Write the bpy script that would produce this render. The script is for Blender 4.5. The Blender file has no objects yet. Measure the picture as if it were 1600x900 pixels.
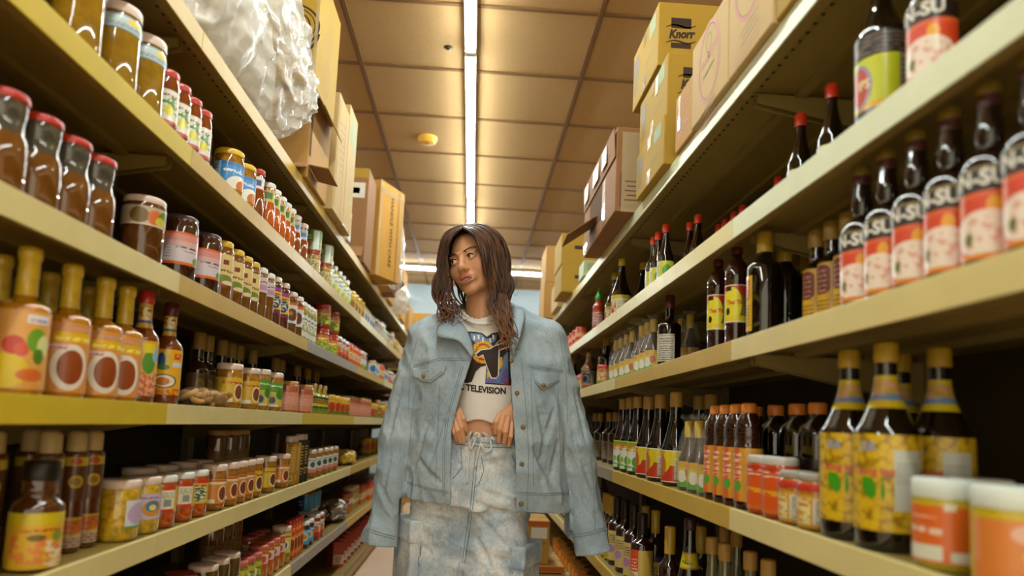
import bpy, bmesh, math, random
import numpy as np
from mathutils import Vector, Matrix
from mathutils.bvhtree import BVHTree
rnd = random.Random(7)
SC = bpy.context.scene
COL = SC.collection

# ---------------------------------------------------------------- camera (solved from the aisle's vanishing points)
F, PX, PY, ROLL, VPX, VPY = 1050.0, 785.0, 560.0, .05, 735.5, 663.0
def _ray(u, v): return Vector(((u - PX) / F, -(v - PY) / F, -1.0))
_Y = _ray(VPX, VPY).normalized()
_z = Vector((math.sin(ROLL), math.cos(ROLL), 0)); _Z = (_z - _Y * _z.dot(_Y)).normalized()
_X = _Y.cross(_Z)
CAMROT = Matrix((_X, _Y, _Z))            # camera space -> world
CAMPOS = Vector((0, 0, 1.0))
cam_data = bpy.data.cameras.new('camera')
cam_data.sensor_width = 36.0
cam_data.lens = 36.0 * F / 1600.0
cam_data.shift_x = (800.0 - PX) / 1600.0
cam_data.shift_y = (PY - 450.0) / 1600.0
cam_data.clip_start = .05
cam_data.dof.use_dof = True
cam_data.dof.focus_distance = 2.22
cam_data.dof.aperture_fstop = 1.9
cam = bpy.data.objects.new('camera', cam_data); COL.objects.link(cam)
cam.matrix_world = Matrix.Translation(CAMPOS) @ CAMROT.to_4x4()
SC.camera = cam

def on_x(u, v, X): d = CAMROT @ _ray(u, v); return CAMPOS + d * (X / d.x)
def on_y(u, v, Y): d = CAMROT @ _ray(u, v); return CAMPOS + d * (Y / d.y)
def project(p):
    c = CAMROT.transposed() @ (Vector(p) - CAMPOS)
    return PX + F * c.x / -c.z, PY - F * c.y / -c.z
def y_for_u(u, X, Z):                     # where along the aisle a thing at X, Z shows at column u
    lo, hi = .3, 30.0
    s = 1 if X > 0 else -1
    for _ in range(50):
        m = (lo + hi) / 2
        if (project((X, m, Z))[0] - u) * s > 0: lo = m
        else: hi = m
    return (lo + hi) / 2

# ---------------------------------------------------------------- world and exposure
world = bpy.data.worlds.new('world'); SC.world = world; world.use_nodes = True
bg = world.node_tree.nodes['Background']
bg.inputs[0].default_value = (1.0, .90, .66, 1); bg.inputs[1].default_value = .66
SC.view_settings.view_transform = 'Standard'; SC.view_settings.look = 'None'
SC.view_settings.exposure = 1.36; SC.view_settings.gamma = 1.0
SC.view_settings.use_curve_mapping = False
TUBE_POWER = 27.0                         # the fluorescent tubes' emission

# ---------------------------------------------------------------- material helpers
def lin(h):
    if not isinstance(h, str): return tuple(h)[:3]
    c = [int(h[i:i + 2], 16) / 255 for i in (0, 2, 4)]
    return tuple(x / 12.92 if x <= .04045 else ((x + .055) / 1.055) ** 2.4 for x in c)
class NT:
    def __init__(s, name):
        s.m = bpy.data.materials.new(name); s.m.use_nodes = True
        s.t = s.m.node_tree; s.b = s.t.nodes['Principled BSDF']; s.uv = None
    def n(s, typ, **kw):
        nd = s.t.nodes.new(typ)
        for k, v in kw.items(): setattr(nd, k, v)
        return nd
    def l(s, a, b): s.t.links.new(a, b)
    def math(s, op, a, b=0.0, c=0.0):
        nd = s.n('ShaderNodeMath', operation=op)
        for i, x in enumerate((a, b, c)):
            if isinstance(x, (int, float)): nd.inputs[i].default_value = x
            else: s.l(x, nd.inputs[i])
        return nd.outputs[0]
    def mix(s, fac, a, b):
        nd = s.n('ShaderNodeMix', data_type='RGBA')
        for i, x in ((0, fac), (6, a), (7, b)):
            if isinstance(x, bpy.types.NodeSocket): s.l(x, nd.inputs[i])
            elif i == 0: nd.inputs[0].default_value = x
            else: nd.inputs[i].default_value = (*lin(x), 1)
        return nd.outputs[2]
    def noise(s, scale, coord=None, detail=3.0, stretch=None, rough=.55):
        if coord is None:
            coord = s.n('ShaderNodeTexCoord').outputs['Object']
        if stretch:
            mp = s.n('ShaderNodeMapping'); mp.inputs['Scale'].default_value = stretch
            s.l(coord, mp.inputs[0]); coord = mp.outputs[0]
        nd = s.n('ShaderNodeTexNoise'); nd.inputs['Scale'].default_value = scale
        nd.inputs['Detail'].default_value = detail; nd.inputs['Roughness'].default_value = rough
        s.l(coord, nd.inputs['Vector']); return nd.outputs[0]
    def ramp(s, fac, stops):
        nd = s.n('ShaderNodeValToRGB'); e = nd.color_ramp.elements
        while len(e) < len(stops): e.new(.5)
        for el, (p, c) in zip(e, stops): el.position = p; el.color = (*lin(c), 1)
        s.l(fac, nd.inputs[0]); return nd.outputs[0]
    def bump(s, h, strength=.3, dist=.002):
        nd = s.n('ShaderNodeBump'); nd.inputs['Strength'].default_value = strength; nd.inputs['Distance'].default_value = dist
        s.l(h, nd.inputs['Height']); s.l(nd.outputs[0], s.b.inputs['Normal'])
    def set(s, **kw):
        for k, v in kw.items():
            s.b.inputs[k.replace('_', ' ')].default_value = v
        return s
    def color(s, c):
        if isinstance(c, bpy.types.NodeSocket): s.l(c, s.b.inputs['Base Color'])
        else: s.b.inputs['Base Color'].default_value = (*lin(c), 1)
        return s
_mats = {}
def M(name, color, rough=.5, metal=0.0, coat=0.0, var=0.0, scale=30.0, bump=0.0, spec=.5, trans=0.0, alpha=1.0, sub=0.0, ior=1.45):
    if name in _mats: return _mats[name]
    t = NT(name); t.set(Roughness=rough, Metallic=metal, Coat_Weight=coat, Coat_Roughness=.04, Specular_IOR_Level=spec,
                        Transmission_Weight=trans, Alpha=alpha, Subsurface_Weight=sub, IOR=ior)
    if var or bump:
        nz = t.noise(scale)
        if var:
            a = lin(color); lo = tuple(x * (1 - var) for x in a); hi = tuple(min(1, x * (1 + var)) for x in a)
            t.color(t.ramp(nz, [(.3, lo), (.7, hi)]))
        else: t.color(color)
        if bump: t.bump(nz, bump)
    else: t.color(color)
    _mats[name] = t.m; return t.m
def label_mat(name, base, layers=(), rough=.35):
    """printed label: bands, panels, discs and rows of tiny print laid out on the label's own UVs"""
    if name in _mats: return _mats[name]
    t = NT(name); t.set(Roughness=rough, Coat_Weight=.25, Coat_Roughness=.1)
    uv = t.n('ShaderNodeUVMap').outputs[0]
    sx = t.n('ShaderNodeSeparateXYZ'); t.l(uv, sx.inputs[0]); U, V = sx.outputs[0], sx.outputs[1]
    cur = base
    for L in layers:
        k = L[0]
        if k in ('rect', 'print', 'blot'):
            _, u0, v0, u1, v1, c = L[:6]
            m = t.math('MULTIPLY', t.math('COMPARE', U, (u0 + u1) / 2, (u1 - u0) / 2), t.math('COMPARE', V, (v0 + v1) / 2, (v1 - v0) / 2))
            if k == 'print':
                rows = L[6] / max(1e-3, (v1 - v0))
                fr = t.math('FRACT', t.math('MULTIPLY', t.math('SUBTRACT', V, v0), rows))
                m = t.math('MULTIPLY', m, t.math('LESS_THAN', fr, .55))
                nz = t.noise(1.0, uv, 1.0, stretch=(60 * (L[7] if len(L) > 7 else 1), rows * 2.2, 1))
                m = t.math('MULTIPLY', m, t.math('GREATER_THAN', nz, .46))
            if k == 'blot':
                nz = t.noise(L[6], uv, 2.0)
                m = t.math('MULTIPLY', m, t.math('GREATER_THAN', nz, L[7] if len(L) > 7 else .5))
        elif k == 'ell':
            _, cu, cv, ru, rv, c = L[:6]
            mp = t.n('ShaderNodeMapping'); mp.inputs['Location'].default_value = (-cu / ru, -cv / rv, 0)
            mp.inputs['Scale'].default_value = (1 / ru, 1 / rv, 0); t.l(uv, mp.inputs[0])
            ln = t.n('ShaderNodeVectorMath', operation='LENGTH'); t.l(mp.outputs[0], ln.inputs[0])
            m = t.math('LESS_THAN', ln.outputs['Value'], 1.0)
        cur = t.mix(m, cur, c)
    t.color(cur); _mats[name] = t.m; return t.m

# ---------------------------------------------------------------- mesh helpers
class MB:
    """collects faces into ONE mesh; every face may carry a material slot and UVs"""
    def __init__(s): s.v = []; s.f = []; s.mi = []; s.uv = {}; s.smooth = []
    def add(s, verts, faces, mi=0, smooth=False, uvs=None):
        o = len(s.v); s.v += [tuple(p) for p in verts]
        for k, fc in enumerate(faces):
            if uvs is not None: s.uv[len(s.f)] = [uvs[i] for i in fc]
            s.f.append([i + o for i in fc]); s.mi.append(mi); s.smooth.append(smooth)
        return s
    def box(s, x0, x1, y0, y1, z0, z1, mi=0, mat=None):
        c = [Vector((x, y, z)) for z in (z0, z1) for y in (y0, y1) for x in (x0, x1)]
        if mat is not None: c = [mat @ p for p in c]
        return s.add(c, [(0, 2, 3, 1), (4, 5, 7, 6), (0, 1, 5, 4), (2, 6, 7, 3), (0, 4, 6, 2), (1, 3, 7, 5)], mi)
    def lathe(s, prof, n=28, mi=0, a0=0.0, a1=2 * math.pi, uv=False, mfun=None, squash=(1, 1)):
        full = abs(a1 - a0 - 2 * math.pi) < 1e-6
        cols = n if full else n + 1
        vs = []; us = []
        z0, z1 = prof[0][1], prof[-1][1]
        for r, z in prof:
            for j in range(cols):
                a = a0 + (a1 - a0) * j / n
                vs.append((r * math.cos(a) * squash[0], r * math.sin(a) * squash[1], z)); us.append((j / n, (z - z0) / max(1e-6, z1 - z0)))
        fs = []; 
        for i in range(len(prof) - 1):
            for j in range(n):
                k = (j + 1) % cols
                fs.append((i * cols + j, i * cols + k, (i + 1) * cols + k, (i + 1) * cols + j))
        o = len(s.f)
        s.add(vs, fs, mi, True, us if uv else None)
        if mfun:
            for q in range(o, len(s.f)): s.mi[q] = mfun((q - o) // n)
        return s
    def tube(s, pts, rad, n=8, mi=0, cap=True, flat=None):
        pts = [Vector(p) for p in pts]; m = len(pts)
        rad = rad if hasattr(rad, '__len__') else [rad] * m
        vs = []; up = None
        for i, p in enumerate(pts):
            t = (pts[min(i + 1, m - 1)] - pts[max(i - 1, 0)]).normalized()
            if up is None:
                up = t.orthogonal().normalized()
            up = (up - t * up.dot(t)); up = up.normalized() if up.length > 1e-6 else t.orthogonal().normalized()
            b = t.cross(up)
            for j in range(n):
                a = 2 * math.pi * j / n
                vs.append(p + up * (math.cos(a) * rad[i]) + b * (math.sin(a) * rad[i]))
        fs = [(i * n + j, i * n + (j + 1) % n, (i + 1) * n + (j + 1) % n, (i + 1) * n + j) for i in range(m - 1) for j in range(n)]
        if cap: fs += [tuple(range(n))[::-1], tuple((m - 1) * n + j for j in range(n))]
        return s.add(vs, fs, mi, True)
    def mesh(s, name, mats):
        me = bpy.data.meshes.new(name); me.from_pydata(s.v, [], s.f)
        mats = mats if isinstance(mats, (list, tuple)) else [mats]
        for m in mats: me.materials.append(m)
        me.polygons.foreach_set('material_index', s.mi); me.polygons.foreach_set('use_smooth', s.smooth)
        if s.uv:
            ul = me.uv_layers.new(name='UVMap')
            for pi, co in s.uv.items():
                for li, c in zip(me.polygons[pi].loop_indices, co): ul.data[li].uv = c
        me.update(); return me
    def obj(s, name, mats, parent=None, loc=None): return link(name, s.mesh(name, mats), parent, loc)
def link(name, data, parent=None, loc=None):
    o = bpy.data.objects.new(name, data); COL.objects.link(o)
    if parent is not None: o.parent = parent
    if loc is not None: o.location = loc
    return o
def tag(o, label=None, cat=None, group=None, kind=None):
    for k, v in (('label', label), ('category', cat), ('group', group), ('kind', kind)):
        if v: o[k] = v
    return o
def thing(name, label, cat, loc=(0, 0, 0), rz=0.0, group=None):
    o = link(name, None, None, loc); o.rotation_euler = (0, 0, rz); o.empty_display_size = .05
    return tag(o, label, cat, group)
def bevelled(me, w=.003, seg=2):
    bm = bmesh.new(); bm.from_mesh(me)
    bmesh.ops.bevel(bm, geom=[e for e in bm.edges if len(e.link_faces) == 2 and e.calc_face_angle(0) > .5], offset=w, segments=seg, affect='EDGES', profile=.5, clamp_overlap=True)
    bm.to_mesh(me); bm.free(); return me
def text_mesh(name, body, size=1.0, mats=None, extrude=.0, bold=0.0, shear=0.0, sx=1.0, align='CENTER', spacing=1.0):
    cu = bpy.data.curves.new(name, 'FONT'); cu.body = body; cu.size = size; cu.align_x = align; cu.align_y = 'CENTER'
    cu.extrude = extrude; cu.offset = bold; cu.shear = shear; cu.resolution_u = 3; cu.space_character = spacing
    ob = bpy.data.objects.new(name, cu); COL.objects.link(ob)
    dg = bpy.context.evaluated_depsgraph_get()
    me = bpy.data.meshes.new_from_object(ob.evaluated_get(dg))
    bpy.data.objects.remove(ob); bpy.data.curves.remove(cu)
    me.name = name
    if sx != 1.0:
        for v in me.vertices: v.co.x *= sx
    me.materials.clear()
    if mats: me.materials.append(mats)
    return me
# ================================================================ THE SETTING
CZ = 2.98                                  # ceiling height
XL, XR = -.68, .57                         # front edges of the two shelving runs
YEND = 7.72
m_floor = NT('floor vinyl'); m_floor.set(Roughness=.38)
_n = m_floor.noise(2.2, detail=4); m_floor.color(m_floor.ramp(_n, [(.3, 'c7a78c'), (.7, 'd6b89e')])); m_floor = m_floor.m
m_ceil = NT('ceiling tile'); m_ceil.set(Roughness=.9)
_n = m_ceil.noise(160, detail=2); _n2 = m_ceil.noise(1.3, detail=2)
_c = m_ceil.mix(_n2, 'a88556', 'b29060'); m_ceil.color(m_ceil.mix(m_ceil.math('LESS_THAN', _n, .36), _c, '93713f')); m_ceil.bump(_n, .25, .002); m_ceil = m_ceil.m
m_grid = M('ceiling grid brown', '6f4f28', .6)
m_wall = M('back wall paint', 'aebfca', .7, var=.05, scale=3)
m_wall2 = M('side wall paint', 'b9a98c', .8)
m_base = M('baseboard grey', '6d6a62', .6)

tag(MB().box(-4, 4, -3.5, 9.6, -.05, 0).obj('floor', m_floor), kind='structure')
tag(MB().box(-4, 4, -3.5, 9.6, CZ, CZ + .05).obj('ceiling', m_ceil), kind='structure')
tag(MB().box(-4, 4, 9.6, 9.7, 0, CZ).obj('wall_back', m_wall), kind='structure')
tag(MB().box(-4.1, -4, -3.5, 9.6, 0, CZ).obj('wall_left', m_wall2), kind='structure')
tag(MB().box(4, 4.1, -3.5, 9.6, 0, CZ).obj('wall_right', m_wall2), kind='structure')
tag(MB().box(-4, 4, 9.58, 9.6, 0, .1).obj('baseboard_back', m_base), kind='structure')
# T-bar grid of the suspended ceiling: main runners along the aisle, cross bars between
mb = MB()
TX0 = -.71
for k in range(-2, 4):
    x = TX0 + 1.235 * k
    mb.box(x - .014, x + .014, -3.5, 9.6, CZ - .010, CZ - .001)
    mb.box(x - .004, x + .004, -3.5, 9.6, CZ - .012, CZ - .010)
y = 3.61 - .597 * 12
while y < 9.5:
    if y > -3.5: mb.box(-4, 4, y - .011, y + .011, CZ - .008, CZ - .0005)
    y += .597
tag(mb.obj('trim_1', m_grid), kind='structure')

# ---------------------------------------------------------------- fluorescent fittings
m_tube = NT('lit tube'); m_tube.color('ffffff').set(Emission_Strength=TUBE_POWER, Emission_Color=(.90, 1.0, .97, 1)); m_tube = m_tube.m
m_house = M('fitting white', 'd9dcd6', .4)
def strip_light(label, x, y0, y1, cross=False, group=None):
    L = (y1 - y0); t = thing('strip_light', label, 'ceiling light', (x, (y0 + y1) / 2, CZ - .012), math.pi / 2 if cross else 0, group)
    if cross: t.location = ((y0 + y1) / 2, x, CZ - .012)
    h = MB().box(-.030, .030, -L / 2, L / 2, -.035, 0).mesh('housing', m_house); bevelled(h, .006)
    link('housing', h, t)
    # a half-round diffuser, lit
    pr = []
    n = 10
    vs = []
    for yy in (-L / 2 + .022, L / 2 - .022):
        for k in range(n + 1):
            a = math.pi * k / n
            vs.append((.026 * math.cos(a), yy, -.036 - .024 * math.sin(a)))
    fs = [(k, k + 1, n + 2 + k, n + 1 + k) for k in range(n)] + [tuple(range(n + 1))[::-1], tuple(range(n + 1, 2 * n + 2))]
    MB().add(vs, fs, 0, True).obj('tube', m_tube, t)
    for s in (-1, 1):
        e = MB().box(-.029, .029, s * L / 2 - .011, s * L / 2 + .011, -.063, -.035).mesh('end_cap', m_house); bevelled(e, .008)
        link('end_cap', e, t)
    return t
g = 'strip lights end to end over the aisle'
strip_light('long fluorescent strip light over the aisle, its end near the dark ceiling hook', -.098, 3.34, 5.62, group=g)
strip_light('fluorescent strip light over the aisle, closest to the camera', -.098, 1.04, 3.31, group=g)
strip_light('fluorescent strip light over the aisle, farthest along behind the hair', -.098, 5.65, 7.6, group=g)
strip_light('fluorescent strip light hanging behind the camera over the aisle', -.098, -1.26, 1.01, group=g)
strip_light('added fluorescent strip light over the aisle, last one behind the camera', -.098, -3.45, -1.29, group=g)  # unseen lamp, added to brighten her front and the lower shelves
strip_light('crosswise fluorescent strip light on the ceiling beside the stacked boxes', 8.35, -.1, 2.2, cross=True, group='crosswise strip lights at the aisle end')
strip_light('crosswise fluorescent strip light on the ceiling beside the handle box', 8.35, -2.4, -.13, cross=True, group='crosswise strip lights at the aisle end')
# a low lit cooler strip against the far wall
for k, (x, sd) in enumerate(((-2.55, 'behind the jar shelving'), (2.45, 'behind the bottle shelving'))):
    for y0, y1, w in ((-2.4, .3, 'back end'), (.4, 3.1, 'middle'), (3.2, 5.9, 'far end')):
        strip_light(f'added unseen fluorescent strip light over the neighbouring aisle {sd}, {w}', x, y0, y1, group='added strip lights of the neighbouring aisles')  # lamps out of view, added for more even light on the ceiling
t = thing('wall_light', 'low white light strip at the far wall above orange cartons', 'wall light', (-.62, 9.56, 2.36))
b = MB().box(-.33, .33, -.05, .03, .03, .09).mesh('housing', m_house); bevelled(b, .008); link('housing', b, t)
MB().box(-.31, .31, -.045, .01, -.005, .03).obj('tube', m_tube, t)
# smoke detector and a hole in the tile
p = CAMPOS + (CAMROT @ _ray(668, 219)) * ((CZ - .02 - 1) / (CAMROT @ _ray(668, 219)).z)
t = thing('smoke_detector', 'round yellowed smoke detector on the ceiling tile', 'smoke detector', (p.x, p.y, CZ))
m_det = M('aged plastic', 'd9a437', .45)
MB().lathe([(.0, -.045), (.045, -.045), (.056, -.038), (.060, -.022), (.066, -.018), (.068, -.004), (.068, 0)], 32).obj('cover', m_det, t)
MB().lathe([(.0, -.0465), (.012, -.0462), (.013, -.044)], 16).obj('sensor_button', M('sensor grey', '8c6a26', .5), t)
p = CAMPOS + (CAMROT @ _ray(701, 74)) * ((CZ - 1) / (CAMROT @ _ray(701, 74)).z)
t = MB().lathe([(.0, -.016), (.008, -.013), (.012, -.006), (.02, -.003), (.026, -.001), (.0, 0)], 14).obj('ceiling_hook', M('dark metal', '3a2a16', .5), None, (p.x, p.y, CZ))
tag(t, 'small dark hook hanging from the ceiling tile beside the strip light', 'hook')

# ---------------------------------------------------------------- shelving units
m_shelf_l = M('shelf enamel ochre', '80682a', .45, var=.06, scale=6)
m_shelf_r = M('shelf enamel cream', '8a763f', .45, var=.06, scale=6)
m_back = M('back panel brown', '3a2d12', .7)
m_yel = M('price strip yellow', 'c9ae0e', .38, var=.05, scale=9)
m_mus = M('price strip mustard', 'bd9a34', .38, var=.06, scale=9)
m_crm = M('price strip cream', 'd6c685', .36, var=.05, scale=9)
m_pale = M('price strip pale green white', 'd3d6b4', .34, var=.04, scale=9)
m_gry = M('price strip grey', '8d8577', .38, var=.06, scale=20)
m_slot = M('punched hole dark', '1c1408', .8)
LSH = {'T': 1.90, 'A': 1.612, 'B': 1.312, 'C': 1.015, 'D': .725, 'E': .416, 'F': .12}
RSH = {'T': 1.815, 'A': 1.49, 'B': 1.212, 'C': .845, 'D': .45, 'F': .12}
LEDGE = [1.545 - 1.22, 1.545, 2.762, 3.972, 5.19, 6.41, YEND]
REDGE = [1.462 - 1.22, 1.462, 2.678, 3.90, 5.12, 6.34, 7.6]
DEPTH = .46
def shelf_mesh(s, X, y0, y1, h, m):
    """pressed-steel shelf: pan with a folded front, punched slots near the front edge underneath"""
    b = MB(); back = X + s * DEPTH
    lo, hi = min(X, back), max(X, back)
    b.box(lo + (.004 if s > 0 else 0), hi - (.004 if s < 0 else 0), y0 + .002, y1 - .002, h - .020, h - .004)
    b.box(lo + .004 if s > 0 else hi - .03, lo + .03 if s > 0 else hi - .004, y0 + .002, y1 - .002, h - .04, h - .006)
    for q in (.15, .31): b.box(X + s * q - .012, X + s * q + .012, y0 + .01, y1 - .01, h - .034, h - .020)
    n = int((y1 - y0) / .03)
    for k in range(n):
        yy = y0 + .02 + k * .03
        b.box(X + s * .052 - .003, X + s * .052 + .003, yy - .004, yy + .004, h - .0206, h - .0199, 1)
    return b
def unit(s, X, y0, y1, shelves, cols, label, group, base_h=.12):
    t = thing('shelving_unit', label, 'shelving unit', (X + s * DEPTH / 2, (y0 + y1) / 2, 0), 0, group)
    off = Vector(t.location)
    def put(name, b, mats, par=t, bev=0):
        me = b.mesh(name, mats)
        me.transform(Matrix.Translation(-off))
        if bev: bevelled(me, bev)
        o = link(name, me, par); return o
    ms = m_shelf_l if s < 0 else m_shelf_r
    for key, h in shelves.items():
        if key == 'F': continue
        sh = put('shelf', shelf_mesh(s, X, y0, y1, h, ms), [ms, m_slot])
        st = MB(); pf = [(X, h - .046), (X, h), (X + s * .012, h), (X + s * .012, h - .0035), (X + s * .0035, h - .0035), (X + s * .0035, h - .046)]
        if s > 0: pf = pf[::-1]
        st.add([(x, yy, z) for yy in (y0 + .001, y1 - .001) for x, z in pf], [tuple(range(6)), tuple(range(11, 5, -1))] + [((k + 1) % 6, k, k + 6, (k + 1) % 6 + 6) for k in range(6)])
        put('price_strip', st, cols.get(key, m_crm), sh, .0008)
        for yy in (y0 + .012, y1 - .012):
            br = MB(); x1 = X + s * DEPTH; x0 = X + s * .05
            pts = [(x0, h - .03), (x1, h - .03), (x1, h - .12), (x1 - s * .05, h - .12), (x0, h - .05)]
            v = [(x, yy + d, z) for d in (-.002, .002) for x, z in pts]
            br.add(v, [(0, 1, 2, 3, 4), (9, 8, 7, 6, 5)] + [(i, i + 5, (i + 1) % 5 + 5, (i + 1) % 5) for i in range(5)])
            put('bracket', br, ms)
    top = max(shelves.values())
    xb = X + s * DEPTH
    put('back_panel', MB().box(min(xb, xb + s * .012), max(xb, xb + s * .012), y0, y1, 0, top + .05), m_back)
    for yy in (y0 + .013, y1 - .013): put('upright', MB().box(min(xb, xb - s * .03), max(xb, xb - s * .03), yy - .0125, yy + .0125, 0, top + .06), ms, bev=.002)
    d = MB(); h = shelves['F']
    d.box(min(X, xb), max(X, xb), y0 + .001, y1 - .001, h - .03, h)
    dk = put('base_deck', d, ms, bev=.002)
    put('kick_plate', MB().box(min(X + s * .03, X + s * .04), max(X + s * .03, X + s * .04), y0 + .001, y1 - .001, 0, h - .03), m_mus if s < 0 else m_crm, dk)
    return t
near = ['closest to the camera', 'second along the aisle', 'third along the aisle', 'fourth along the aisle', 'fifth along the aisle', 'last at the far end']
lcols = [dict(T=m_mus, A=m_yel, B=m_crm, C=m_yel, D=m_crm, E=m_crm), dict(T=m_mus, A=m_mus, B=m_mus, C=m_crm, D=m_crm, E=m_crm),
         dict(T=m_mus, A=m_mus, B=m_gry, C=m_yel, D=m_crm, E=m_gry), dict(T=m_mus, A=m_crm, B=m_mus, C=m_crm, D=m_mus, E=m_mus),
         dict(T=m_crm, A=m_mus, B=m_crm, C=m_crm, D=m_crm, E=m_crm), dict(T=m_mus, A=m_crm, B=m_crm, C=m_crm, D=m_crm, E=m_crm)]
rcols = [dict(T=m_pale, A=m_pale, B=m_crm, C=m_crm, D=m_crm), dict(T=m_pale, A=m_crm, B=m_mus, C=m_mus, D=m_mus),
         dict(T=m_crm, A=m_crm, B=m_crm, C=m_gry, D=m_mus), dict(T=m_crm, A=m_crm, B=m_mus, C=m_crm, D=m_crm),
         dict(T=m_crm, A=m_crm, B=m_crm, C=m_crm, D=m_crm), dict(T=m_crm, A=m_crm, B=m_crm, C=m_crm, D=m_crm)]
for i in range(6):
    unit(-1, XL, LEDGE[i], LEDGE[i + 1], LSH, lcols[i], f'yellow edged metal shelving full of jars, bay {near[i]}', 'shelving bays on the jar side')
    unit(1, XR, REDGE[i], REDGE[i + 1], RSH, rcols[i], f'cream edged metal shelving full of dark bottles, bay {near[i]}', 'shelving bays on the soy sauce side')
# ================================================================ GOODS ON THE SHELVES
KINDS = {}
def glassy(name, c, var=.0, rough=.07, scale=40, trans=.0):
    return M(name, c, rough, coat=1.0, var=var, scale=scale, trans=trans)
LIDW = M('lid pale pink white', 'd8bfae', .35, coat=.4); LIDR = M('lid red', 'b3281a', .32, coat=.5); LIDY = M('lid yellow', 'd8ab25', .32, coat=.5)
LIDK = M('lid plum black', '4a3436', .3, coat=.5); LIDG = M('lid white', 'd9d6cc', .35, coat=.3); LIDN = M('lid tan', 'b98a45', .45)
CAPR = M('cap red', 'c93418', .35, coat=.4); CAPT = M('cap tan gold', 'a9823a', .5); CAPO = M('cap orange', 'cf7a28', .4); CAPK = M('cap maroon', '55190d', .4)
YWRAP = M('shrink band yellow', 'c9a520', .3, coat=.4, var=.15, scale=60)
def jar_prof(r, h, rn=.86, sh=.18, base=.0):
    return [(0, 0), (r * .82, 0), (r * .94, .003), (r, .010), (r, h * (1 - sh) * .5), (r, h * (1 - sh)), (r * .985, h * (1 - sh * .75)), (r * .94, h * (1 - sh * .5)), (r * rn, h * (1 - sh * .28)), (r * rn * .97, h * .96), (r * rn * .97, h)]
def waist_prof(r, h, rn=.88):
    return [(0, 0), (r * .8, 0), (r * .95, .004), (r, .012), (r * 1.0, h * .42), (r * .98, h * .55), (r * .86, h * .64), (r * .80, h * .70), (r * .82, h * .78), (r * .86, h * .86), (r * rn * .95, h * .93), (r * rn * .95, h)]
def bottle_prof(r, h, sh=.58, nk=.72, rn=.36):
    return [(0, 0), (r * .85, 0), (r * .96, .003), (r, .010), (r, h * sh * .5), (r, h * sh), (r * .97, h * (sh + .03)), (r * .86, h * (sh + (nk - sh) * .4)), (r * .58, h * (sh + (nk - sh) * .75)), (r * rn * 1.08, h * nk), (r * rn, h * (nk + .05)), (r * rn, h)]
def slope_prof(r, h, sh=.40, rn=.33):
    out = [(0, 0), (r * .85, 0), (r * .97, .003), (r, .010), (r, h * sh)]
    for k in range(1, 8):
        t = k / 7; e = (1 - t) ** 1.6
        out.append((r * (rn + (1 - rn) * e) * (1 if t < 1 else 1), h * (sh + (.86 - sh) * t)))
    return out + [(r * rn, h)]
def cap_prof(r, z0, z1, round_=.004):
    return [(r * .98, z0), (r, z0 + .002), (r, z1 - round_), (r - round_ * .5, z1 - round_ * .3), (r - round_, z1), (0, z1)]
def rad_at(prof, z):
    for (r0, z0), (r1, z1) in zip(prof, prof[1:]):
        if z0 <= z <= z1 and z1 > z0: return r0 + (r1 - r0) * (z - z0) / (z1 - z0)
    return prof[-1][0]
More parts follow.
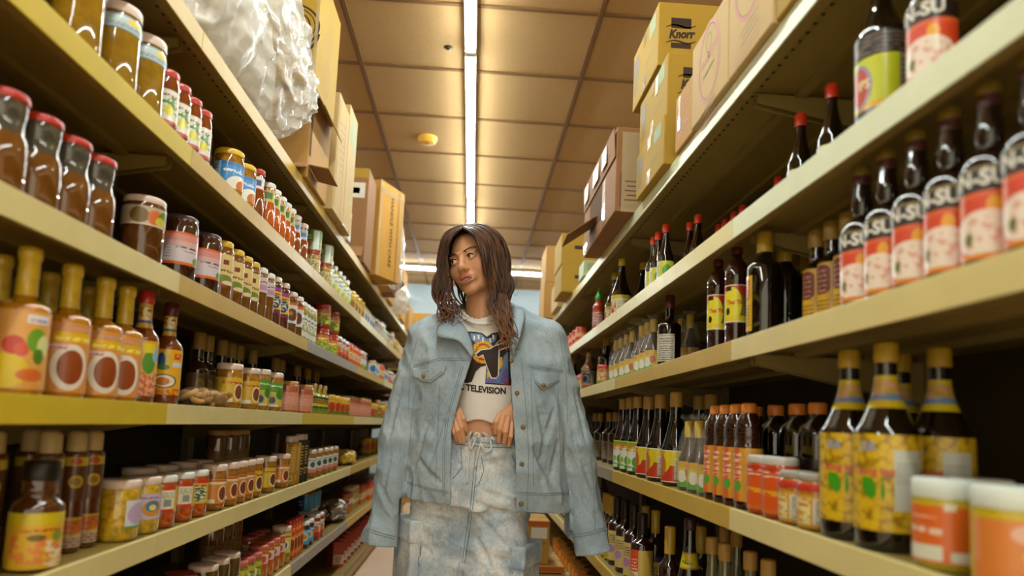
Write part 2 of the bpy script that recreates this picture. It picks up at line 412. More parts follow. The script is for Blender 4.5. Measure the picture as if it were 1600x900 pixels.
class Kind:
    def __init__(s, name, cat, desc, plural, prof, bmat, cap, labels=(), fill=None, extra=None, n=28, square=False, capname='lid'):
        s.name, s.cat, s.desc, s.plural, s.prof = name, cat, desc, plural, prof
        s.r = max(p[0] for p in prof); s.h = prof[-1][1]; s.parts = None
        s.spec = (bmat, cap, labels, fill, extra, n, square, capname)
        if cap: s.h = max(s.h, max(p[1] for p in cap[0]))
    def build(s):
        bmat, cap, labels, fill, extra, n, square, capname = s.spec
        s.parts = []                                          # (part name, mesh, [(sub-part name, mesh)...])
        b = MB()
        if square:
            r, h = s.r, s.prof[-1][1]
            bb = MB(); bb.box(-r, r, -r, r, 0, h); me = bevelled(bb.mesh('body', bmat), .004, 2)
        else:
            prof = s.prof
            if fill:                                            # clear glass above the filled part
                zf = fill[1]; q = []
                for a, c in zip(prof, prof[1:]):
                    q.append(a)
                    if a[1] < zf < c[1]: q.append((rad_at(prof, zf), zf))
                q.append(prof[-1]); prof = q
                b.lathe(prof, n, mfun=lambda i: 1 if prof[i][1] >= zf - 1e-6 else 0); me = b.mesh('body', [bmat, fill[0]])
            else: me = b.lathe(prof, n).mesh('body', bmat)
        s.parts.append(('body' if cap or labels else 'body', me, []))
        if cap:
            prof, cm = cap[0], cap[1]
            if len(cap) > 2 and cap[2] == 'ribbed':
                cb = MB(); nn = 40; vs = []; fs = []
                for i, (r, z) in enumerate(prof):
                    for j in range(nn):
                        rr = r * (1 - (.03 if j % 2 and 0 < i < len(prof) - 2 else 0)); a = 2 * math.pi * j / nn
                        vs.append((rr * math.cos(a), rr * math.sin(a), z))
                for i in range(len(prof) - 1):
                    for j in range(nn): fs.append((i * nn + j, i * nn + (j + 1) % nn, (i + 1) * nn + (j + 1) % nn, (i + 1) * nn + j))
                cb.add(vs, fs, 0, True); s.parts.append((capname, cb.mesh(capname, cm), []))
            else: s.parts.append((capname, MB().lathe(prof, n).mesh(capname, cm), []))
        for (pn, z0, z1, half, cen, lm, *rest) in labels:
            a0 = math.radians(-90 + cen - half); a1 = math.radians(-90 + cen + half)
            if square:
                r = s.r + .0007; q = MB(); hw = r * half / 90 * .98
                q.add([(-hw, -r, z0), (hw, -r, z0), (hw, -r, z1), (-hw, -r, z1)], [(0, 1, 2, 3)], 0, False, [(0, 0), (1, 0), (1, 1), (0, 1)])
                lmsh = q.mesh(pn, lm)
            else:
                zs = [z0 + (z1 - z0) * k / 8 for k in range(9)]
                prof = [(rad_at(s.prof, z) + .0008, z) for z in zs]
                nn = 36 if half > 150 else 22
                lmsh = MB().lathe(prof, nn, 0, a0, a1 if half < 179 else a0 + 2 * math.pi - 1e-4, uv=True).mesh(pn, lm)
            subs = []
            for tx in rest:                                    # raised print bent round the label
                body, size, tu, tz, tm, bold, tsx = tx
                tme = text_mesh('lettering', body, size, tm, bold=bold, sx=tsx)
                bm = bmesh.new(); bm.from_mesh(tme)
                for v in bm.verts:
                    z = tz + v.co.y; R = (s.r if square else rad_at(s.prof, z)) + .0016
                    if square: v.co = Vector((v.co.x, -R, z))
                    else:
                        a = math.radians(-90 + cen) + tu / R + v.co.x / R
                        v.co = Vector((R * math.cos(a), R * math.sin(a), z))
                bm.to_mesh(tme); bm.free(); subs.append(('lettering', tme))
            s.parts.append((pn, lmsh, subs))
        if extra:
            for e in extra(s): s.parts.append(e if len(e) == 3 else (*e, []))
ITEMS = []                                                       # every placed thing, labelled at the end
def place(kind, loc, rz, where, scale=1.0, note=''):
    k = KINDS[kind]
    if k.parts is None: k.build()
    root = link(k.name, None, None, loc); root.rotation_euler = (0, 0, rz); root.empty_display_size = .03
    if scale != 1.0: root.scale = (scale,) * 3
    for pn, me, subs in k.parts:
        p = link(pn, me, root)
        for sn, sm in subs: link(sn, sm, p)
    ITEMS.append([root, kind, where, note])
    return root
def K(key, *a, **kw): KINDS[key] = Kind(*a, **kw)

def simple_label(nm, base, band=None, pic=None, txt='7a3a1a', extra=()):
    L = []
    if band: L += [('rect', 0, .82, 1, 1, band), ('rect', 0, 0, 1, .10, band)]
    if pic: L += [('ell', .5, .38, .2, .26, 'e9e2d2'), ('ell', .5, .38, .16, .21, pic)]
    L += [('print', .3, .66, .7, .80, txt, 1, .4), ('print', .04, .2, .22, .75, txt, 7)]
    return label_mat(nm, base, L + list(extra))

# ---- jars of the second and third shelves down
K('olive_jar', 'pickle_jar', 'jar', 'large olive green pickle jar with pale lid', 'olive pickle jars', jar_prof(.043, .178, .9, .2), glassy('brine olive', '8f6a18', .25, scale=25), (cap_prof(.042, .166, .188), LIDW),
  [('label', .128, .160, 178, 20, label_mat('L olive', 'b9c6c4', [('rect', .5, .5, .62, .9, 'e2c23c'), ('print', .35, .2, .68, .45, '4a6a80', 2), ('rect', 0, 0, 1, .1, '7f99a5'), ('rect', 0, .88, 1, 1, '7f99a5')]))])
K('leaf_jar', 'chutney_jar', 'jar', 'small brown jar, white label with green leaves, red lid', 'red lidded chutney jars', jar_prof(.029, .150, .86, .22), glassy('chutney brown', '7a3a12', .3), (cap_prof(.027, .140, .158), LIDR),
  [('label', .03, .108, 120, 0, label_mat('L leaf', 'dcd8c8', [('rect', 0, 0, 1, .1, 'b3443a'), ('blot', .4, .3, .75, .8, '4f7a1f', 9, .5), ('ell', .57, .38, .09, .16, 'cfc31f'), ('print', .3, .8, .7, .93, '7a2a20', 1, .4), ('print', .05, .2, .2, .8, '555555', 6)]))])
K('blue_jar', 'chickpea_jar', 'jar', 'wide jar of chickpeas, sky blue label, yellow lid', 'blue labelled chickpea jars', jar_prof(.043, .146, .9, .22), glassy('chickpeas', '9b6a1c', .5, scale=60), (cap_prof(.041, .136, .154), LIDY),
  [('label', .035, .112, 125, 5, label_mat('L blue', '3f86bf', [('ell', .62, .1, .24, .42, 'e4dccb'), ('ell', .66, .12, .12, .26, 'c8752b'), ('rect', 0, .86, 1, 1, '2f6fae'), ('print', .34, .62, .66, .8, 'e8ecf0', 1, .4), ('rect', 0, 0, .3, 1, '8fa6c0'), ('print', .05, .2, .26, .9, '33536f', 7)]))])
K('brown_waist', 'sauce_jar', 'jar', 'brown sauce jar with narrow waist, white neck label, red lid', 'waisted brown sauce jars', waist_prof(.030, .172), glassy('brown sauce', '7d3d14', .2), (cap_prof(.027, .160, .178), LIDR),
  [('label', .108, .150, 150, 0, label_mat('L bw', 'd9d2c6', [('rect', .42, .3, .58, .75, '43507f'), ('rect', 0, 0, 1, .1, 'a83a2a'), ('print', .1, .2, .36, .8, '6a6a72', 4)]))])
K('orange_waist', 'sauce_jar', 'jar', 'slim jar of orange sauce, yellow neck label, white lid', 'slim orange sauce jars', waist_prof(.029, .170), glassy('orange sauce', 'b4551a', .3, scale=50), (cap_prof(.026, .158, .176), LIDG),
  [('label', .108, .148, 150, 0, label_mat('L ow', 'bfae4a', [('rect', .4, .25, .6, .8, '4f6f3a'), ('print', .1, .2, .36, .8, '6a4a12', 4)]))])
K('bluew_waist', 'sauce_jar', 'jar', 'slim brown sauce jar with pale blue neck label, white lid', 'slim brown sauce jars', waist_prof(.030, .168), glassy('brown sauce2', '8a4415', .2), (cap_prof(.027, .156, .175), LIDW),
  [('label', .104, .148, 150, 0, label_mat('L ow2', 'b4bcc4', [('rect', .38, .3, .6, .7, '5d7fa8'), ('rect', 0, 0, 1, .1, 'c7613a'), ('print', .1, .2, .34, .8, '6a6a72', 4)]))])
K('green_can', 'can', 'can', 'green and cream can', 'green topped cans', [(0, 0), (.035, 0), (.036, .003), (.036, .092), (.035, .095), (0, .095)], M('tin', 'b9a98a', .35, metal=.7), None,
  [('label', .006, .089, 179, 0, label_mat('L gcan', '5f8a24', [('rect', 0, 0, 1, .45, 'b9a06a'), ('blot', 0, .1, 1, .5, '8a6a34', 12, .55), ('rect', .44, 0, .56, 1, 'd8e6d6'), ('print', .1, .55, .4, .85, 'e9ead0', 2)]))])
K('redtop_jar', 'pepper_jar', 'jar', 'jar of pale peppers with red lid and clear sides', 'pale pepper jars', jar_prof(.038, .112, .9, .2), glassy('pale peppers', 'a5853a', .5, scale=45), (cap_prof(.036, .103, .118), LIDR),
  [('label', .03, .08, 70, 10, label_mat('L pep', 'd4c28a', [('blot', .1, .1, .9, .9, '8a7a2a', 8, .5)]))])
K('whitegreen_bottle', 'sauce_bottle', 'bottle', 'small bottle with white and green label', 'small white labelled bottles', bottle_prof(.026, .15, .66, .82, .5), glassy('green sauce', '8d8a3a', .2), (cap_prof(.0145, .135, .158), LIDG),
  [('label', .02, .095, 178, 0, label_mat('L wg', 'd8dcd2', [('rect', 0, .0, 1, .35, '6d9a3c'), ('ell', .5, .35, .08, .28, 'd9cf6a'), ('print', .3, .7, .7, .9, '3a5a8a', 1, .4)]))], capname='cap')
K('yellow_jar', 'mustard_jar', 'jar', 'small yellow jar with yellow lid', 'small yellow jars', jar_prof(.032, .12, .88, .2), glassy('yellow paste', 'b98a20', .25), (cap_prof(.030, .112, .128), LIDY),
  [('label', .02, .085, 178, 0, label_mat('L yj', 'cdb14a', [('ell', .5, .45, .1, .35, '8a5a1a'), ('print', .3, .82, .7, .95, '7a2a12', 1, .4), ('rect', 0, 0, 1, .12, '7a8a2a')]))])
# ---- third shelf down
GLS = glassy('clear glass over dark', '4b4438', rough=.05)
K('tamarind', 'sauce_jar', 'jar', 'brown tamarind jar with clear glass neck and red lid', 'brown tamarind jars', waist_prof(.040, .160, .9), glassy('tamarind', '6e4216', .15), (cap_prof(.036, .150, .165), LIDR), [], fill=(GLS, .098))
K('pinkband', 'relish_jar', 'jar', 'dark relish jar with picture label at its neck, pink lid', 'dark relish jars', jar_prof(.044, .152, .95, .12), glassy('relish dark', '5a3212', .2), (cap_prof(.043, .138, .155), LIDW),
  [('label', .088, .130, 179, 10, label_mat('L pb', 'bba98e', [('ell', .40, .5, .07, .42, '6f5a26'), ('ell', .52, .45, .06, .4, 'cf6a35'), ('ell', .62, .5, .08, .42, '5e7d1f'), ('ell', .57, .3, .05, .25, 'c8b63c'), ('rect', 0, 0, 1, .08, 'd8c0b0')]))])
K('mango', 'pickle_jar', 'jar', 'dark pickle jar with pink to white label and plum lid', 'pink labelled pickle jars', jar_prof(.0435, .166, .93, .16), glassy('pickle dark', '3d2010', .15), (cap_prof(.041, .152, .170), LIDK, 'ribbed'),
  [('label', .045, .125, 175, 0, label_mat('L mango', 'cfc2c6', [('rect', 0, .72, 1, .93, 'd58d80'), ('rect', 0, .56, 1, .72, 'd6a8a4'), ('rect', 0, .93, 1, 1, 'd8662a'), ('rect', 0, 0, 1, .09, 'd8662a'), ('ell', .66, .16, .055, .13, '5f8f2c'), ('print', .44, .5, .66, .6, '3a3236', 1, .5), ('print', .2, .2, .4, .8, '9a8f98', 7), ('print', .50, .40, .64, .47, 'a0303a', 1)]))])
K('cream', 'curry_jar', 'jar', 'slim curry jar with cream label and yellow lid', 'cream labelled curry jars', jar_prof(.033, .172, .86, .2), glassy('curry brown', '6f4310', .2), (cap_prof(.030, .160, .178), LIDY),
  [('label', .05, .138, 176, 0, label_mat('L cream', 'd9bf7c', [('rect', .47, .66, .55, .82, '7a3a20'), ('print', .36, .42, .66, .56, '7a4a20', 1, .5), ('ell', .5, .17, .15, .16, '73812b'), ('rect', 0, 0, 1, .09, 'b5551f'), ('ell', .57, .08, .1, .07, 'd9c9a0'), ('print', .05, .2, .25, .8, '8a6a3a', 7)]))])
K('lilac', 'curry_jar', 'jar', 'brown curry jar with lilac neck label and white lid', 'lilac labelled curry jars', jar_prof(.032, .175, .88, .2), glassy('curry brown2', '72481a', .2), (cap_prof(.030, .160, .179), LIDG),
  [('label', .095, .145, 176, 0, label_mat('L lil', 'cbb9b4', [('rect', .3, .15, .7, .5, 'b78aa0'), ('print', .35, .6, .65, .85, '5a3a4a', 1, .5), ('print', .05, .2, .22, .8, '8a7a7a', 4)]))])
K('eagle', 'spice_jar', 'jar', 'jar with yellow and purple bird label, white lid', 'yellow and purple labelled jars', jar_prof(.033, .18, .88, .18), glassy('spice dark', '5a2a14', .2), (cap_prof(.031, .165, .185), LIDW),
  [('label', .052, .145, 177, 0, label_mat('L eag', 'd3b51f', [('ell', .5, .45, .13, .25, '303a56'), ('blot', .38, .25, .62, .66, 'd8d2c0', 14, .52), ('rect', 0, .84, 1, 1, '9a3a78'), ('rect', 0, 0, 1, .16, '7a2a3f'), ('print', .36, .72, .64, .82, 'a02a3a', 1, .5)]))])
K('diamond', 'spice_jar', 'jar', 'jar with white label and brown oval, pale lid', 'white labelled spice jars', jar_prof(.033, .168, .88, .18), glassy('spice brown', '6b4216', .2), (cap_prof(.031, .154, .174), LIDW),
  [('label', .05, .132, 177, 0, label_mat('L dia', 'd6cdbf', [('ell', .5, .4, .13, .3, '5a6a8a'), ('ell', .5, .4, .11, .26, '6d3a16'), ('ell', .47, .45, .04, .1, 'b5793a'), ('rect', 0, .86, 1, 1, 'c2602a'), ('print', .1, .2, .3, .8, '5a5a62', 7)]))])
K('whitetall', 'sauce_bottle', 'jar', 'slim pale jar with white label and white lid', 'slim pale jars', jar_prof(.027, .16, .85, .22), glassy('pale paste', 'a58a4a', .2), (cap_prof(.024, .148, .166), LIDG),
  [('label', .02, .12, 177, 0, label_mat('L wt', 'd5d2c4', [('blot', .3, .2, .7, .6, '8a8a3a', 9, .5), ('rect', 0, .9, 1, 1, '6a8a4a'), ('print', .35, .7, .65, .84, '4a4a52', 1, .5)]))])
K('kimchi', 'chili_jar', 'jar', 'orange red jar with green label and red lid', 'orange red chili jars', jar_prof(.041, .112, .92, .16), glassy('chili red', 'a8380f', .3), (cap_prof(.039, .102, .120), LIDR),
  [('label', .02, .088, 150, 0, label_mat('L kim', 'cf7a1f', [('rect', 0, 0, 1, .55, '6a8a22'), ('blot', .2, .05, .8, .6, 'c8c83a', 10, .5), ('print', .3, .66, .7, .9, 'f0e2b0', 1, .4)]))])
K('redwhite', 'paste_jar', 'jar', 'small jar with white and red label', 'white and red labelled jars', jar_prof(.034, .115, .9, .16), glassy('paste red', '8f2a12', .2), (cap_prof(.032, .106, .122), LIDG),
  [('label', .02, .09, 177, 0, label_mat('L rw', 'd6d0c4', [('rect', 0, 0, 1, .3, 'b23220'), ('ell', .5, .5, .1, .25, 'c8662a'), ('print', .3, .78, .7, .92, '403a44', 1, .4)]))])
K('orangejar', 'paste_jar', 'jar', 'jar of bright orange paste with red lid', 'bright orange paste jars', jar_prof(.034, .118, .88, .18), glassy('orange paste', 'cf5216', .2), (cap_prof(.031, .108, .125), LIDR),
  [('label', .03, .085, 150, 0, label_mat('L oj', 'd9762a', [('rect', .3, .2, .7, .8, 'dcc9a0'), ('print', .34, .3, .66, .7, 'a0321a', 3, .6)]))])
K('lavender', 'paste_jar', 'jar', 'jar with lavender and green label, pale lid', 'lavender labelled jars', jar_prof(.036, .12, .9, .16), glassy('paste olive', '7a6a22', .2), (cap_prof(.034, .11, .127), LIDW),
  [('label', .02, .095, 177, 0, label_mat('L lav', 'bfa0b0', [('rect', 0, 0, 1, .4, '8a9a3a'), ('ell', .5, .5, .1, .25, 'd8d0c0'), ('print', .3, .78, .7, .92, '5a2a52', 1, .4)]))])
K('bluecan', 'can', 'can', 'white and blue tin can', 'white and blue cans', [(0, 0), (.040, 0), (.042, .003), (.042, .108), (.041, .112), (0, .112)], M('tin', 'b9a98a', .35, metal=.7), None,
  [('label', .006, .106, 179, 0, label_mat('L bcan', 'd3d0c6', [('rect', 0, 0, 1, .18, '2f62a0'), ('ell', .5, .5, .1, .26, '2f6fb0'), ('rect', 0, .86, 1, 1, 'c2a05a'), ('print', .15, .3, .35, .7, '44506a', 5)]))])
K('bigdark', 'pickle_jar', 'jar', 'big dark jar', 'big dark jars behind', jar_prof(.047, .21, .9, .16), glassy('dark pickle', '4a2a14', .3), (cap_prof(.045, .196, .216), LIDN),
  [('label', .08, .165, 150, 0, label_mat('L bd', '6a4a34', [('ell', .5, .5, .14, .3, 'b59a80'), ('print', .2, .15, .8, .3, 'a88a70', 2)]))])
# ---- fourth shelf down
def yneck(k):
    z0 = k.h - .080
    pr = [(.0166, z0), (.0158, z0 + .012), (.0152, k.h - .020), (.0172, k.h - .018), (.0178, k.h - .006), (.0168, k.h + .001), (0, k.h + .001)]
    return [('neck_wrap', MB().lathe(pr, 24).mesh('neck_wrap', YWRAP))]
AMB = glassy('amber sauce', 'b37616', .12, scale=12)
K('sate', 'dipping_sauce_bottle', 'bottle', 'amber sauce bottle with bowl picture, yellow wrapped neck', 'amber sauce bottles with a bowl', bottle_prof(.0375, .244, .575, .66, .37), AMB, None,
  [('label', .012, .136, 82, -4, label_mat('L sate', 'd58a3a', [('ell', .56, .36, .29, .33, 'dcd0c0'), ('ell', .57, .36, .205, .245, '8a3f10'), ('rect', .0, .0, .14, 1, 'c9b41e'), ('rect', .28, .72, .9, .86, 'd8ac1a'), ('print', .3, .74, .88, .84, 'f0d65a', 1, .2), ('rect', .2, .60, .5, .68, 'd7b7b0'), ('print', .22, .61, .48, .67, 'a83a4a', 1), ('print', .3, .9, .88, .97, 'a89a9a', 1, .5)])),
   ], extra=yneck, n=32)
K('fruit', 'dipping_sauce_bottle', 'bottle', 'amber sauce bottle with fruit and herb label, yellow wrapped neck', 'fruit labelled amber bottles', bottle_prof(.0375, .244, .575, .66, .37), AMB, None,
  [('label', .012, .138, 88, -6, label_mat('L fruit', 'd89a4a', [('ell', .30, .22, .34, .22, 'd9b81a'), ('ell', .42, .55, .14, .12, 'c23a2a'), ('ell', .52, .5, .09, .09, 'd0503a'), ('ell', .70, .62, .13, .16, '6a9a24'), ('ell', .80, .56, .10, .14, 'cfd08a'), ('ell', .74, .42, .08, .1, '4f7a1c'), ('ell', .66, .18, .18, .08, 'd2682a'), ('rect', .55, .84, .86, .95, 'dcd6d8'), ('print', .58, .86, .84, .93, '8a7a9a', 1)]))], extra=yneck, n=32)
def redcap(k):
    return [('neck_label', MB().lathe([(rad_at(k.prof, z) + .0009, z) for z in (k.h - .085, k.h - .07, k.h - .055, k.h - .04, k.h - .03)], 24, 0, uv=True).mesh('neck_label',
        label_mat('L neck', 'c99a2a', [('ell', .75, .55, .1, .35, 'd8c890'), ('rect', 0, .2, 1, .32, '4a5a82'), ('blot', 0, .4, 1, 1, '8a4a1a', 9, .55)])))]
K('brownsauce', 'chili_sauce_bottle', 'bottle', 'brown sauce bottle with yellow parrot label and red cap', 'brown sauce bottles with red caps', bottle_prof(.034, .235, .60, .74, .42), glassy('brown chili', '6f3310', .15), (cap_prof(.0165, .222, .258), CAPK),
  [('label', .026, .138, 80, 0, label_mat('L par', 'd59f1c', [('ell', .36, .74, .22, .2, 'b9a22a'), ('ell', .34, .74, .1, .18, '2f4a72'), ('ell', .38, .6, .17, .06, '3f6a22'), ('ell', .45, .3, .30, .15, '2a160c'), ('ell', .45, .3, .26, .13, 'd8cbb8'), ('ell', .40, .29, .18, .09, 'b5691a'), ('rect', .62, .62, .92, .72, 'b9c2cc'), ('blot', .64, .78, .9, .92, 'c2452a', 12, .45), ('blot', 0, 0, 1, .14, 'c8561a', 12, .5)]))], extra=redcap, capname='cap')
K('brownsauce2', 'chili_sauce_bottle', 'bottle', 'brown sauce bottle with green and orange label, red cap', 'brown sauce bottles', bottle_prof(.032, .235, .60, .74, .42), glassy('brown chili', '6f3310', .15), (cap_prof(.0165, .222, .252), LIDR),
  [('label', .018, .138, 95, 0, label_mat('L gr', 'd3a224', [('rect', 0, 0, 1, .42, 'c8602a'), ('blot', 0, 0, 1, .42, 'd8a07a', 14, .5), ('ell', .6, .6, .14, .2, '4f8a2a'), ('ell', .75, .75, .1, .14, '8aa6bf'), ('rect', .3, .78, .7, .95, 'd8c21e')]))], extra=redcap, capname='cap')
K('tancap', 'sauce_bottle', 'bottle', 'tan capped bottle', 'tan capped bottles in the back row', bottle_prof(.033, .215, .55, .70, .5), glassy('dark sauce', '3a1c0c', .1), (cap_prof(.0185, .185, .24), CAPT),
  [('label', .03, .11, 120, 0, label_mat('L tc', '6a4a1a', [('ell', .5, .5, .12, .3, 'a8863a')]))], capname='cap')
K('bowljar', 'satay_jar', 'jar', 'jar of yellow satay with bowl label and white lid', 'yellow satay jars', jar_prof(.039, .132, .93, .2), glassy('satay yellow', 'a06a18', .3, scale=50), (cap_prof(.0385, .120, .139), LIDW),
  [('label', .022, .096, 120, 8, label_mat('L bj', 'cfa326', [('ell', .62, .42, .11, .36, 'd8cbb8'), ('ell', .62, .42, .085, .28, '7a3f14'), ('print', .3, .74, .72, .9, 'b04a1a', 1, .3), ('rect', .3, .0, .5, .16, 'd9d2b8'), ('blot', 0, .0, .3, 1, 'c8b64a', 9, .5)]))])
K('greenjar', 'satay_jar', 'jar', 'jar of yellow satay with green topped label and white lid', 'green topped satay jars', jar_prof(.039, .138, .93, .2), glassy('satay yellow', 'a06a18', .3, scale=50), (cap_prof(.0385, .126, .145), LIDW),
  [('label', .02, .108, 120, 4, label_mat('L gj', 'c9b030', [('rect', 0, .6, 1, 1, '5a8f2f'), ('ell', .64, .5, .12, .2, '3f7a24'), ('ell', .44, .26, .1, .2, '9aa4a0'), ('ell', .44, .26, .07, .14, '4a4a3a'), ('print', .4, .82, .72, .93, 'd8e2b8', 1, .4), ('rect', .35, 0, .6, .08, 'd8d4c0')]))])
K('pinkjar', 'shrimp_paste_jar', 'jar', 'wide jar of pink paste with pink label', 'wide pink paste jars', jar_prof(.047, .122, .94, .12), glassy('pink paste', 'b0603f', .15), (cap_prof(.045, .112, .128), LIDN),
  [('label', .012, .092, 178, 0, label_mat('L pink', 'cf8468', [('print', .36, .3, .64, .72, 'dba898', 4, .5), ('rect', 0, .9, 1, 1, 'b9563a'), ('print', .05, .2, .25, .8, 'b06a52', 7)]))])
K('greenbottle', 'chili_bottle', 'bottle', 'small yellow green chili bottle with dark label', 'small yellow green chili bottles', bottle_prof(.024, .135, .62, .78, .55), glassy('green chili', '9a8f22', .3), (cap_prof(.0145, .122, .142), LIDN),
  [('label', .02, .085, 177, 0, label_mat('L gb', '2f3a1a', [('rect', 0, .3, 1, .5, 'c8b51f'), ('rect', 0, .0, 1, .18, '5a8a2a'), ('print', .3, .6, .7, .9, 'c8a82a', 2, .5), ('rect', 0, .52, 1, .58, 'b03a1a')]))], capname='cap')
K('yellowred', 'mustard_jar', 'jar', 'small yellow jar with red print and yellow lid', 'small yellow and red jars', jar_prof(.033, .1, .9, .16), glassy('yellow paste', 'b98a20', .25), (cap_prof(.031, .092, .107), LIDY),
  [('label', .012, .078, 177, 0, label_mat('L yr', 'd2ac22', [('ell', .5, .5, .12, .35, 'b03a1a'), ('print', .3, .8, .7, .95, 'a02a1a', 1, .4), ('rect', 0, 0, 1, .2, '4f7a2a')]))])
# ---- fifth shelf down
def dia(k):
    c = MB().lathe(cap_prof(.0165, k.h - .045, k.h, .006), 24).mesh('cap', LIDN)
    return []
K('tallfish', 'fish_sauce_bottle', 'bottle', 'tall amber bottle with yellow diamond band and pale cap', 'tall amber bottles', bottle_prof(.023, .215, .86, .93, .72), glassy('fish sauce', '5a2f10', .1), (cap_prof(.0185, .190, .232, .007), M('cap cork pale', 'b79a63', .5)),
  [('label', .012, .068, 170, 0, label_mat('L tf', 'b4551f', [('rect', 0, 0, 1, .38, 'b89a80'), ('print', .1, .05, .9, .34, '7a3a2a', 3, .5), ('rect', 0, .9, 1, 1, 'c2a02a'), ('blot', 0, .4, 1, .88, 'c8742a', 10, .5), ('rect', 0, .38, 1, .44, 'c2a02a')])),
   ('neck_label', .098, .186, 100, 0, label_mat('L tf2', '57300f', [('ell', .52, .42, .16, .14, 'b9961f'), ('ell', .52, .42, .10, .08, '8a6a14'), ('rect', 0, .76, 1, .95, 'b59a24'), ('ell', .5, .86, .12, .08, 'a8401a')]))], capname='cap', n=24)
K('frontsauce', 'sauce_bottle', 'bottle', 'dark brown sauce bottle with yellow label and black cap', 'dark sauce bottles up front', bottle_prof(.040, .158, .66, .82, .66), glassy('dark brown sauce', '4f2c10', .1), (cap_prof(.028, .150, .183), M('cap black', '1d160c', .4)),
  [('label', .006, .098, 110, 8, label_mat('L fs', 'd3a31e', [('rect', 0, .8, 1, 1, 'c9b31a'), ('blot', .2, .1, .85, .6, 'd8793a', 7, .5), ('blot', .55, .02, .8, .5, 'd9c9a8', 8, .5), ('ell', .68, .58, .07, .1, '7a8f1f'), ('ell', .46, .56, .09, .06, '6a5a1f'), ('print', .3, .66, .72, .76, 'b5481a', 1, .3)]))], capname='cap')
K('noodle', 'pickle_jar', 'jar', 'wide jar of yellow shredded pickle with pale lid', 'yellow shredded pickle jars', jar_prof(.043, .118, .95, .12), glassy('shredded yellow', 'bd951f', .35, scale=90), (cap_prof(.042, .110, .128), LIDW),
  [('label', .028, .086, 60, 66, label_mat('L nd', 'cfcbd0', [('ell', .35, .5, .3, .4, 'b7a0c0'), ('print', .6, .2, .95, .85, '6a6a78', 7, .4), ('rect', 0, 0, 1, .08, '5a9a4a')]))])
K('lilacpickle', 'pickle_jar', 'jar', 'jar of yellow pickle with lilac fish label, pale lid', 'lilac labelled pickle jars', jar_prof(.038, .118, .95, .14), glassy('shredded yellow2', 'c09a2a', .35, scale=90), (cap_prof(.037, .110, .127), LIDW),
  [('label', .034, .09, 110, 0, label_mat('L lp', 'c2adc0', [('ell', .6, .42, .16, .32, 'c98a2a'), ('ell', .6, .5, .11, .22, '3f7a9a'), ('ell', .6, .45, .06, .12, 'd8c25a'), ('print', .3, .8, .7, .92, '7a5a8a', 1, .4)]))])
K('redborder', 'shrimp_jar', 'jar', 'jar of orange pickle with pale nutrition label edged red, white lid', 'orange pickle jars', jar_prof(.036, .118, .92, .16), glassy('orange pickle', 'ab4d12', .5, scale=70), (cap_prof(.035, .108, .124), LIDG),
  [('label', .038, .098, 130, 0, label_mat('L rb', 'c2321c', [('rect', .42, .12, .66, .86, 'd8d2b4'), ('rect', .49, .22, .6, .5, '8a8a80'), ('print', .44, .55, .64, .8, '7a8a4a', 4, .5), ('rect', .66, 0, 1, 1, 'd2a51e'), ('rect', 0, 0, .3, 1, 'd2a51e')]))])
K('yellowpic', 'shrimp_jar', 'jar', 'jar of orange pickle with yellow dragon label, white lid', 'yellow labelled pickle jars', jar_prof(.036, .118, .92, .16), glassy('orange pickle', 'ab4d12', .5, scale=70), (cap_prof(.035, .108, .124), LIDG),
  [('label', .036, .1, 130, 0, label_mat('L yp', 'd2a51e', [('ell', .55, .4, .15, .3, '3f5a2a'), ('blot', .4, .1, .7, .7, 'd8d2b4', 14, .52), ('rect', 0, .84, 1, 1, 'c2321c'), ('print', .42, .7, .68, .82, '7a1a1a', 1, .4)]))])
K('orangebowl', 'satay_jar', 'jar', 'jar with orange label and dark bowl, white lid', 'orange bowl labelled jars', jar_prof(.036, .124, .93, .2), glassy('satay orange', '97601a', .3, scale=50), (cap_prof(.0365, .112, .131), LIDW),
  [('label', .02, .09, 130, 6, label_mat('L ob', 'cf7d26', [('ell', .58, .4, .10, .34, 'd8c4b0'), ('ell', .58, .4, .078, .27, '7a3a12'), ('rect', .3, .78, .75, .88, 'dcc6a8'), ('rect', .28, .04, .44, .18, 'd9d2b8'), ('print', .3, .9, .75, .98, '9a4a1a', 1, .4)]))])
K('yellowbowl', 'satay_jar', 'jar', 'jar with yellow label and dark bowl, white lid', 'yellow bowl labelled jars', jar_prof(.037, .124, .93, .2), glassy('satay orange', '97601a', .3, scale=50), (cap_prof(.0375, .112, .131), LIDW),
  [('label', .02, .09, 130, 6, label_mat('L yb', 'cfa81e', [('ell', .60, .4, .10, .36, 'd8c4b0'), ('ell', .60, .4, .078, .28, '6a3416'), ('rect', .2, .08, .36, .5, 'c9c7b8'), ('print', .36, .74, .74, .9, 'b8481a', 1, .3)]))])
K('goldtin', 'oil_tin', 'tin', 'tall square gold tin with pale cap', 'tall gold tins', [(.024, 0), (.024, .172)], M('gold tin', '9a6a1c', .3, metal=.35, coat=.4), (cap_prof(.017, .173, .198), LIDW),
  [('label', .01, .165, 80, 0, label_mat('L gt', '9a6e1c', [('print', .1, .3, .9, .95, 'c2a04a', 16, .5), ('rect', .2, .06, .7, .2, 'b8a83a'), ('rect', .3, .09, .6, .17, '6a6a2a')]))], square=True, capname='cap')
K('blacktin', 'oil_tin', 'tin', 'tall square black and gold tin with pale cap', 'tall black and gold tins', [(.022, 0), (.022, .178)], M('black tin', '2a1c0c', .3, metal=.3, coat=.4), (cap_prof(.017, .179, .204), LIDW),
  [('label', .01, .17, 82, 0, label_mat('L bt', '24170a', [('print', .15, .42, .85, .95, 'b5943a', 7, .3), ('rect', 0, .3, 1, .33, 'b5943a'), ('print', .15, .16, .85, .28, 'b5943a', 2, .3)]))], square=True, capname='cap')
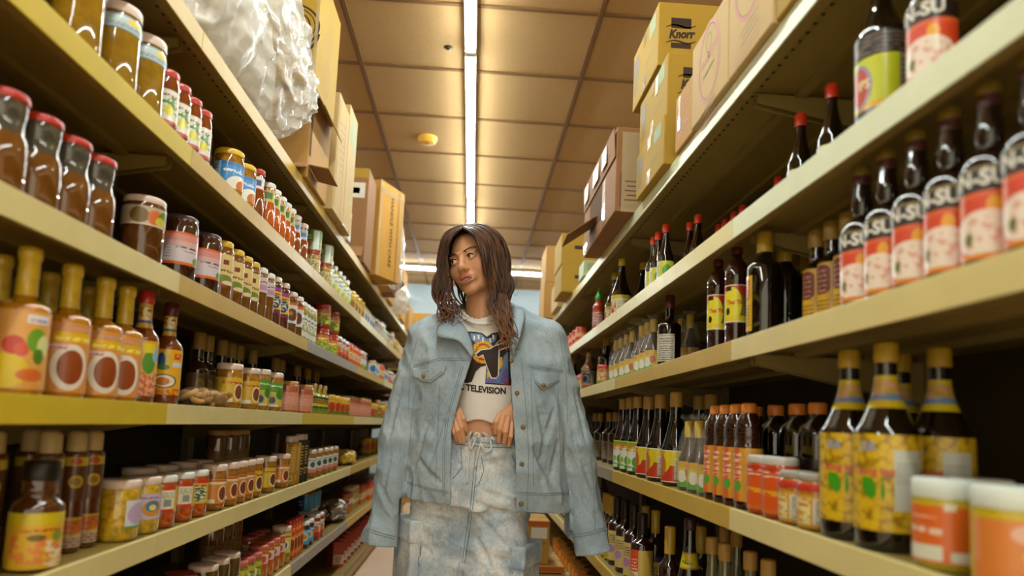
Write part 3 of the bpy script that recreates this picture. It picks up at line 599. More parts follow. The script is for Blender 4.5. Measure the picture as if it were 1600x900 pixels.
K('whitefish', 'pickle_jar', 'jar', 'slim amber jar with white picture label and pale lid', 'slim amber jars', jar_prof(.034, .122, .93, .16), glassy('amber brine', '8d5f16', .25), (cap_prof(.033, .112, .13), LIDW),
  [('label', .026, .092, 150, 0, label_mat('L wf', 'd3d0c8', [('ell', .55, .55, .07, .2, '3a5a3a'), ('rect', .3, 0, .7, .25, 'd07a72'), ('rect', .7, 0, 1, 1, 'cf8f9a'), ('print', .3, .8, .7, .92, '4a4a52', 1, .4)]))])
K('tallamber', 'pickle_jar', 'jar', 'tall amber jar', 'tall amber jars behind', jar_prof(.037, .215, .9, .12), glassy('amber tall', '6a4012', .2), (cap_prof(.035, .2, .22), LIDN),
  [('label', .05, .15, 150, 0, label_mat('L ta', '7a5418', [('rect', .3, .2, .7, .8, '8f6a28')]))])
K('yellowcan', 'can', 'can', 'big yellow tin can with green band', 'big yellow cans', [(0, 0), (.046, 0), (.048, .003), (.048, .126), (.047, .130), (0, .130)], M('tin', 'b9a98a', .35, metal=.7), None,
  [('label', .006, .124, 179, 0, label_mat('L yc', 'cfa51f', [('rect', 0, .35, 1, .65, '8a7a8a'), ('ell', .5, .5, .1, .3, 'c8602a'), ('rect', 0, 0, 1, .12, '5a9a2a')]))])
# ---- sixth shelf down
K('bigpale', 'pickle_jar', 'jar', 'dark pickle jar with pale pink lid and white label', 'pale lidded dark jars', jar_prof(.043, .15, .93, .14), glassy('olive dark', '4f3d14', .2), (cap_prof(.041, .138, .155), LIDW),
  [('label', .05, .085, 120, 0, label_mat('L bp', '9a8a6a', [('print', .2, .2, .8, .8, '6a5a3a', 3, .4)]))])
K('redlabel', 'chili_oil_jar', 'jar', 'jar of orange chili oil with white and red label, red lid', 'orange chili oil jars', jar_prof(.034, .118, .92, .18), glassy('chili oil', 'b5691a', .5, scale=60), (cap_prof(.033, .108, .124), M('lid red pale', 'b8564a', .35, coat=.4)),
  [('label', .05, .094, 120, 0, label_mat('L rl', 'cfc4b4', [('rect', 0, 0, 1, .25, 'b8442a'), ('ell', .5, .6, .1, .3, 'c8502a'), ('print', .1, .3, .36, .85, '7a6a5a', 4)]))])
K('greenspice', 'relish_jar', 'jar', 'small jar with yellow green label and pink lid', 'yellow green labelled jars', jar_prof(.034, .105, .92, .18), glassy('green relish', '7a6a1c', .4), (cap_prof(.034, .095, .112), M('lid red pale', 'b8564a', .35, coat=.4)),
  [('label', .015, .085, 150, 0, label_mat('L gs', 'b9b52f', [('blot', .2, .1, .8, .8, '5a7a22', 8, .5), ('ell', .5, .5, .08, .25, 'd9d2b0')]))])
K('yellowleaf', 'relish_jar', 'jar', 'tall jar with yellow label and dark leaf, white lid', 'yellow leaf labelled jars', jar_prof(.038, .14, .95, .14), glassy('yellow relish', 'b08a20', .3), (cap_prof(.037, .128, .147), LIDW),
  [('label', .03, .12, 150, 0, label_mat('L yl', 'd0bd55', [('ell', .5, .5, .13, .22, 'd8d6c0'), ('ell', .47, .52, .05, .13, '2f3a1a'), ('ell', .53, .48, .05, .13, '3a4a1a'), ('rect', 0, 0, 1, .14, '7a7a2a'), ('print', .3, .82, .7, .94, '6a5a1a', 1, .4)]))])
K('orangespice', 'chili_bottle', 'bottle', 'narrow bright orange bottle with red cap', 'narrow orange bottles', bottle_prof(.022, .15, .74, .86, .7), glassy('orange bright', 'c2500f', .2), (cap_prof(.0165, .138, .16), LIDR),
  [('label', .02, .1, 170, 0, label_mat('L os', 'd2701f', [('ell', .5, .5, .12, .3, '8a3a12'), ('print', .3, .8, .7, .92, 'f0d09a', 1, .4)]))], capname='cap')
K('bluejar', 'fish_jar', 'jar', 'small dark jar with sky blue fish label, white lid', 'sky blue labelled jars', jar_prof(.029, .112, .93, .16), glassy('dark fish', '3a2a18', .2), (cap_prof(.028, .103, .12), LIDG),
  [('label', .02, .085, 170, 0, label_mat('L bl', '3f93c8', [('ell', .5, .5, .1, .28, 'd3c9a0'), ('ell', .5, .5, .05, .15, 'b8863a'), ('print', .3, .82, .7, .94, 'e8eef2', 1, .4)]))])
K('navycan', 'can', 'can', 'dark blue tin', 'dark blue cans', [(0, 0), (.036, 0), (.037, .003), (.037, .082), (.036, .085), (0, .085)], M('tin', 'b9a98a', .35, metal=.7), None,
  [('label', .005, .08, 179, 0, label_mat('L nc', '28466f', [('rect', .4, 0, .6, 1, '3f93c8'), ('print', .1, .3, .36, .7, 'a8b8cc', 2, .4)]))])
K('redpack', 'chili_pack', 'carton', 'upright red and white carton', 'red and white cartons', [(.036, 0), (.036, .15)], M('carton red', 'a33a2c', .5), None,
  [('label', .02, .11, 84, 0, label_mat('L rp', 'cbb3a0', [('rect', 0, .6, 1, 1, 'a8342a'), ('print', .15, .15, .85, .5, '8a3a30', 3, .4)]))], square=True)
# ---- dark bottles of the soy side
DARK = glassy('soy dark', '120a05', rough=.05); DARKR = glassy('soy dark red', '2a1009', rough=.05)
WHT = M('print white', 'd9d4c6', .4); RED = M('print red', 'b8301a', .4); CRM = M('print cream', 'e2cf9a', .4); BLU = M('print blue', '5a7aa8', .4)
CLEARN = glassy('smoky neck glass', '3a302a', rough=.04)
def chin_profile(r, h): return [(0, 0), (r * .85, 0), (r * .96, .003), (r, .010), (r, h * .3), (r, h * .53), (r * .97, h * .57), (r * .86, h * .605), (r * .62, h * .635), (r * .43, h * .655), (r * .38, h * .67), (r * .46, h * .70), (r * .50, h * .74), (r * .47, h * .80), (r * .42, h * .90), (r * .41, h)]
def chin_cap(k):
    return [('neck_label', MB().lathe([(rad_at(k.prof, z) + .001, z) for z in (k.h * .86, k.h * .9, k.h * .93)], 24).mesh('neck_label', M('neck label plum', '4a2620', .4)))]
K('chin', 'chili_sauce_bottle', 'bottle', 'tall dark bottle with orange fish label', 'orange labelled dark sauce bottles', chin_profile(.0315, .238), glassy('plum sauce', '1d0f0c', rough=.04), (cap_prof(.0145, .226, .244), M('cap dull gold', '7a6420', .35, coat=.4)),
  [('label', .015, .130, 100, 0, label_mat('L chin', 'c9401f', [('rect', 0, .72, 1, 1, '1f150f'), ('rect', 0, .965, 1, .985, '8a7a1f'), ('rect', 0, .66, 1, .72, 'cf5a2a'), ('ell', .66, .56, .07, .10, 'd89a1f'), ('ell', .28, .56, .06, .08, 'd2701f'), ('ell', .56, .28, .36, .24, 'dccbb8'), ('blot', .3, .12, .85, .46, 'cf9a86', 8, .54), ('ell', .4, .22, .05, .07, '6a6a2a'), ('rect', 0, 0, 1, .06, 'cf7a1f'), ('ell', .95, .0, .2, .16, 'cf7a1f')]),
    ('CHIN-SU', .027, -.017, .1135, WHT, .0009, .95))], extra=chin_cap, n=32, capname='cap')
K('mpot', 'soy_sauce_bottle', 'bottle', 'dark soy sauce bottle with lime yellow label and red badge', 'lime labelled soy bottles', slope_prof(.039, .27, .60, .36), DARK, (cap_prof(.0165, .255, .275), CAPK),
  [('label', .012, .118, 84, -10, label_mat('L mpot', 'b5bb1a', [('rect', 0, 0, 1, .2, '3c3a40'), ('print', .1, .02, .9, .14, '9aa8a8', 2, .3), ('rect', 0, .2, .6, .3, 'c89a1a'), ('ell', .27, .58, .19, .34, '8a8098'), ('ell', .26, .58, .155, .29, 'b2402a'), ('rect', 0, 0, .05, 1, 'c9c7ba'), ('rect', .80, .16, 1, 1, '8a8268'), ('print', .82, .2, .98, .95, '4a4636', 9, .6)]),
     ('IPS', .022, -.0185, .074, CRM, .0006, .8)), ('upper_label', .120, .158, 78, -10, label_mat('L mp2', '1a100a', [('print', 0, .05, 1, .95, '6a5a48', 5, .1)]))], capname='cap', n=32)
K('redcapbottle', 'soy_sauce_bottle', 'bottle', 'small dark soy bottle with bright red cap', 'dark soy bottles with red caps', slope_prof(.027, .205, .50, .38), DARK, (cap_prof(.0125, .186, .217), CAPR),
  [('label', .02, .085, 120, 0, label_mat('L rc', 'c2bf2a', [('rect', 0, 0, .4, 1, 'cfcab0'), ('ell', .62, .5, .14, .3, '4f9a2a'), ('print', .05, .2, .36, .8, '6a6a4a', 6)]))], capname='cap')
K('maggi', 'seasoning_bottle', 'bottle', 'dark bottle with arched yellow label and red oval, gold cap', 'arched yellow labelled bottles', bottle_prof(.026, .185, .66, .80, .55), DARK, (cap_prof(.0165, .170, .208), M('cap dull tan', '8a6a22', .45)),
  [('label', .012, .125, 62, -20, label_mat('L mag', 'c79a1e', [('rect', .18, .56, .82, .86, '7a2f2a'), ('ell', .5, .86, .32, .1, '7a2f2a'), ('ell', .5, .56, .32, .1, '7a2f2a'), ('print', .3, .5, .7, .92, 'b08a7a', 5, .2), ('print', .2, .2, .8, .4, '6a4a1a', 3, .3)]))], capname='cap')
K('darktall', 'soy_sauce_bottle', 'bottle', 'tall plain dark bottle with gold neck', 'tall dark soy bottles', bottle_prof(.037, .238, .66, .80, .40), DARK, (cap_prof(.0172, .196, .243), M('neck foil gold', 'a98a1f', .35, coat=.3)),
  [('side_label', .02, .142, 24, -52, label_mat('L side', 'c79a1e', [('rect', .25, .62, .75, .88, 'b03a2a'), ('ell', .5, .88, .25, .06, 'b03a2a'), ('ell', .5, .62, .25, .06, 'b03a2a'), ('print', .36, .62, .64, .9, 'd8c8b0', 6, .2), ('print', .2, .1, .8, .5, '6a4a1a', 7, .3)]))], capname='neck_foil', n=32)
K('thai', 'soy_sauce_bottle', 'bottle', 'ribbed dark bottle with round yellow label, red top corner and maroon cap', 'yellow round labelled bottles', [(0, 0), (.028, 0), (.032, .004), (.033, .012), (.0315, .03), (.033, .05), (.0318, .062), (.0335, .072), (.0335, .19), (.034, .20), (.0345, .215), (.033, .24), (.028, .258), (.019, .27), (.0145, .278), (.014, .30)], DARKR, (cap_prof(.0165, .286, .309), CAPK, 'ribbed'),
  [('label', .074, .188, 120, 14, label_mat('L thai', '6a6a2e', [('rect', 0, .72, 1, 1, 'b8321c'), ('ell', .42, .48, .22, .46, 'd2c41a'), ('rect', 0, 0, 1, .17, 'cdb51c'), ('ell', .34, .29, .05, .1, '2a1a0c'), ('rect', .28, .84, .42, .96, '2a1a12'), ('rect', 0, .0, .28, .2, 'c8b022'), ('print', .02, .1, .24, .9, 'b8a87a', 8, .5), ('rect', 0, .97, 1, 1, 'd0c8b0'), ('rect', 0, 0, 1, .03, 'd0c8b0')]),
    ('Thai Tú', .017, -.003, .134, RED, .0006, .9))], capname='cap', n=32)
K('nutrition', 'soy_sauce_bottle', 'bottle', 'dark square shouldered bottle with white nutrition label and maroon cap', 'nutrition labelled dark bottles', bottle_prof(.037, .225, .60, .70, .36), DARK, (cap_prof(.0145, .195, .24), CAPK),
  [('label', .02, .108, 46, -6, label_mat('L nut', 'bdb5a6', [('print', .06, .04, .94, .6, '5a544a', 7, .4), ('rect', .05, .64, .95, .66, '3a342a'), ('rect', 0, .93, 1, .95, '5a544a'), ('print', .06, .7, .94, .9, '5a544a', 2, .4)])),
   ('side_label', .015, .12, 18, -72, label_mat('L nut2', 'cdb51c', [('print', .1, .1, .9, .9, '8a6a1a', 6)]))], capname='cap')
def wrapfilm(k):
    r, h = .0350, k.h
    pr = [(r * .9, .002), (r, .02), (r * 1.02, h * .35), (r * .93, h * .6), (r * .6, h * .84), (r * .35, h * .95), (r * .5, h * 1.02), (r * .75, h * 1.06)]
    b = MB(); n = 40; rr = random.Random(3); vs = []
    wob = [rr.uniform(-.03, .03) for _ in range(n)]
    for i, (q, z) in enumerate(pr):
        for j in range(n):
            a = 2 * math.pi * j / n; f = 1 + wob[j] * (.4 + i / 5)
            vs.append((q * f * math.cos(a), q * f * math.sin(a), z + (rr.uniform(-.008, .008) if i == len(pr) - 1 else 0)))
    b.add(vs, [(i * n + j, i * n + (j + 1) % n, (i + 1) * n + (j + 1) % n, (i + 1) * n + j) for i in range(len(pr) - 1) for j in range(n)], 0, True)
    return [('wrapper', b.mesh('wrapper', FILM))]
FILM = NT('clear film'); FILM.set(Roughness=.12, Alpha=.10, Specular_IOR_Level=.9, Coat_Weight=.6).color('e6ddc8'); FILM.bump(FILM.noise(45, detail=3), .6, .01); FILM = FILM.m
K('wrapped', 'fish_sauce_bottle', 'bottle', 'small dark bottle bagged in clear film, yellow neck and green label', 'film wrapped bottles', slope_prof(.030, .185, .48, .36), DARKR, (cap_prof(.013, .15, .197), YWRAP),
  [('label', .01, .082, 178, 0, label_mat('L wrp', 'c9b21e', [('rect', 0, 0, 1, .26, '4f9a2a'), ('ell', .45, .42, .08, .24, 'd9d6c8'), ('ell', .56, .55, .05, .2, 'b8401f'), ('rect', 0, .76, 1, 1, 'c99a1e')]))], extra=wrapfilm, capname='neck_wrap')
K('ketjap', 'sauce_bottle', 'bottle', 'brown sauce bottle with dark picture label and gold cap', 'brown sauce bottles', slope_prof(.038, .20, .62, .42), glassy('tan sauce', '8a5a34', .2), (cap_prof(.016, .188, .212), CAPT),
  [('label', .03, .13, 110, 0, label_mat('L ket', '2a1c14', [('ell', .5, .34, .16, .24, '6a6a78'), ('ell', .5, .34, .11, .16, '2a1a10'), ('rect', 0, 0, 1, .12, 'b0764a'), ('print', .3, .66, .7, .9, 'c0a070', 2, .4), ('rect', .7, .1, 1, .8, '8a8074')]))], capname='cap')
K('nutjar', 'peanut_jar', 'jar', 'clear tub of nuts with orange red lid', 'tubs of nuts', jar_prof(.034, .09, .95, .12), glassy('mixed nuts', 'b8763a', .6, scale=70), (cap_prof(.034, .084, .102), CAPR),
  [('label', .008, .07, 178, 0, label_mat('L nj', 'c88a4a', [('blot', 0, 0, 1, 1, 'd8c8a0', 12, .52), ('rect', 0, 0, 1, .25, '5a9a2a'), ('blot', 0, .2, 1, 1, 'a83a1a', 9, .62)]))])
K('sriracha', 'hot_sauce_bottle', 'bottle', 'red hot sauce squeeze bottle with pointed green cap', 'hot sauce bottles', bottle_prof(.028, .185, .74, .88, .55), glassy('hot sauce', 'a8301a', .1), ([(.018, .172), (.0185, .176), (.018, .19), (.012, .198), (.008, .215), (.005, .236), (.0, .238)], M('cap green', '2f9a2f', .4)),
  [('label', .03, .12, 150, 0, label_mat('L sri', 'a8301a', [('print', .25, .1, .75, .9, 'd8cdbf', 9, .3)]))], capname='cap')
K('tallyellowcap', 'soy_sauce_bottle', 'bottle', 'tall sloping dark bottle with yellow cap and white yellow label', 'tall sloping bottles', slope_prof(.043, .265, .44, .33), DARK, (cap_prof(.016, .24, .276), YWRAP),
  [('label', .015, .105, 100, 0, label_mat('L tyc', 'd2c7a0', [('rect', 0, .82, 1, 1, 'c8b021'), ('rect', 0, 0, 1, .1, 'c8b021'), ('blot', .1, .1, .5, .7, 'c2421f', 6, .45), ('print', .55, .2, .9, .75, '7a7668', 7, .4)]))], capname='neck_wrap', n=32)
K('orangelid', 'sambal_jar', 'jar', 'small orange red jar with red lid', 'small orange red jars', jar_prof(.034, .105, .9, .16), glassy('sambal', 'bd3f14', .2), (cap_prof(.032, .097, .114), LIDR),
  [('label', .015, .085, 178, 0, label_mat('L ol', 'd2702a', [('rect', 0, .3, 1, .55, 'c9321c'), ('print', .3, .6, .7, .9, 'd8cdbf', 2, .4), ('rect', 0, 0, 1, .12, 'd8cdbf')]))])
KINDS['wrapped'].r = .0385
# fourth shelf
K('redyellow', 'soy_sauce_bottle', 'bottle', 'long necked bottle with red yellow label', 'red and yellow labelled bottles', slope_prof(.042, .272, .42, .42), DARK, (cap_prof(.0195, .240, .287), CAPT),
  [('label', .012, .108, 110, 0, label_mat('L ry', 'b93318', [('rect', .36, .52, 1, 1, 'cfb91e'), ('ell', .36, .62, .12, .3, 'cfb91e'), ('rect', 0, .62, .34, 1, 'c98a3a'), ('ell', .27, .5, .12, .34, 'b9662a'), ('rect', .56, .1, .78, .74, 'c6c2b2'), ('print', .57, .12, .77, .70, '6a665a', 10, .5), ('rect', 0, .96, 1, 1, 'd8cfae'), ('rect', 0, 0, 1, .03, 'd8cfae')]))], capname='cap', n=32)
K('greenwhite', 'soy_sauce_bottle', 'bottle', 'long necked bottle with green vegetable label', 'green labelled bottles', slope_prof(.036, .275, .46, .44), DARK, (cap_prof(.0175, .248, .292), CAPT),
  [('label', .012, .122, 110, 0, label_mat('L gw', 'c9b62e', [('rect', 0, 0, 1, .16, '2f8a34'), ('ell', .5, .45, .26, .3, 'd6d2c4'), ('ell', .62, .32, .14, .18, '4f9a2f'), ('ell', .38, .34, .08, .1, '8ab04a'), ('rect', 0, .88, 1, .96, '4f9a2f'), ('blot', .2, .66, .8, .9, 'c8702a', 9, .5), ('rect', .3, .02, .5, .12, 'd6d2c4')]))], capname='cap', n=32)
K('wine', 'soy_sauce_bottle', 'bottle', 'dark bottle with grey brown label, tan cap', 'grey labelled dark bottles', bottle_prof(.036, .24, .58, .7, .42), DARK, (cap_prof(.0165, .205, .25), CAPT),
  [('label', .02, .105, 70, -10, label_mat('L wn', '8a7a68', [('print', .1, .1, .9, .9, '5a4a3a', 7, .4)]))], capname='cap')
K('plastic', 'vinegar_bottle', 'bottle', 'clear bottle of dark sauce with orange label and orange cap', 'orange labelled bottles', [(0, 0), (.026, 0), (.029, .004), (.030, .012), (.030, .135), (.029, .142), (.0265, .148), (.029, .156), (.0295, .17), (.027, .19), (.02, .207), (.0135, .216), (.0132, .228)], DARKR, (cap_prof(.0165, .212, .234), CAPO, 'ribbed'),
  [('label', .018, .134, 178, 0, label_mat('L pl', 'c8902a', [('rect', .28, .0, .43, 1, 'cf5a22'), ('print', .29, .4, .46, .95, 'e0b8a8', 5, .12), ('ell', .40, .28, .06, .1, '4f9a2f'), ('rect', .55, .0, .7, .12, 'd6d2c4'), ('rect', 0, 0, .26, 1, 'b8801e')]))], capname='cap', n=32)
K('petdark', 'soy_sauce_bottle', 'bottle', 'orange capped dark bottle', 'orange capped dark bottles', jar_prof(.038, .225, .42, .36), DARK, (cap_prof(.019, .212, .236), CAPO, 'ribbed'),
  [('label', .03, .12, 178, 0, label_mat('L pd', '2a160a', [('print', .3, .2, .7, .8, '6a3a1a', 5, .3)]))], capname='cap')
K('redjar', 'sambal_jar', 'jar', 'orange red labelled sambal jar with silver white lid', 'orange red sambal jars', jar_prof(.035, .112, .95, .1), glassy('sambal deep', 'b8421a', .2), (cap_prof(.0345, .106, .122), M('lid silver white', 'b9b4a8', .35, coat=.3), 'ribbed'),
  [('label', .010, .098, 178, 0, label_mat('L rj', 'cf5214', [('rect', 0, .8, 1, 1, 'b8361a'), ('print', .3, .8, .75, .98, 'e8b89a', 2, .2), ('print', .3, .4, .75, .6, 'd9a01e', 1, .2), ('rect', 0, .0, 1, .1, 'c8641a')]))])
K('redband', 'sambal_jar', 'jar', 'yellow jar with white nutrition label and red banded lid', 'red banded yellow jars', jar_prof(.033, .088, .9, .16), glassy('yellow sambal', 'b87a22', .3), (cap_prof(.031, .086, .100), M('lid steel', '9a9184', .35, coat=.3)),
  [('label', .006, .062, 178, 0, label_mat('L rbj', 'c2902e', [('rect', .48, .1, .64, .9, 'c8c4b4'), ('print', .5, .14, .63, .86, '6a665a', 8, .6), ('blot', .2, .1, .46, .9, 'd8c890', 8, .5)])), ('band', .068, .082, 179, 0, M('band red', 'b5301c', .4))])
def leafs(k): return []
K('bean', 'soy_bean_bottle', 'bottle', 'big dark bottle with label picturing yellow soybeans and a green leaf', 'soybean labelled bottles', slope_prof(.046, .300, .58, .33), DARK, (cap_prof(.0175, .282, .314), M('cap straw', 'a8861f', .45), 'ribbed'),
  [('label', .030, .172, 178, 0, None)], capname='cap', n=36)
t = NT('L bean'); t.set(Roughness=.35, Coat_Weight=.25)
_uv = t.n('ShaderNodeUVMap').outputs[0]; _mp = t.n('ShaderNodeMapping'); _mp.inputs['Scale'].default_value = (26, 13, 1); t.l(_uv, _mp.inputs[0])
_vo = t.n('ShaderNodeTexVoronoi'); _vo.inputs['Scale'].default_value = 1.0; t.l(_mp.outputs[0], _vo.inputs['Vector'])
_bean = t.ramp(_vo.outputs['Distance'], [(.0, 'd6b41c'), (.55, 'c9a318'), (.85, '8a680e')])
_sx = t.n('ShaderNodeSeparateXYZ'); t.l(_uv, _sx.inputs[0])
def _rect(u0, v0, u1, v1): return t.math('MULTIPLY', t.math('COMPARE', _sx.outputs[0], (u0 + u1) / 2, (u1 - u0) / 2), t.math('COMPARE', _sx.outputs[1], (v0 + v1) / 2, (v1 - v0) / 2))
_c = t.mix(_rect(.53, .22, .68, .84), _bean, 'bdbfb4')
_ln = t.math('MULTIPLY', _rect(.54, .5, .67, .72), t.math('LESS_THAN', t.math('FRACT', t.math('MULTIPLY', _sx.outputs[1], 26)), .3))
_c = t.mix(_ln, _c, '8a8a82'); t.color(_c)
def bean_extra(k):
    b = MB(); R = k.r + .0016; out = []
    def patch(pts, name, m):
        v = []
        for x, z in pts:
            a = math.radians(-90) + x / R; v.append((R * math.cos(a), R * math.sin(a), z))
        n = len(v); c = tuple(sum(q[i] for q in v) / n for i in range(3)); cl = math.hypot(c[0], c[1]); c = (c[0] / cl * (R + .0004), c[1] / cl * (R + .0004), c[2])
        return (name, MB().add(v + [c], [(i, (i + 1) % n, n) for i in range(n)], 0, True).mesh(name, m))
    leaf = [(-.036, .108), (-.021, .107), (-.015, .095), (-.015, .082), (-.022, .076), (-.032, .082), (-.037, .093)]
    out.append(patch(leaf, 'leaf_print', M('leaf print', '3f8f14', .4)))
    out.append(patch([(-.008, .105), (-.004, .1), (-.003, .085), (-.006, .074), (-.009, .085)], 'leaf_print', M('leaf print', '3f8f14', .4)))
    zz = lambda z: z
    for body, size, x, z, m, bo in (('Tuong hot', .016, -.020, .117, M('print pink red', 'c8604a', .4), .0006), ('XA', .020, -.027, .153, M('print pale blue', '8a98b0', .4), .0008)):
        tm = text_mesh('lettering', body, size, m, bold=bo, sx=.9); bm = bmesh.new(); bm.from_mesh(tm)
        for v in bm.verts:
            a = math.radians(-90) + (x + v.co.x) / R; v.co = Vector((R * math.cos(a), R * math.sin(a), z + v.co.y))
        bm.to_mesh(tm); bm.free(); out.append(('lettering', tm))
    nz = [k.h * f for f in (.66, .70, .74, .78, .82)]
    zs = [.212, .222, .232, .242, .252, .262]
    out.append(('neck_label', MB().lathe([(rad_at(k.prof, z) + .001, z) for z in zs], 30, uv=True).mesh('neck_label', label_mat('L bn2', 'b59a2a', [('rect', 0, 0, 1, .22, 'cdb71a'), ('rect', 0, .24, 1, .44, '6a86b0'), ('blot', 0, .4, 1, .8, 'c8937a', 7, .5), ('rect', 0, .84, 1, 1, 'c2aa1e')]))))
    return out
_k = KINDS['bean']; _k.spec = (*_k.spec[:2], [('label', .030, .172, 178, 0, t.m)], None, bean_extra, 36, False, 'cap')
K('frontorange', 'paste_jar', 'jar', 'jar with orange label and white lid at the shelf edge', 'orange labelled jars up front', jar_prof(.038, .100, .96, .1), glassy('oily yellow', 'a89a1a', .1), (cap_prof(.0385, .092, .117), M('lid cool white', 'cfd6cc', .4, coat=.3)),
  [('label', .012, .088, 84, -6, label_mat('L fo', 'd06220', [('rect', .0, .93, 1, 1, 'c2a51e'), ('rect', .93, 0, 1, 1, 'b8a51e'), ('rect', .02, .04, .46, .28, 'cfd0bc'), ('rect', .54, .03, .9, .2, 'cfd0bc'), ('print', .06, .72, .4, .8, 'e0b090', 1, .3), ('rect', .06, .48, .16, .58, 'dcc0a8'), ('rect', .19, .48, .29, .57, 'dcc0a8'), ('rect', .33, .46, .46, .56, 'dcc0a8'), ('rect', .48, .86, .6, .98, 'd8d0b8')]))])
K('frontorange2', 'paste_jar', 'jar', 'jar with orange label, yellow flower and white lid at the shelf edge', 'flower labelled jars up front', jar_prof(.038, .100, .96, .1), glassy('oily yellow', 'a89a1a', .1), (cap_prof(.0385, .092, .117), M('lid cool white', 'cfd6cc', .4, coat=.3)),
  [('label', .008, .088, 84, -6, label_mat('L fo2', 'cf7a34', [('rect', .0, .9, 1, 1, 'c2a51e'), ('rect', 0, 0, .1, 1, 'c2a51e'), ('ell', .66, .72, .18, .14, 'd8a890'), ('ell', .66, .42, .09, .1, 'c9b01e'), ('rect', .1, .3, .2, .9, 'd28a54')]))])
# fifth shelf
K('winegold', 'cooking_wine_bottle', 'bottle', 'dark bottle with gold wrapped neck and yellow label low on the shelf', 'gold necked dark bottles', bottle_prof(.033, .262, .56, .68, .46), DARKR, (cap_prof(.0165, .19, .272), M('foil gold line', 'b8962a', .4, coat=.4)),
  [('label', .01, .11, 110, 0, label_mat('L wg2', 'c9b21e', [('rect', 0, .82, 1, 1, '3a3a6a'), ('print', .1, .1, .9, .7, '8a6a1a', 5, .4)]))], capname='neck_foil')
K('winedark', 'cooking_wine_bottle', 'bottle', 'dark wine bottle with yellow edge label and dark neck', 'dark necked wine bottles', bottle_prof(.036, .27, .60, .70, .42), DARKR, (cap_prof(.0165, .205, .28), M('foil dark', '2a1c10', .4)),
  [('label', .02, .14, 70, -20, label_mat('L wd', 'c9b26a', [('rect', 0, 0, .2, 1, 'b8b02a'), ('ell', .5, .4, .2, .14, 'b07aa8'), ('print', .3, .6, .8, .9, '6a4a2a', 4, .4)]))], capname='neck_foil')
K('redcream', 'cooking_wine_bottle', 'bottle', 'dark bottle with red and cream label picturing lemons', 'red and cream labelled bottles', bottle_prof(.040, .255, .60, .70, .42), DARKR, (cap_prof(.018, .19, .265), M('foil dark', '2a1c10', .4)),
  [('label', .012, .14, 100, 0, label_mat('L rcm', 'cf4a20', [('rect', .5, 0, 1, 1, 'c9a54e'), ('rect', 0, 0, .5, .42, 'cfc6b4'), ('ell', .36, .22, .12, .12, 'd0a51e'), ('ell', .3, .3, .1, .09, 'c8981e'), ('print', .26, .46, .48, .8, 'e8b8a0', 4, .3), ('rect', 0, 0, .5, .06, 'cf4a20')]))], capname='neck_foil')
K('yellowneck', 'vinegar_bottle', 'bottle', 'sloping dark bottle with broad yellow neck label', 'yellow neck labelled bottles', slope_prof(.042, .30, .40, .38), DARK, (cap_prof(.017, .285, .318), M('cap plum', '3a1c14', .4)),
  [('neck_label', .18, .225, 120, 0, label_mat('L yn', 'c6b41e', [('print', .36, .3, .66, .7, '5a5a1a', 1, .3), ('rect', 0, .9, 1, 1, '9a7a1a'), ('rect', 0, 0, 1, .1, '9a7a1a')])), ('label', .012, .11, 110, 0, label_mat('L yn2', 'b39a2a', [('ell', .5, .5, .2, .3, '8a3a1a')]))], capname='cap', n=32)
K('clearoil', 'oil_bottle', 'bottle', 'clear glass bottle of pale oil with tan cork cap', 'clear oil bottles', slope_prof(.040, .265, .38, .30), glassy('pale oil', '8a7d34', .15, rough=.05, trans=.35), (cap_prof(.016, .25, .292), CAPT),
  [('neck_ring', .12, .126, 179, 0, M('glass ridge', 'a89a5a', .1, coat=1))], capname='cap', fill=(glassy('pale glass', '8f8a5c', rough=.04, trans=.5), .16), n=32)
K('spicebox', 'spice_carton', 'carton', 'small bright carton with yellow and red print', 'small bright cartons', [(.034, 0), (.034, .13)], M('carton gold', 'b98a2a', .5), None,
  [('label', .012, .115, 84, 0, label_mat('L sb', 'cf6a1f', [('ell', .5, .5, .3, .3, 'd2b41e'), ('print', .2, .75, .8, .92, 'a0281a', 1, .2), ('rect', 0, 0, 1, .2, 'd8d0b8')]))], square=True)
# ================================================================ PLACING THE GOODS
SHELFNAME = {('L', 'A'): 'second shelf down, jar side', ('L', 'B'): 'third shelf down, jar side', ('L', 'C'): 'eye level shelf, jar side', ('L', 'D'): 'fifth shelf down, jar side', ('L', 'E'): 'knee level shelf, jar side', ('L', 'F'): 'bottom deck, jar side',
             ('R', 'A'): 'second shelf down, soy side', ('R', 'B'): 'third shelf down, soy side', ('R', 'C'): 'waist level shelf, soy side', ('R', 'D'): 'knee level shelf, soy side', ('R', 'F'): 'bottom deck, soy side'}
OCC = {}
def free(side, key, x, y, r):
    for (x2, y2, r2) in OCC.get((side, key), ()):
        if (x - x2) ** 2 + (y - y2) ** 2 < (r + r2 + .004) ** 2: return False
    return True
def put(side, key, kind, u=None, d=.022, Y=None, turn=None, z=0.0, where=None, push=True, sc=1.0, note=''):
    k = KINDS[kind]; r = k.r * sc * (1.42 if k.spec[6] else 1.0)
    s = -1 if side == 'L' else 1
    X = (XL if s < 0 else XR) + s * (d + k.r * sc)
    h = (LSH if s < 0 else RSH)[key] - (.004 if key != 'F' else 0) + z
    if Y is None: Y = y_for_u(u, X, h + k.h * .5)
    tries = 0
    while z == 0 and not free(side, key, X, Y, r):
        if not push or tries > 90: return None
        Y += .004; tries += 1
    if z == 0: OCC.setdefault((side, key), []).append((X, Y, r))
    tn = (38 if s < 0 else -38) if turn is None else turn
    o = place(kind, (X, Y, h + .0003), math.radians(tn + rnd.uniform(-7, 7)), where or SHELFNAME[(side, key)], sc, note)
    return o, X, Y, k.h
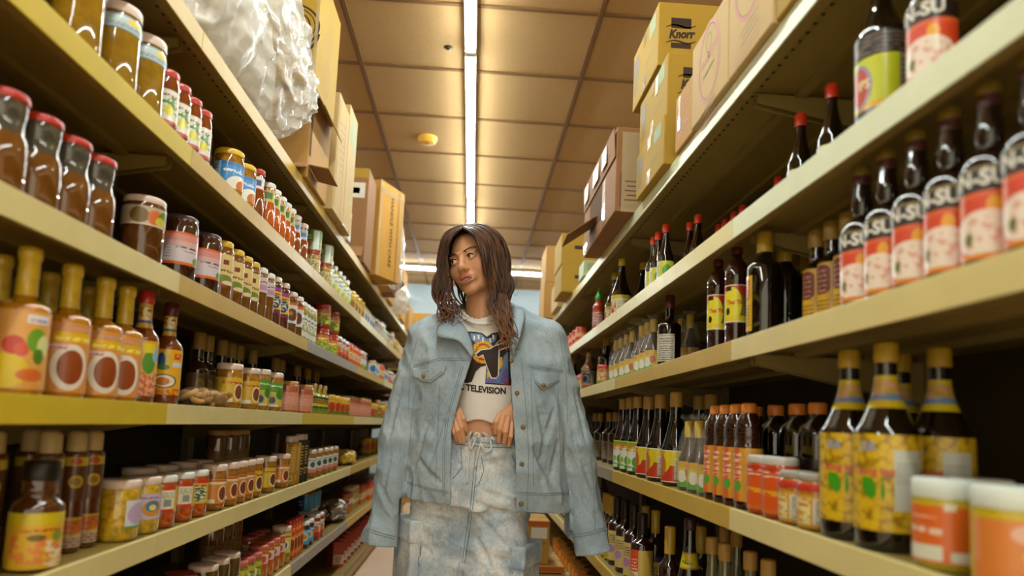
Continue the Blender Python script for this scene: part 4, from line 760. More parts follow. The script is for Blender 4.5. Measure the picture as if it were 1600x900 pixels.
def row(side, key, items, **kw):
    for it in items:
        kind, us = it[0], it[1]; opt = dict(kw); opt.update(it[2] if len(it) > 2 else {})
        for u in (us if isinstance(us, (list, tuple)) else [us]): put(side, key, kind, u, **opt)
def run(side, key, kind, Y0, n, gap=.006, **kw):
    k = KINDS[kind]; y = Y0
    for _ in range(n):
        q = put(side, key, kind, Y=y, **kw)
        y = (q[2] if q else y) + 2 * k.r * (1.42 if k.spec[6] else 1) + gap
    return y
BACK = 'back row of the '
# ---- jar side, second shelf down
row('L', 'A', [('olive_jar', [120, 180, 222]), ('leaf_jar', [250, 266, 288, 300]), ('blue_jar', [356, 376]), ('brown_waist', 398), ('orange_waist', [416, 425, 434, 442, 449]), ('bluew_waist', [458, 469])])
for u, kd, dd in ((150, 'olive_jar', .14), (203, 'olive_jar', .14), (308, 'tallamber', .13), (328, 'blue_jar', .13), (418, 'bigdark', .12), (90, 'olive_jar', .04)):
    put('L', 'A', kd, u, d=dd, where=BACK + SHELFNAME[('L', 'A')] if dd > .1 else None)
for u in (486, 505):
    q = put('L', 'A', 'redtop_jar', u)
    if q: put('L', 'A', 'green_can', Y=q[2], z=q[3], where='jars on the second shelf down, jar side')
for u in (296, 303):
    pass
row('L', 'A', [('whitegreen_bottle', [515, 522, 529, 535, 541]), ('yellow_jar', [547, 552, 557, 562])])
# ---- third shelf down
row('L', 'B', [('tamarind', [-4, 36, 80, 136]), ('pinkband', 222), ('mango', [278, 317]), ('cream', [344, 362, 376, 388]), ('lilac', [401, 413]), ('eagle', [424, 437]), ('diamond', [450, 460]), ('whitetall', [468, 474, 479, 484])])
for u in (-14, 30, 76): put('L', 'B', 'bigdark', u, d=.115, where=BACK + SHELFNAME[('L', 'B')])
for u in (22, 40): 
    pass
for u, dd in ((415, .12), (457, .12)): put('L', 'B', 'bigdark', u, d=dd, where=BACK + SHELFNAME[('L', 'B')])
for u in (500, 515):
    q = put('L', 'B', 'kimchi', u, d=.03)
    if q: put('L', 'B', 'kimchi', Y=q[2], z=q[3], d=.03, where='top of its twin, third shelf down, jar side')
row('L', 'B', [('redwhite', [524, 530, 536]), ('orangejar', [542, 547, 551, 555]), ('lavender', [560, 564]), ('bluecan', 578)])
# ---- eye level shelf
row('L', 'C', [('fruit', 36, dict(turn=42)), ('sate', [104, 157, 186], dict(turn=44)), ('brownsauce2', 211), ('brownsauce', 262, dict(turn=34, sc=.96)), ('bowljar', [357, 386]), ('greenjar', [403, 424]), ('pinkjar', [447, 471]), ('greenbottle', [489, 497, 505]), ('yellowred', [514, 522, 530, 537])])
for u in (-8, 70, 132): put('L', 'C', 'sate', u, d=.115, where=BACK + SHELFNAME[('L', 'C')])
for u in (308, 322, 344, 358, 370, 392, 428, 437, 462, 478, 492): put('L', 'C', 'tancap', u, d=.16, where=BACK + SHELFNAME[('L', 'C')])
# ---- fifth shelf down
row('L', 'D', [('frontsauce', 58, dict(d=.0145)), ('tallfish', [112, 138], dict(d=.06)), ('noodle', 184), ('lilacpickle', 222), ('redborder', [250, 279]), ('yellowpic', 302), ('orangebowl', [332, 352, 366, 378]), ('yellowbowl', [392, 414]), ('orangebowl', 437), ('goldtin', [447, 457]), ('blacktin', [465, 471]), ('whitefish', [482, 492, 502, 510, 518])])
for u in (4, 42, 68, -20): put('L', 'D', 'tallfish', u, d=.115 if u != 4 else .06, where=BACK + SHELFNAME[('L', 'D')])
for u in (338, 357, 372): put('L', 'D', 'tallamber', u, d=.15, where=BACK + SHELFNAME[('L', 'D')])
for u in (215, 250, 285, 310): put('L', 'D', 'noodle', u, d=.135, where=BACK + SHELFNAME[('L', 'D')])
for u in (570, 578): put('L', 'D', 'yellowcan', u, d=.1)
# ---- knee level shelf
row('L', 'E', [('redpack', [250, 272], dict(d=.05)), ('bigpale', [300, 322, 343]), ('greenspice', [358, 369, 379]), ('redlabel', [392, 401, 409, 417]), ('yellowleaf', 432), ('orangespice', [447, 453, 459, 464]), ('bluejar', [473, 480]), ('redwhite', [489, 495])])
for u in (328, 345, 360): put('L', 'E', 'tallamber', u, d=.13, where=BACK + SHELFNAME[('L', 'E')])
for u in (388, 398, 408): put('L', 'E', 'redlabel', u, d=.11, where=BACK + SHELFNAME[('L', 'E')])
for u in (474, 481, 487):
    q = put('L', 'E', 'bluejar', u, d=.1, where=BACK + SHELFNAME[('L', 'E')])
    if q: put('L', 'E', 'navycan', Y=q[2], z=q[3], d=.09, where='jars on the knee level shelf, jar side')
OCC[('L', 'E')] += [(XL - .10, 3.55 + .06 * q, .11) for q in range(11)]
# ---- far ends of the jar side: mixed rows that shrink towards the end of the aisle
mixes = {'A': ['whitegreen_bottle', 'yellow_jar', 'lavender', 'bluecan', 'yellowred', 'redwhite', 'cream'], 'B': ['bluecan', 'redwhite', 'lavender', 'orangejar', 'yellow_jar', 'kimchi'],
         'C': ['yellowred', 'greenbottle', 'redwhite', 'pinkjar', 'yellow_jar'], 'D': ['yellowcan', 'whitefish', 'yellowbowl', 'noodle'], 'E': ['redlabel', 'greenspice', 'yellowleaf', 'orangejar']}
for key, kinds in mixes.items():
    ys = [o[1] for o in OCC[('L', key)]]; y = max(ys) + .07
    r2 = random.Random(ord(key))
    while y < 7.3:
        kd = r2.choice(kinds); n = r2.randint(2, 4)
        y = run('L', key, kd, y, n, gap=.008, d=r2.uniform(.02, .05)) + r2.choice((.0, .03, .08))
# ---- soy side
row('R', 'A', [('mpot', 1378, dict(turn=-30)), ('chin', 1456, dict(turn=-72)), ('redcapbottle', [1300, 1251], dict(d=.085)), ('redcapbottle', [1216, 1160, 1147, 1133, 1124], dict(d=.2, where=BACK + SHELFNAME[('R', 'A')])), ('redcapbottle', [1090, 1077], dict(d=.10)), ('redcapbottle', [1040, 1028, 1022], dict(d=.03)), ('tallyellowcap', 971), ('tallyellowcap', 1004, dict(d=.13)), ('tallyellowcap', 960, dict(d=.05)), ('sriracha', 935, dict(turn=-20)), ('orangelid', [908, 902, 897, 892, 888, 884])])
row('R', 'B', [('chin', [1620, 1556, 1490, 1436, 1392, 1349], dict(turn=-70)), ('darktall', 1195, dict(turn=-38)), ('thai', [1151, 1122], dict(turn=-40, sc=.79)), ('nutrition', 1046, dict(turn=-36)), ('ketjap', 920), ('nutjar', 944)])
row('R', 'B', [('maggi', [1327, 1301, 1277], dict(d=.075, turn=-52)), ('darktall', 1226, dict(d=.10)), ('darktall', [1262, 1218], dict(d=.2, where=BACK + SHELFNAME[('R', 'B')]))])
row('R', 'B', [('wrapped', [1021, 1012, 1004, 988, 979, 970, 963], dict(d=.03)), ('wrapped', [1064, 1078], dict(d=.12, where=BACK + SHELFNAME[('R', 'B')])), ('wine', [955], dict(d=.04))])
row('R', 'C', [('frontorange2', 1580, dict(d=.0145, turn=-34)), ('frontorange', 1478, dict(d=.0145, turn=-30)), ('bean', [1386, 1328], dict(d=.022, turn=-28)), ('redband', [1282, 1251]), ('redjar', [1222, 1200]), ('plastic', [1171, 1158, 1145, 1129]), ('wrapped', [1114, 1100, 1086]), ('redyellow', [1056, 1031, 1013]), ('greenwhite', [996, 984, 973]), ('wine', [952, 962, 938, 930], dict(d=.09))])
row('R', 'C', [('frontorange', 1534, dict(d=.09)), ('bean', [1470, 1555], dict(d=.125, where=BACK + SHELFNAME[('R', 'C')])), ('petdark', [1212, 1246, 1278, 1180], dict(d=.11, where=BACK + SHELFNAME[('R', 'C')])), ('redyellow', [1110, 1092, 1040], dict(d=.14, where=BACK + SHELFNAME[('R', 'C')])), ('wine', [1000, 985, 1012], dict(d=.15, where=BACK + SHELFNAME[('R', 'C')]))])
row('R', 'D', [('winedark', [964, 976, 990], dict(d=.03)), ('redcream', 1003), ('winegold', 1046), ('yellowneck', 1077), ('clearoil', [1112, 1132], dict(d=.03)), ('clearoil', [1172, 1200, 1228], dict(d=.05)), ('winegold', [1030, 1024], dict(d=.09)), ('clearoil', [1150, 1160], dict(d=.14, where=BACK + SHELFNAME[('R', 'D')])), ('winegold', [1095, 1105], dict(d=.13, where=BACK + SHELFNAME[('R', 'D')]))])
rm = {'A': ['orangelid', 'redcapbottle', 'orangelid'], 'B': ['ketjap', 'nutjar', 'wine'], 'C': ['wine', 'greenwhite'], 'D': ['winedark', 'winegold']}
for key, kinds in rm.items():
    ys = [o[1] for o in OCC[('R', key)]]; y = max(ys) + .06; r2 = random.Random(ord(key) + 9)
    while y < 4.6:
        y = run('R', key, r2.choice(kinds), y, r2.randint(2, 4), gap=.008, d=.03) + r2.choice((0, .03))

# ---------------------------------------------------------------- labels that single each one out
ORD = ['first', 'second', 'third', 'fourth', 'fifth', 'sixth', 'seventh', 'eighth', 'ninth', 'tenth', 'eleventh', 'twelfth', 'thirteenth', 'fourteenth', 'fifteenth', 'sixteenth', 'seventeenth', 'eighteenth', 'nineteenth', 'twentieth',
       'twenty-first', 'twenty-second', 'twenty-third', 'twenty-fourth', 'twenty-fifth', 'twenty-sixth', 'twenty-seventh', 'twenty-eighth', 'twenty-ninth', 'thirtieth']
def finish_labels():
    by = {}
    for root, kind, where, note in ITEMS: by.setdefault((kind, where), []).append(root)
    for (kind, where), rs in by.items():
        k = KINDS[kind]; rs.sort(key=lambda o: o.location.y)
        grp = f'{k.plural} on the {where}'
        for i, r in enumerate(rs):
            d = k.desc
            tail = where if len(rs) == 1 else f'{ORD[i]} from camera, {where}'
            lab = f'{d}, {tail}'
            room = 16 - len(tail.replace(',', ' ').split())
            if len(lab.replace(',', ' ').replace('-', ' ').split()) > 16:
                q = d.split()[:room]
                WEAK = {'with', 'and', 'of', 'a', 'in', 'the', 'standing', 'on', 'at', 'its', 'bright', 'yellow', 'white', 'red', 'green', 'pale', 'pink', 'black', 'maroon', 'gold', 'silver', 'tan', 'dark', 'broad', 'round', 'plum', 'brown', 'cream', 'purple', 'nutrition'}
                while len(q) > 4 and q[-1].rstrip(',') in WEAK: q.pop()
                lab = ' '.join(q).rstrip(',') + ', ' + tail
            tag(r, lab, k.cat, grp)
# ================================================================ CARTONS AND BAGS ON THE TOP SHELVES
def cardboard(name, c, dark=.12):
    t = NT(name); t.set(Roughness=.75)
    n1 = t.noise(4, detail=4); n2 = t.noise(60, detail=2, stretch=(1, 1, .05))
    a = lin(c); b = tuple(x * (1 - dark) for x in a)
    t.color(t.mix(t.math('MULTIPLY', n2, .5), t.mix(n1, a, b), tuple(x * .8 for x in a))); t.bump(n2, .08, .001)
    return t.m
CB_TAN = cardboard('cardboard tan', 'b98a44'); CB_LIGHT = cardboard('cardboard cream', 'c2a36c'); CB_GOLD = cardboard('cardboard gold', 'ab861f'); CB_BROWN = cardboard('cardboard brown', '936538'); CB_ORANGE = cardboard('cardboard orange', 'c08a2e'); CB_GOLDL = cardboard('cardboard pale gold', 'b8974a'); CB_IN = M('carton inside painted shade', '5a3d20', .9)
INK = M('ink dark brown', '33200f', .6); INKG = M('ink grey', '7a6a55', .6); INKR = M('ink faded red', 'c08074', .6); INKGR = M('ink sage', '8f9a72', .6)
TAPE = NT('packing tape'); TAPE.set(Roughness=.15, Alpha=.45, Coat_Weight=1.0, Specular_IOR_Level=.8).color('d6c29a'); TAPE.bump(TAPE.noise(50), .5, .006); TAPE = TAPE.m
PAPER = M('paper label white', 'd3ccbd', .6)
class Carton:
    """a carton whose faces take prints; face axes: 'A' the aisle-facing side, 'C' the side toward the camera"""
    def __init__(s, name, label, x0, x1, y0, y1, z0, z1, mat, side=1, rz=0.0, group=None, cat='box'):
        s.x, s.y, s.z = (x1 - x0) / 2, (y1 - y0) / 2, z1 - z0
        s.t = thing(name, label, cat, ((x0 + x1) / 2, (y0 + y1) / 2, z0), rz, group); s.side = side
        b = MB().box(-s.x, s.x, -s.y, s.y, 0, s.z).mesh('body', mat); bevelled(b, .004, 2); s.body = link('body', b, s.t)
        sm = MB()                                       # the seam where the top flaps meet, and its folded edges
        sm.box(-s.x * .98, s.x * .98, -.0012, .0012, s.z - .001, s.z + .0006)
        sm.obj('flap_seam', INK, s.t)
    def M(s, face):
        if face == 'A':                                 # u to the viewer's right as seen from the aisle
            if s.side > 0: return Matrix(((0, 0, -1, -s.x - .0006), (-1, 0, 0, 0), (0, 1, 0, 0), (0, 0, 0, 1)))
            return Matrix(((0, 0, 1, s.x + .0006), (1, 0, 0, 0), (0, 1, 0, 0), (0, 0, 0, 1)))
        return Matrix(((1, 0, 0, 0), (0, 0, -1, -s.y - .0006), (0, 1, 0, 0), (0, 0, 0, 1)))
    def put(s, face, name, me, u, v, rot=0.0):
        me.transform(s.M(face) @ Matrix.Translation((u, v, 0)) @ Matrix.Rotation(rot, 4, 'Z')); return link(name, me, s.t)
    def text(s, face, body, size, u, v, m=INK, rot=0.0, bold=.0, shear=0.0, sx=1.0, name='print'):
        return s.put(face, name, text_mesh(name, body, size, m, bold=bold, shear=shear, sx=sx), u, v, rot)
    def rect(s, face, u0, v0, u1, v1, m, name='print', lift=.0):
        me = MB().add([(u0, v0, lift), (u1, v0, lift), (u1, v1, lift), (u0, v1, lift)], [(0, 1, 2, 3)]).mesh(name, m); return s.put(face, name, me, 0, 0)
    def ring(s, face, u, v, ru, rv, w, m, name='print', a0=0, a1=360):
        n = 48; vs = []
        for k in range(n + 1):
            a = math.radians(a0 + (a1 - a0) * k / n)
            vs += [(ru * math.cos(a), rv * math.sin(a), 0), ((ru - w) * math.cos(a), (rv - w) * math.sin(a), 0)]
        me = MB().add(vs, [(2 * k, 2 * k + 2, 2 * k + 3, 2 * k + 1) for k in range(n)]).mesh(name, m); return s.put(face, name, me, u, v)
    def lines(s, face, u, v, w, n, gap, m, rot=0.0, th=.004):
        b = MB()
        for k in range(n):
            ww = w * (1 - .25 * (k % 2)); b.add([(-ww / 2, -k * gap, 0), (ww / 2, -k * gap, 0), (ww / 2, -k * gap - th, 0), (-ww / 2, -k * gap - th, 0)], [(3, 2, 1, 0)])
        return s.put(face, 'print', b.mesh('print', m), u, v, rot)
    def wave(s, face, u, v, w, amp, th, m):
        n = 24; vs = []
        for k in range(n + 1):
            x = -w / 2 + w * k / n; y = amp * math.sin(2 * math.pi * (k / n)); q = th * (1 - .55 * abs(2 * k / n - 1))
            vs += [(x, y + q / 2 + x * .1, 0), (x, y - q / 2 + x * .1, 0)]
        me = MB().add(vs, [(2 * k + 1, 2 * k + 3, 2 * k + 2, 2 * k) for k in range(n)]).mesh('print', m); return s.put(face, 'print', me, u, v)
    def flap(s, pts, m, th=.004, name='flap'):
        """a stiff board flap through four local points"""
        p = [Vector(q) for q in pts]; n = (p[1] - p[0]).cross(p[3] - p[0]).normalized() * th
        v = [*p, *[q + n for q in p]]
        return MB().add(v, [(3, 2, 1, 0), (4, 5, 6, 7), (0, 1, 5, 4), (1, 2, 6, 5), (2, 3, 7, 6), (3, 0, 4, 7)]).obj(name, m, s.t)
TZL, TZR = LSH['T'] + .0004, RSH['T'] + .0004
# ---- jar side
c = Carton('cardboard_box', 'lower tan carton with torn open flaps beneath the reel printed carton', -1.03, -.665, 2.49, 2.83, TZL, 2.243, CB_TAN, -1)
c.ring('C', -.02, .19, .12, .05, .006, INK, a0=180, a1=360); c.flap([(-.02, -.172, .14), (.10, -.172, .02), (.096, -.172, .014), (-.026, -.172, .134)], INK, .0008, 'print')
c.rect('A', -.166, .09, -.135, .32, CB_IN, 'tear')  # flat dark panel: the shade inside the torn slit is in its colour
c.flap([(.184, -.16, .05), (.262, -.17, .035), (.268, -.02, .02), (.184, -.01, .04)], CB_BROWN)
c.flap([(.08, -.173, .03), (.184, -.173, .06), (.205, -.27, .004), (.10, -.27, .004)], CB_BROWN)
c.lines('A', -.02, .2, .09, 4, .03, INKG, math.pi / 2)
c = Carton('cardboard_box', 'upper tan carton printed with a dark reel above the torn one', -1.03, -.655, 2.46, 2.82, 2.2456, 2.72, CB_GOLD, -1)
for rr, ww in ((.105, .008), (.088, .004), (.07, .006), (.052, .004), (.034, .006), (.018, .004)): c.ring('C', .088, .235, rr, rr * .86, ww, INK)
c.ring('C', .088, .215, .108, .10, .01, INK, a0=185, a1=355); c.rect('C', .175, .0, .187, .46, TAPE, 'tape', .0006)
c.rect('C', .0, .41, .12, .425, INKG)
c.ring('A', .0, .12, .045, .075, .003, INKG); c.ring('A', .0, .37, .03, .05, .003, INKG); c.lines('A', .0, .30, .12, 5, .014, INKG, .3, .002)

c.flap([(.188, -.175, .012), (.188, .17, .012), (.232, .17, -.07), (.232, -.175, -.07)], CB_LIGHT)
c = Carton('cardboard_box', 'tall cream carton with faint green window print on the top shelf', -1.0, -.645, 2.865, 3.09, TZL, 2.43, CB_LIGHT, -1)
c.lines('A', -.02, .42, .12, 8, .03, INKG, .15, .003); c.rect('A', -.1, .02, -.085, .5, CB_TAN, 'edge_wear'); c.rect('A', .04, .0, .052, .53, CB_TAN, 'edge_wear')
c = Carton('cardboard_box', 'tall cream carton with two sage green panels beside the brown labelled carton', -1.0, -.645, 3.10, 3.30, TZL, 2.49, CB_LIGHT, -1)
c.rect('A', -.07, .42, -.005, .55, INKGR); c.rect('A', .01, .40, .075, .53, INKGR); c.lines('A', .0, .34, .12, 7, .035, INKGR, .15, .004); c.rect('A', -.1, .0, .1, .012, TAPE, 'tape')
c = Carton('snack_box', 'small white carton with orange and yellow print beside the cream cartons', -.80, -.668, 3.36, 3.43, TZL, 2.06, M('carton white', 'd2cec2', .5), -1)
c.rect('A', -.03, .03, .03, .07, M('print yellow', 'd2b01e', .5)); c.rect('A', -.03, .07, .03, .13, M('print orange', 'd0702a', .5)); c.rect('C', -.06, .03, .06, .12, M('print orange', 'd0702a', .5))
c = Carton('cardboard_box', 'brown carton with a white paper label and open lower flap', -1.0, -.662, 3.83, 4.12, TZL, 2.46, CB_BROWN, -1)
c.rect('C', .0, .38, .15, .47, PAPER, 'paper_label'); c.rect('C', .07, .405, .12, .44, INKG); c.rect('C', -.16, .5, .168, .555, CB_GOLD, 'tape', .0002)
c.lines('C', .04, .545, .2, 3, .016, INK, 0, .003); c.flap([(-.05, -.146, .09), (.16, -.146, .09), (.17, -.25, .012), (-.04, -.25, .012)], CB_BROWN)

c = Carton('cardboard_box', 'taped orange carton lettered handle with care, standing on end', -.16, .16, -.15, .15, TZL, 2.515, CB_ORANGE, -1)
c.t.location = (-.725, 4.345, TZL); c.t.rotation_euler = (0, 0, math.radians(-24))
c.text('A', 'HANDLE WITH CARE', .048, .0, .31, INK, -math.pi / 2, .001)
c.rect('A', .075, .0, .082, .6, INK, 'print'); c.rect('A', .1, .0, .13, .615, TAPE, 'tape', .0006); c.rect('A', -.15, .54, .15, .57, TAPE, 'tape', .0006); c.rect('A', -.145, .0, -.12, .615, TAPE, 'tape', .0006)
c.lines('C', .0, .5, .2, 3, .03, INK)
c = Carton('cardboard_box', 'tan carton behind the handle with care box on the top shelf', -1.0, -.66, 5.0, 5.3, TZL, 2.30, CB_TAN, -1); c.lines('C', .05, .3, .15, 4, .03, INKG); c.lines('A', .0, .3, .15, 4, .03, INKG)
c = Carton('cardboard_box', 'tan carton near the far end of the top jar shelf', -1.0, -.66, 5.9, 6.25, TZL, 2.36, CB_ORANGE, -1); c.lines('A', .0, .3, .15, 4, .03, INKG); c.rect('C', -.05, .2, .1, .3, PAPER, 'paper_label')
c = Carton('cardboard_box', 'small tan carton at the far end of the top jar shelf', -.98, -.66, 6.6, 6.95, TZL, 2.17, CB_TAN, -1); c.lines('C', .05, .2, .15, 3, .03, INKG)
c = Carton('cardboard_box', 'flattened brown carton lid poking out over the top jar shelf', -.95, -.60, 4.72, 4.92, TZL, 1.95, CB_BROWN, -1); c.flap([(.175, -.1, .05), (.175, .1, .05), (.235, .1, .10), (.235, -.1, .10)], CB_BROWN)
# ---- soy side
c = Carton('cardboard_box', 'gold carton with dark stencil print closest to the camera on the soy side', .56, .95, .90, 1.225, TZR, 2.13, CB_GOLD, 1)
for k in range(5): c.rect('A', .06, .10 + k * .018, .13, .11 + k * .018, INK)
c = Carton('cardboard_box', 'cream carton with a pink oval badge, beside the gold stencilled carton', .555, .93, 1.23, 1.458, TZR, 2.15, CB_LIGHT, 1)
def badge(c, v, k=1.0):
    c.ring('A', 0, v, .085 * k, .115 * k, .009, INKR); c.ring('A', 0, v, .075 * k, .105 * k, .002, INKG)
    c.ring('A', 0, v + .055 * k, .022 * k, .028 * k, .002, INKG); c.text('A', 'TRAN', .026 * k, -.028 * k, v + .012, INKR, .12, .0012); c.text('A', 'LONG', .026 * k, .034 * k, v + .02, INKR, .12, .0012)
    c.text('A', 'RAMEN FOOD', .013 * k, 0, v - .022, INKG, .12, .0004); c.lines('A', 0, v - .125 * k, .1, 3, .014, INKG, .1, .002); c.lines('A', -.01, v - .17 * k, .17, 2, .014, INKR, .1, .002)
badge(c, .20)
c = Carton('cardboard_box', 'cream carton with a full pink oval badge, behind the first badge carton', .555, .93, 1.462, 1.722, TZR, 2.045, CB_LIGHT, 1); badge(c, .125, .92)
c = Carton('cardboard_box', 'half crushed tan carton with faded red print and shiny tape', .56, .90, 1.73, 1.885, TZR, 1.985, CB_TAN, 1)
c.text('A', 'LUNG', .05, .0, .06, INKR, .3, .001, sx=.7); c.rect('A', -.05, .06, -.03, .16, TAPE, 'tape', .0006); c.lines('A', 0, .14, .1, 2, .02, INKR)
def knorr(c, u, v, k=1.0):
    c.rect('C', u - .033 * k, v + .012 * k, u + .033 * k, v + .052 * k, INK); c.rect('C', u - .033 * k, v - .052 * k, u + .033 * k, v - .034 * k, INK)
    c.rect('C', u - .05 * k, v - .022 * k, u + .05 * k, v + .016 * k, CB_GOLD, 'print', .0002)
    c.wave('C', u, v + .024 * k, .098 * k, .006 * k, .007 * k, INK); c.wave('C', u, v - .030 * k, .098 * k, .006 * k, .007 * k, INK)
    o = c.text('C', 'Knorr', .040 * k, u, v - .004 * k, INK, .06, .0022 * k, .3, .82); o.data.transform(Matrix.Translation((0, -.0006, 0)))
for i, (z0, z1, y0, y1, x0, lb) in enumerate(((TZR, 1.976, 1.955, 2.30, .546, 'gold stock carton, bottom of the stack of three'), (1.9776, 2.182, 1.965, 2.31, .556, 'gold stock carton lettered with a soup brand, middle of the stack of three'), (2.1826, 2.402, 2.045, 2.385, .545, 'gold stock carton lettered in dark script, top of the stack of three'))):
    c = Carton('stock_carton', lb, x0, x0 + .36, y0, y1, z0, z1, CB_GOLD, 1, group='gold stock cartons stacked on the soy side')
    h = z1 - z0
    if i: knorr(c, -.105 if i == 2 else -.098, h * .52, 1.0); 
    if i == 2: c.text('C', 'LIQUID', .03, .03, h * .40, INK, 0, .0008)
    
    c.rect('A', -.155, h * .50, -.085, h * .85, INKG); c.lines('A', -.12, h * .46, .07, 4, .014, INKG, 0, .006)
    c.rect('A', -.02, .0, .02, h * .28, TAPE, 'tape', .0006); c.rect('A', -.02, h * .75, .02, h, TAPE, 'tape', .0006); c.rect('A', -.018, .004, .016, h * .26, INKG, 'print', .0002)
    c.rect('A', .06, h * .68, .14, h * .94, INKGR); c.text('A', 'Stock liquid', .022, .06, h * .4, INKGR, .0)
    if i == 1: c.rect('A', .035, h * .62, .07, h * .93, PAPER, 'paper_label', .0008)
c = Carton('cardboard_box', 'worn brown carton overhanging the shelf with one flap hanging open', .497, .86, 2.42, 3.13, TZR, 2.145, CB_BROWN, 1)
c.rect('A', -.20, .06, .08, .21, CB_IN, 'opening'); c.flap([(-.1825, .19, .09), (-.1825, .02, .10), (-.30, .05, .02), (-.30, .22, .01)][::-1], CB_BROWN)  # no hole cut: a dark sheet paints in the shaded inside
c.flap([(-.1835, .34, .215), (-.1835, -.35, .215), (-.19, -.35, .325), (-.19, .34, .325)], CB_BROWN, .003, 'lid_flap')
for u0, u1 in ((-.30, -.20), (-.08, .05), (.12, .22)): c.rect('A', u0, .24, u1, .315, M('frayed white tape', 'cfcabd', .3, coat=.6), 'tape', .012)
c.rect('A', -.35, .0, -.25, .05, TAPE, 'tape', .0008); c.rect('A', .1, .0, .16, .2, TAPE, 'tape', .0008)
c.rect('C', -.16, .0, -.05, .31, TAPE, 'tape', .0006)
c.rect('C', -.165, .02, -.06, .15, M('ink plum', '6a4438', .6), 'print', .0002); c.rect('C', -.158, .027, -.067, .143, CB_BROWN, 'print', .0004); c.lines('C', -.112, .12, .07, 5, .018, M('ink plum', '6a4438', .6), 0, .005).data.transform(Matrix.Translation((0, -.0008, 0)))
for i, (x0, y0, z0, z1, lb) in enumerate(((.50, 3.95, TZR, 1.985, 'gold carton, lower of the pair behind the worn carton'), (.495, 3.96, 1.9855, 2.18, 'gold carton with dark printed mark, upper of the pair behind the worn carton'), (.50, 4.95, TZR, 2.09, 'tan carton, lower of the farthest pair'), (.505, 4.95, 2.0905, 2.37, 'tan carton with a round red stamp, upper of the farthest pair'))):
    c = Carton('cardboard_box', lb, x0, x0 + .36, y0, y0 + .34, z0, z1, CB_GOLD if i < 2 else CB_TAN, 1); h = z1 - z0
    c.rect('C', -.1, h * .5, -.04, h * .62, INK if i < 2 else INKR)
    if i == 3: c.ring('C', -.06, h * .42, .05, .05, .005, INKR); c.rect('C', -.12, h * .86, .02, h * .93, INKR)
    c.lines('A', 0, h * .6, .1, 2, .03, INKG)
c = Carton('snack_box', 'small pale green carton under the worn brown carton flap', .56, .72, 3.50, 3.66, TZR, 1.90, M('carton pale green', 'a9b58a', .5), 1); c.rect('C', -.06, .03, .05, .07, INKGR)
c = Carton('cardboard_box', 'tan carton before the farthest pair on the soy side', .54, .9, 4.45, 4.8, TZR, 2.0, CB_LIGHT, 1); c.lines('C', -.1, .15, .1, 3, .02, INKG)
# ---- on the floor
BAND = M('carton orange band', 'b5561c', .6)
c = Carton('cardboard_box', 'orange carton on the floor, lower of two beside the soy shelving', .265, .475, 3.22, 3.52, .0, .355, CB_ORANGE, 1); c.rect('C', -.1, .33, .1, .352, BAND); c.rect('C', -.06, .318, .09, .325, INK)
c = Carton('cardboard_box', 'orange carton with white sticker, upper of two beside the soy shelving', .275, .40, 3.24, 3.50, .3555, .56, CB_ORANGE, 1)
c.rect('C', -.058, .178, .058, .2, BAND); c.rect('C', -.026, .122, .05, .172, PAPER, 'paper_label'); c.lines('C', .0, .105, .09, 2, .012, INK, 0, .003); c.rect('C', -.035, .03, .02, .06, INK); c.rect('C', -.032, .033, .017, .057, CB_ORANGE, 'print', .0003)
for i, (x, y, z0, z1) in enumerate(((-1.05, 8.5, 0, .62), (-1.05, 8.5, .6205, 1.24), (-1.05, 8.5, 1.2405, 1.86), (-1.04, 8.5, 1.8605, 2.38))):
    c = Carton('cardboard_box', 'orange carton in the tower at the aisle end, ' + ('lowest one', 'second from the floor', 'third from the floor', 'topmost one')[i], x, x + .5, y, y + .4, z0, z1, CB_ORANGE, -1); c.lines('C', .1, .4, .2, 2, .05, INKG)
for i, (z0, z1) in enumerate(((0, .6), (.6005, 1.2), (1.2005, 1.8), (1.8005, 2.2))):
    c = Carton('cardboard_box', 'tan carton in the tower before the far wall on the soy side, ' + ('lowest', 'second', 'third', 'topmost')[i], .72, 1.2, 8.6, 9.0, z0, z1, CB_ORANGE if i == 3 else CB_TAN, 1); c.lines('C', -.1, .3, .2, 2, .05, INKG)
# ---- red packs and bright cartons on the bottom decks
y = 4.15
while y < 6.6: y = run('L', 'F', 'redpack', y, 3, gap=.02, d=.05) + .02
y = 2.9
while y < 4.6: y = run('R', 'F', 'spicebox', y, 3, gap=.02, d=.05) + .05
finish_labels()
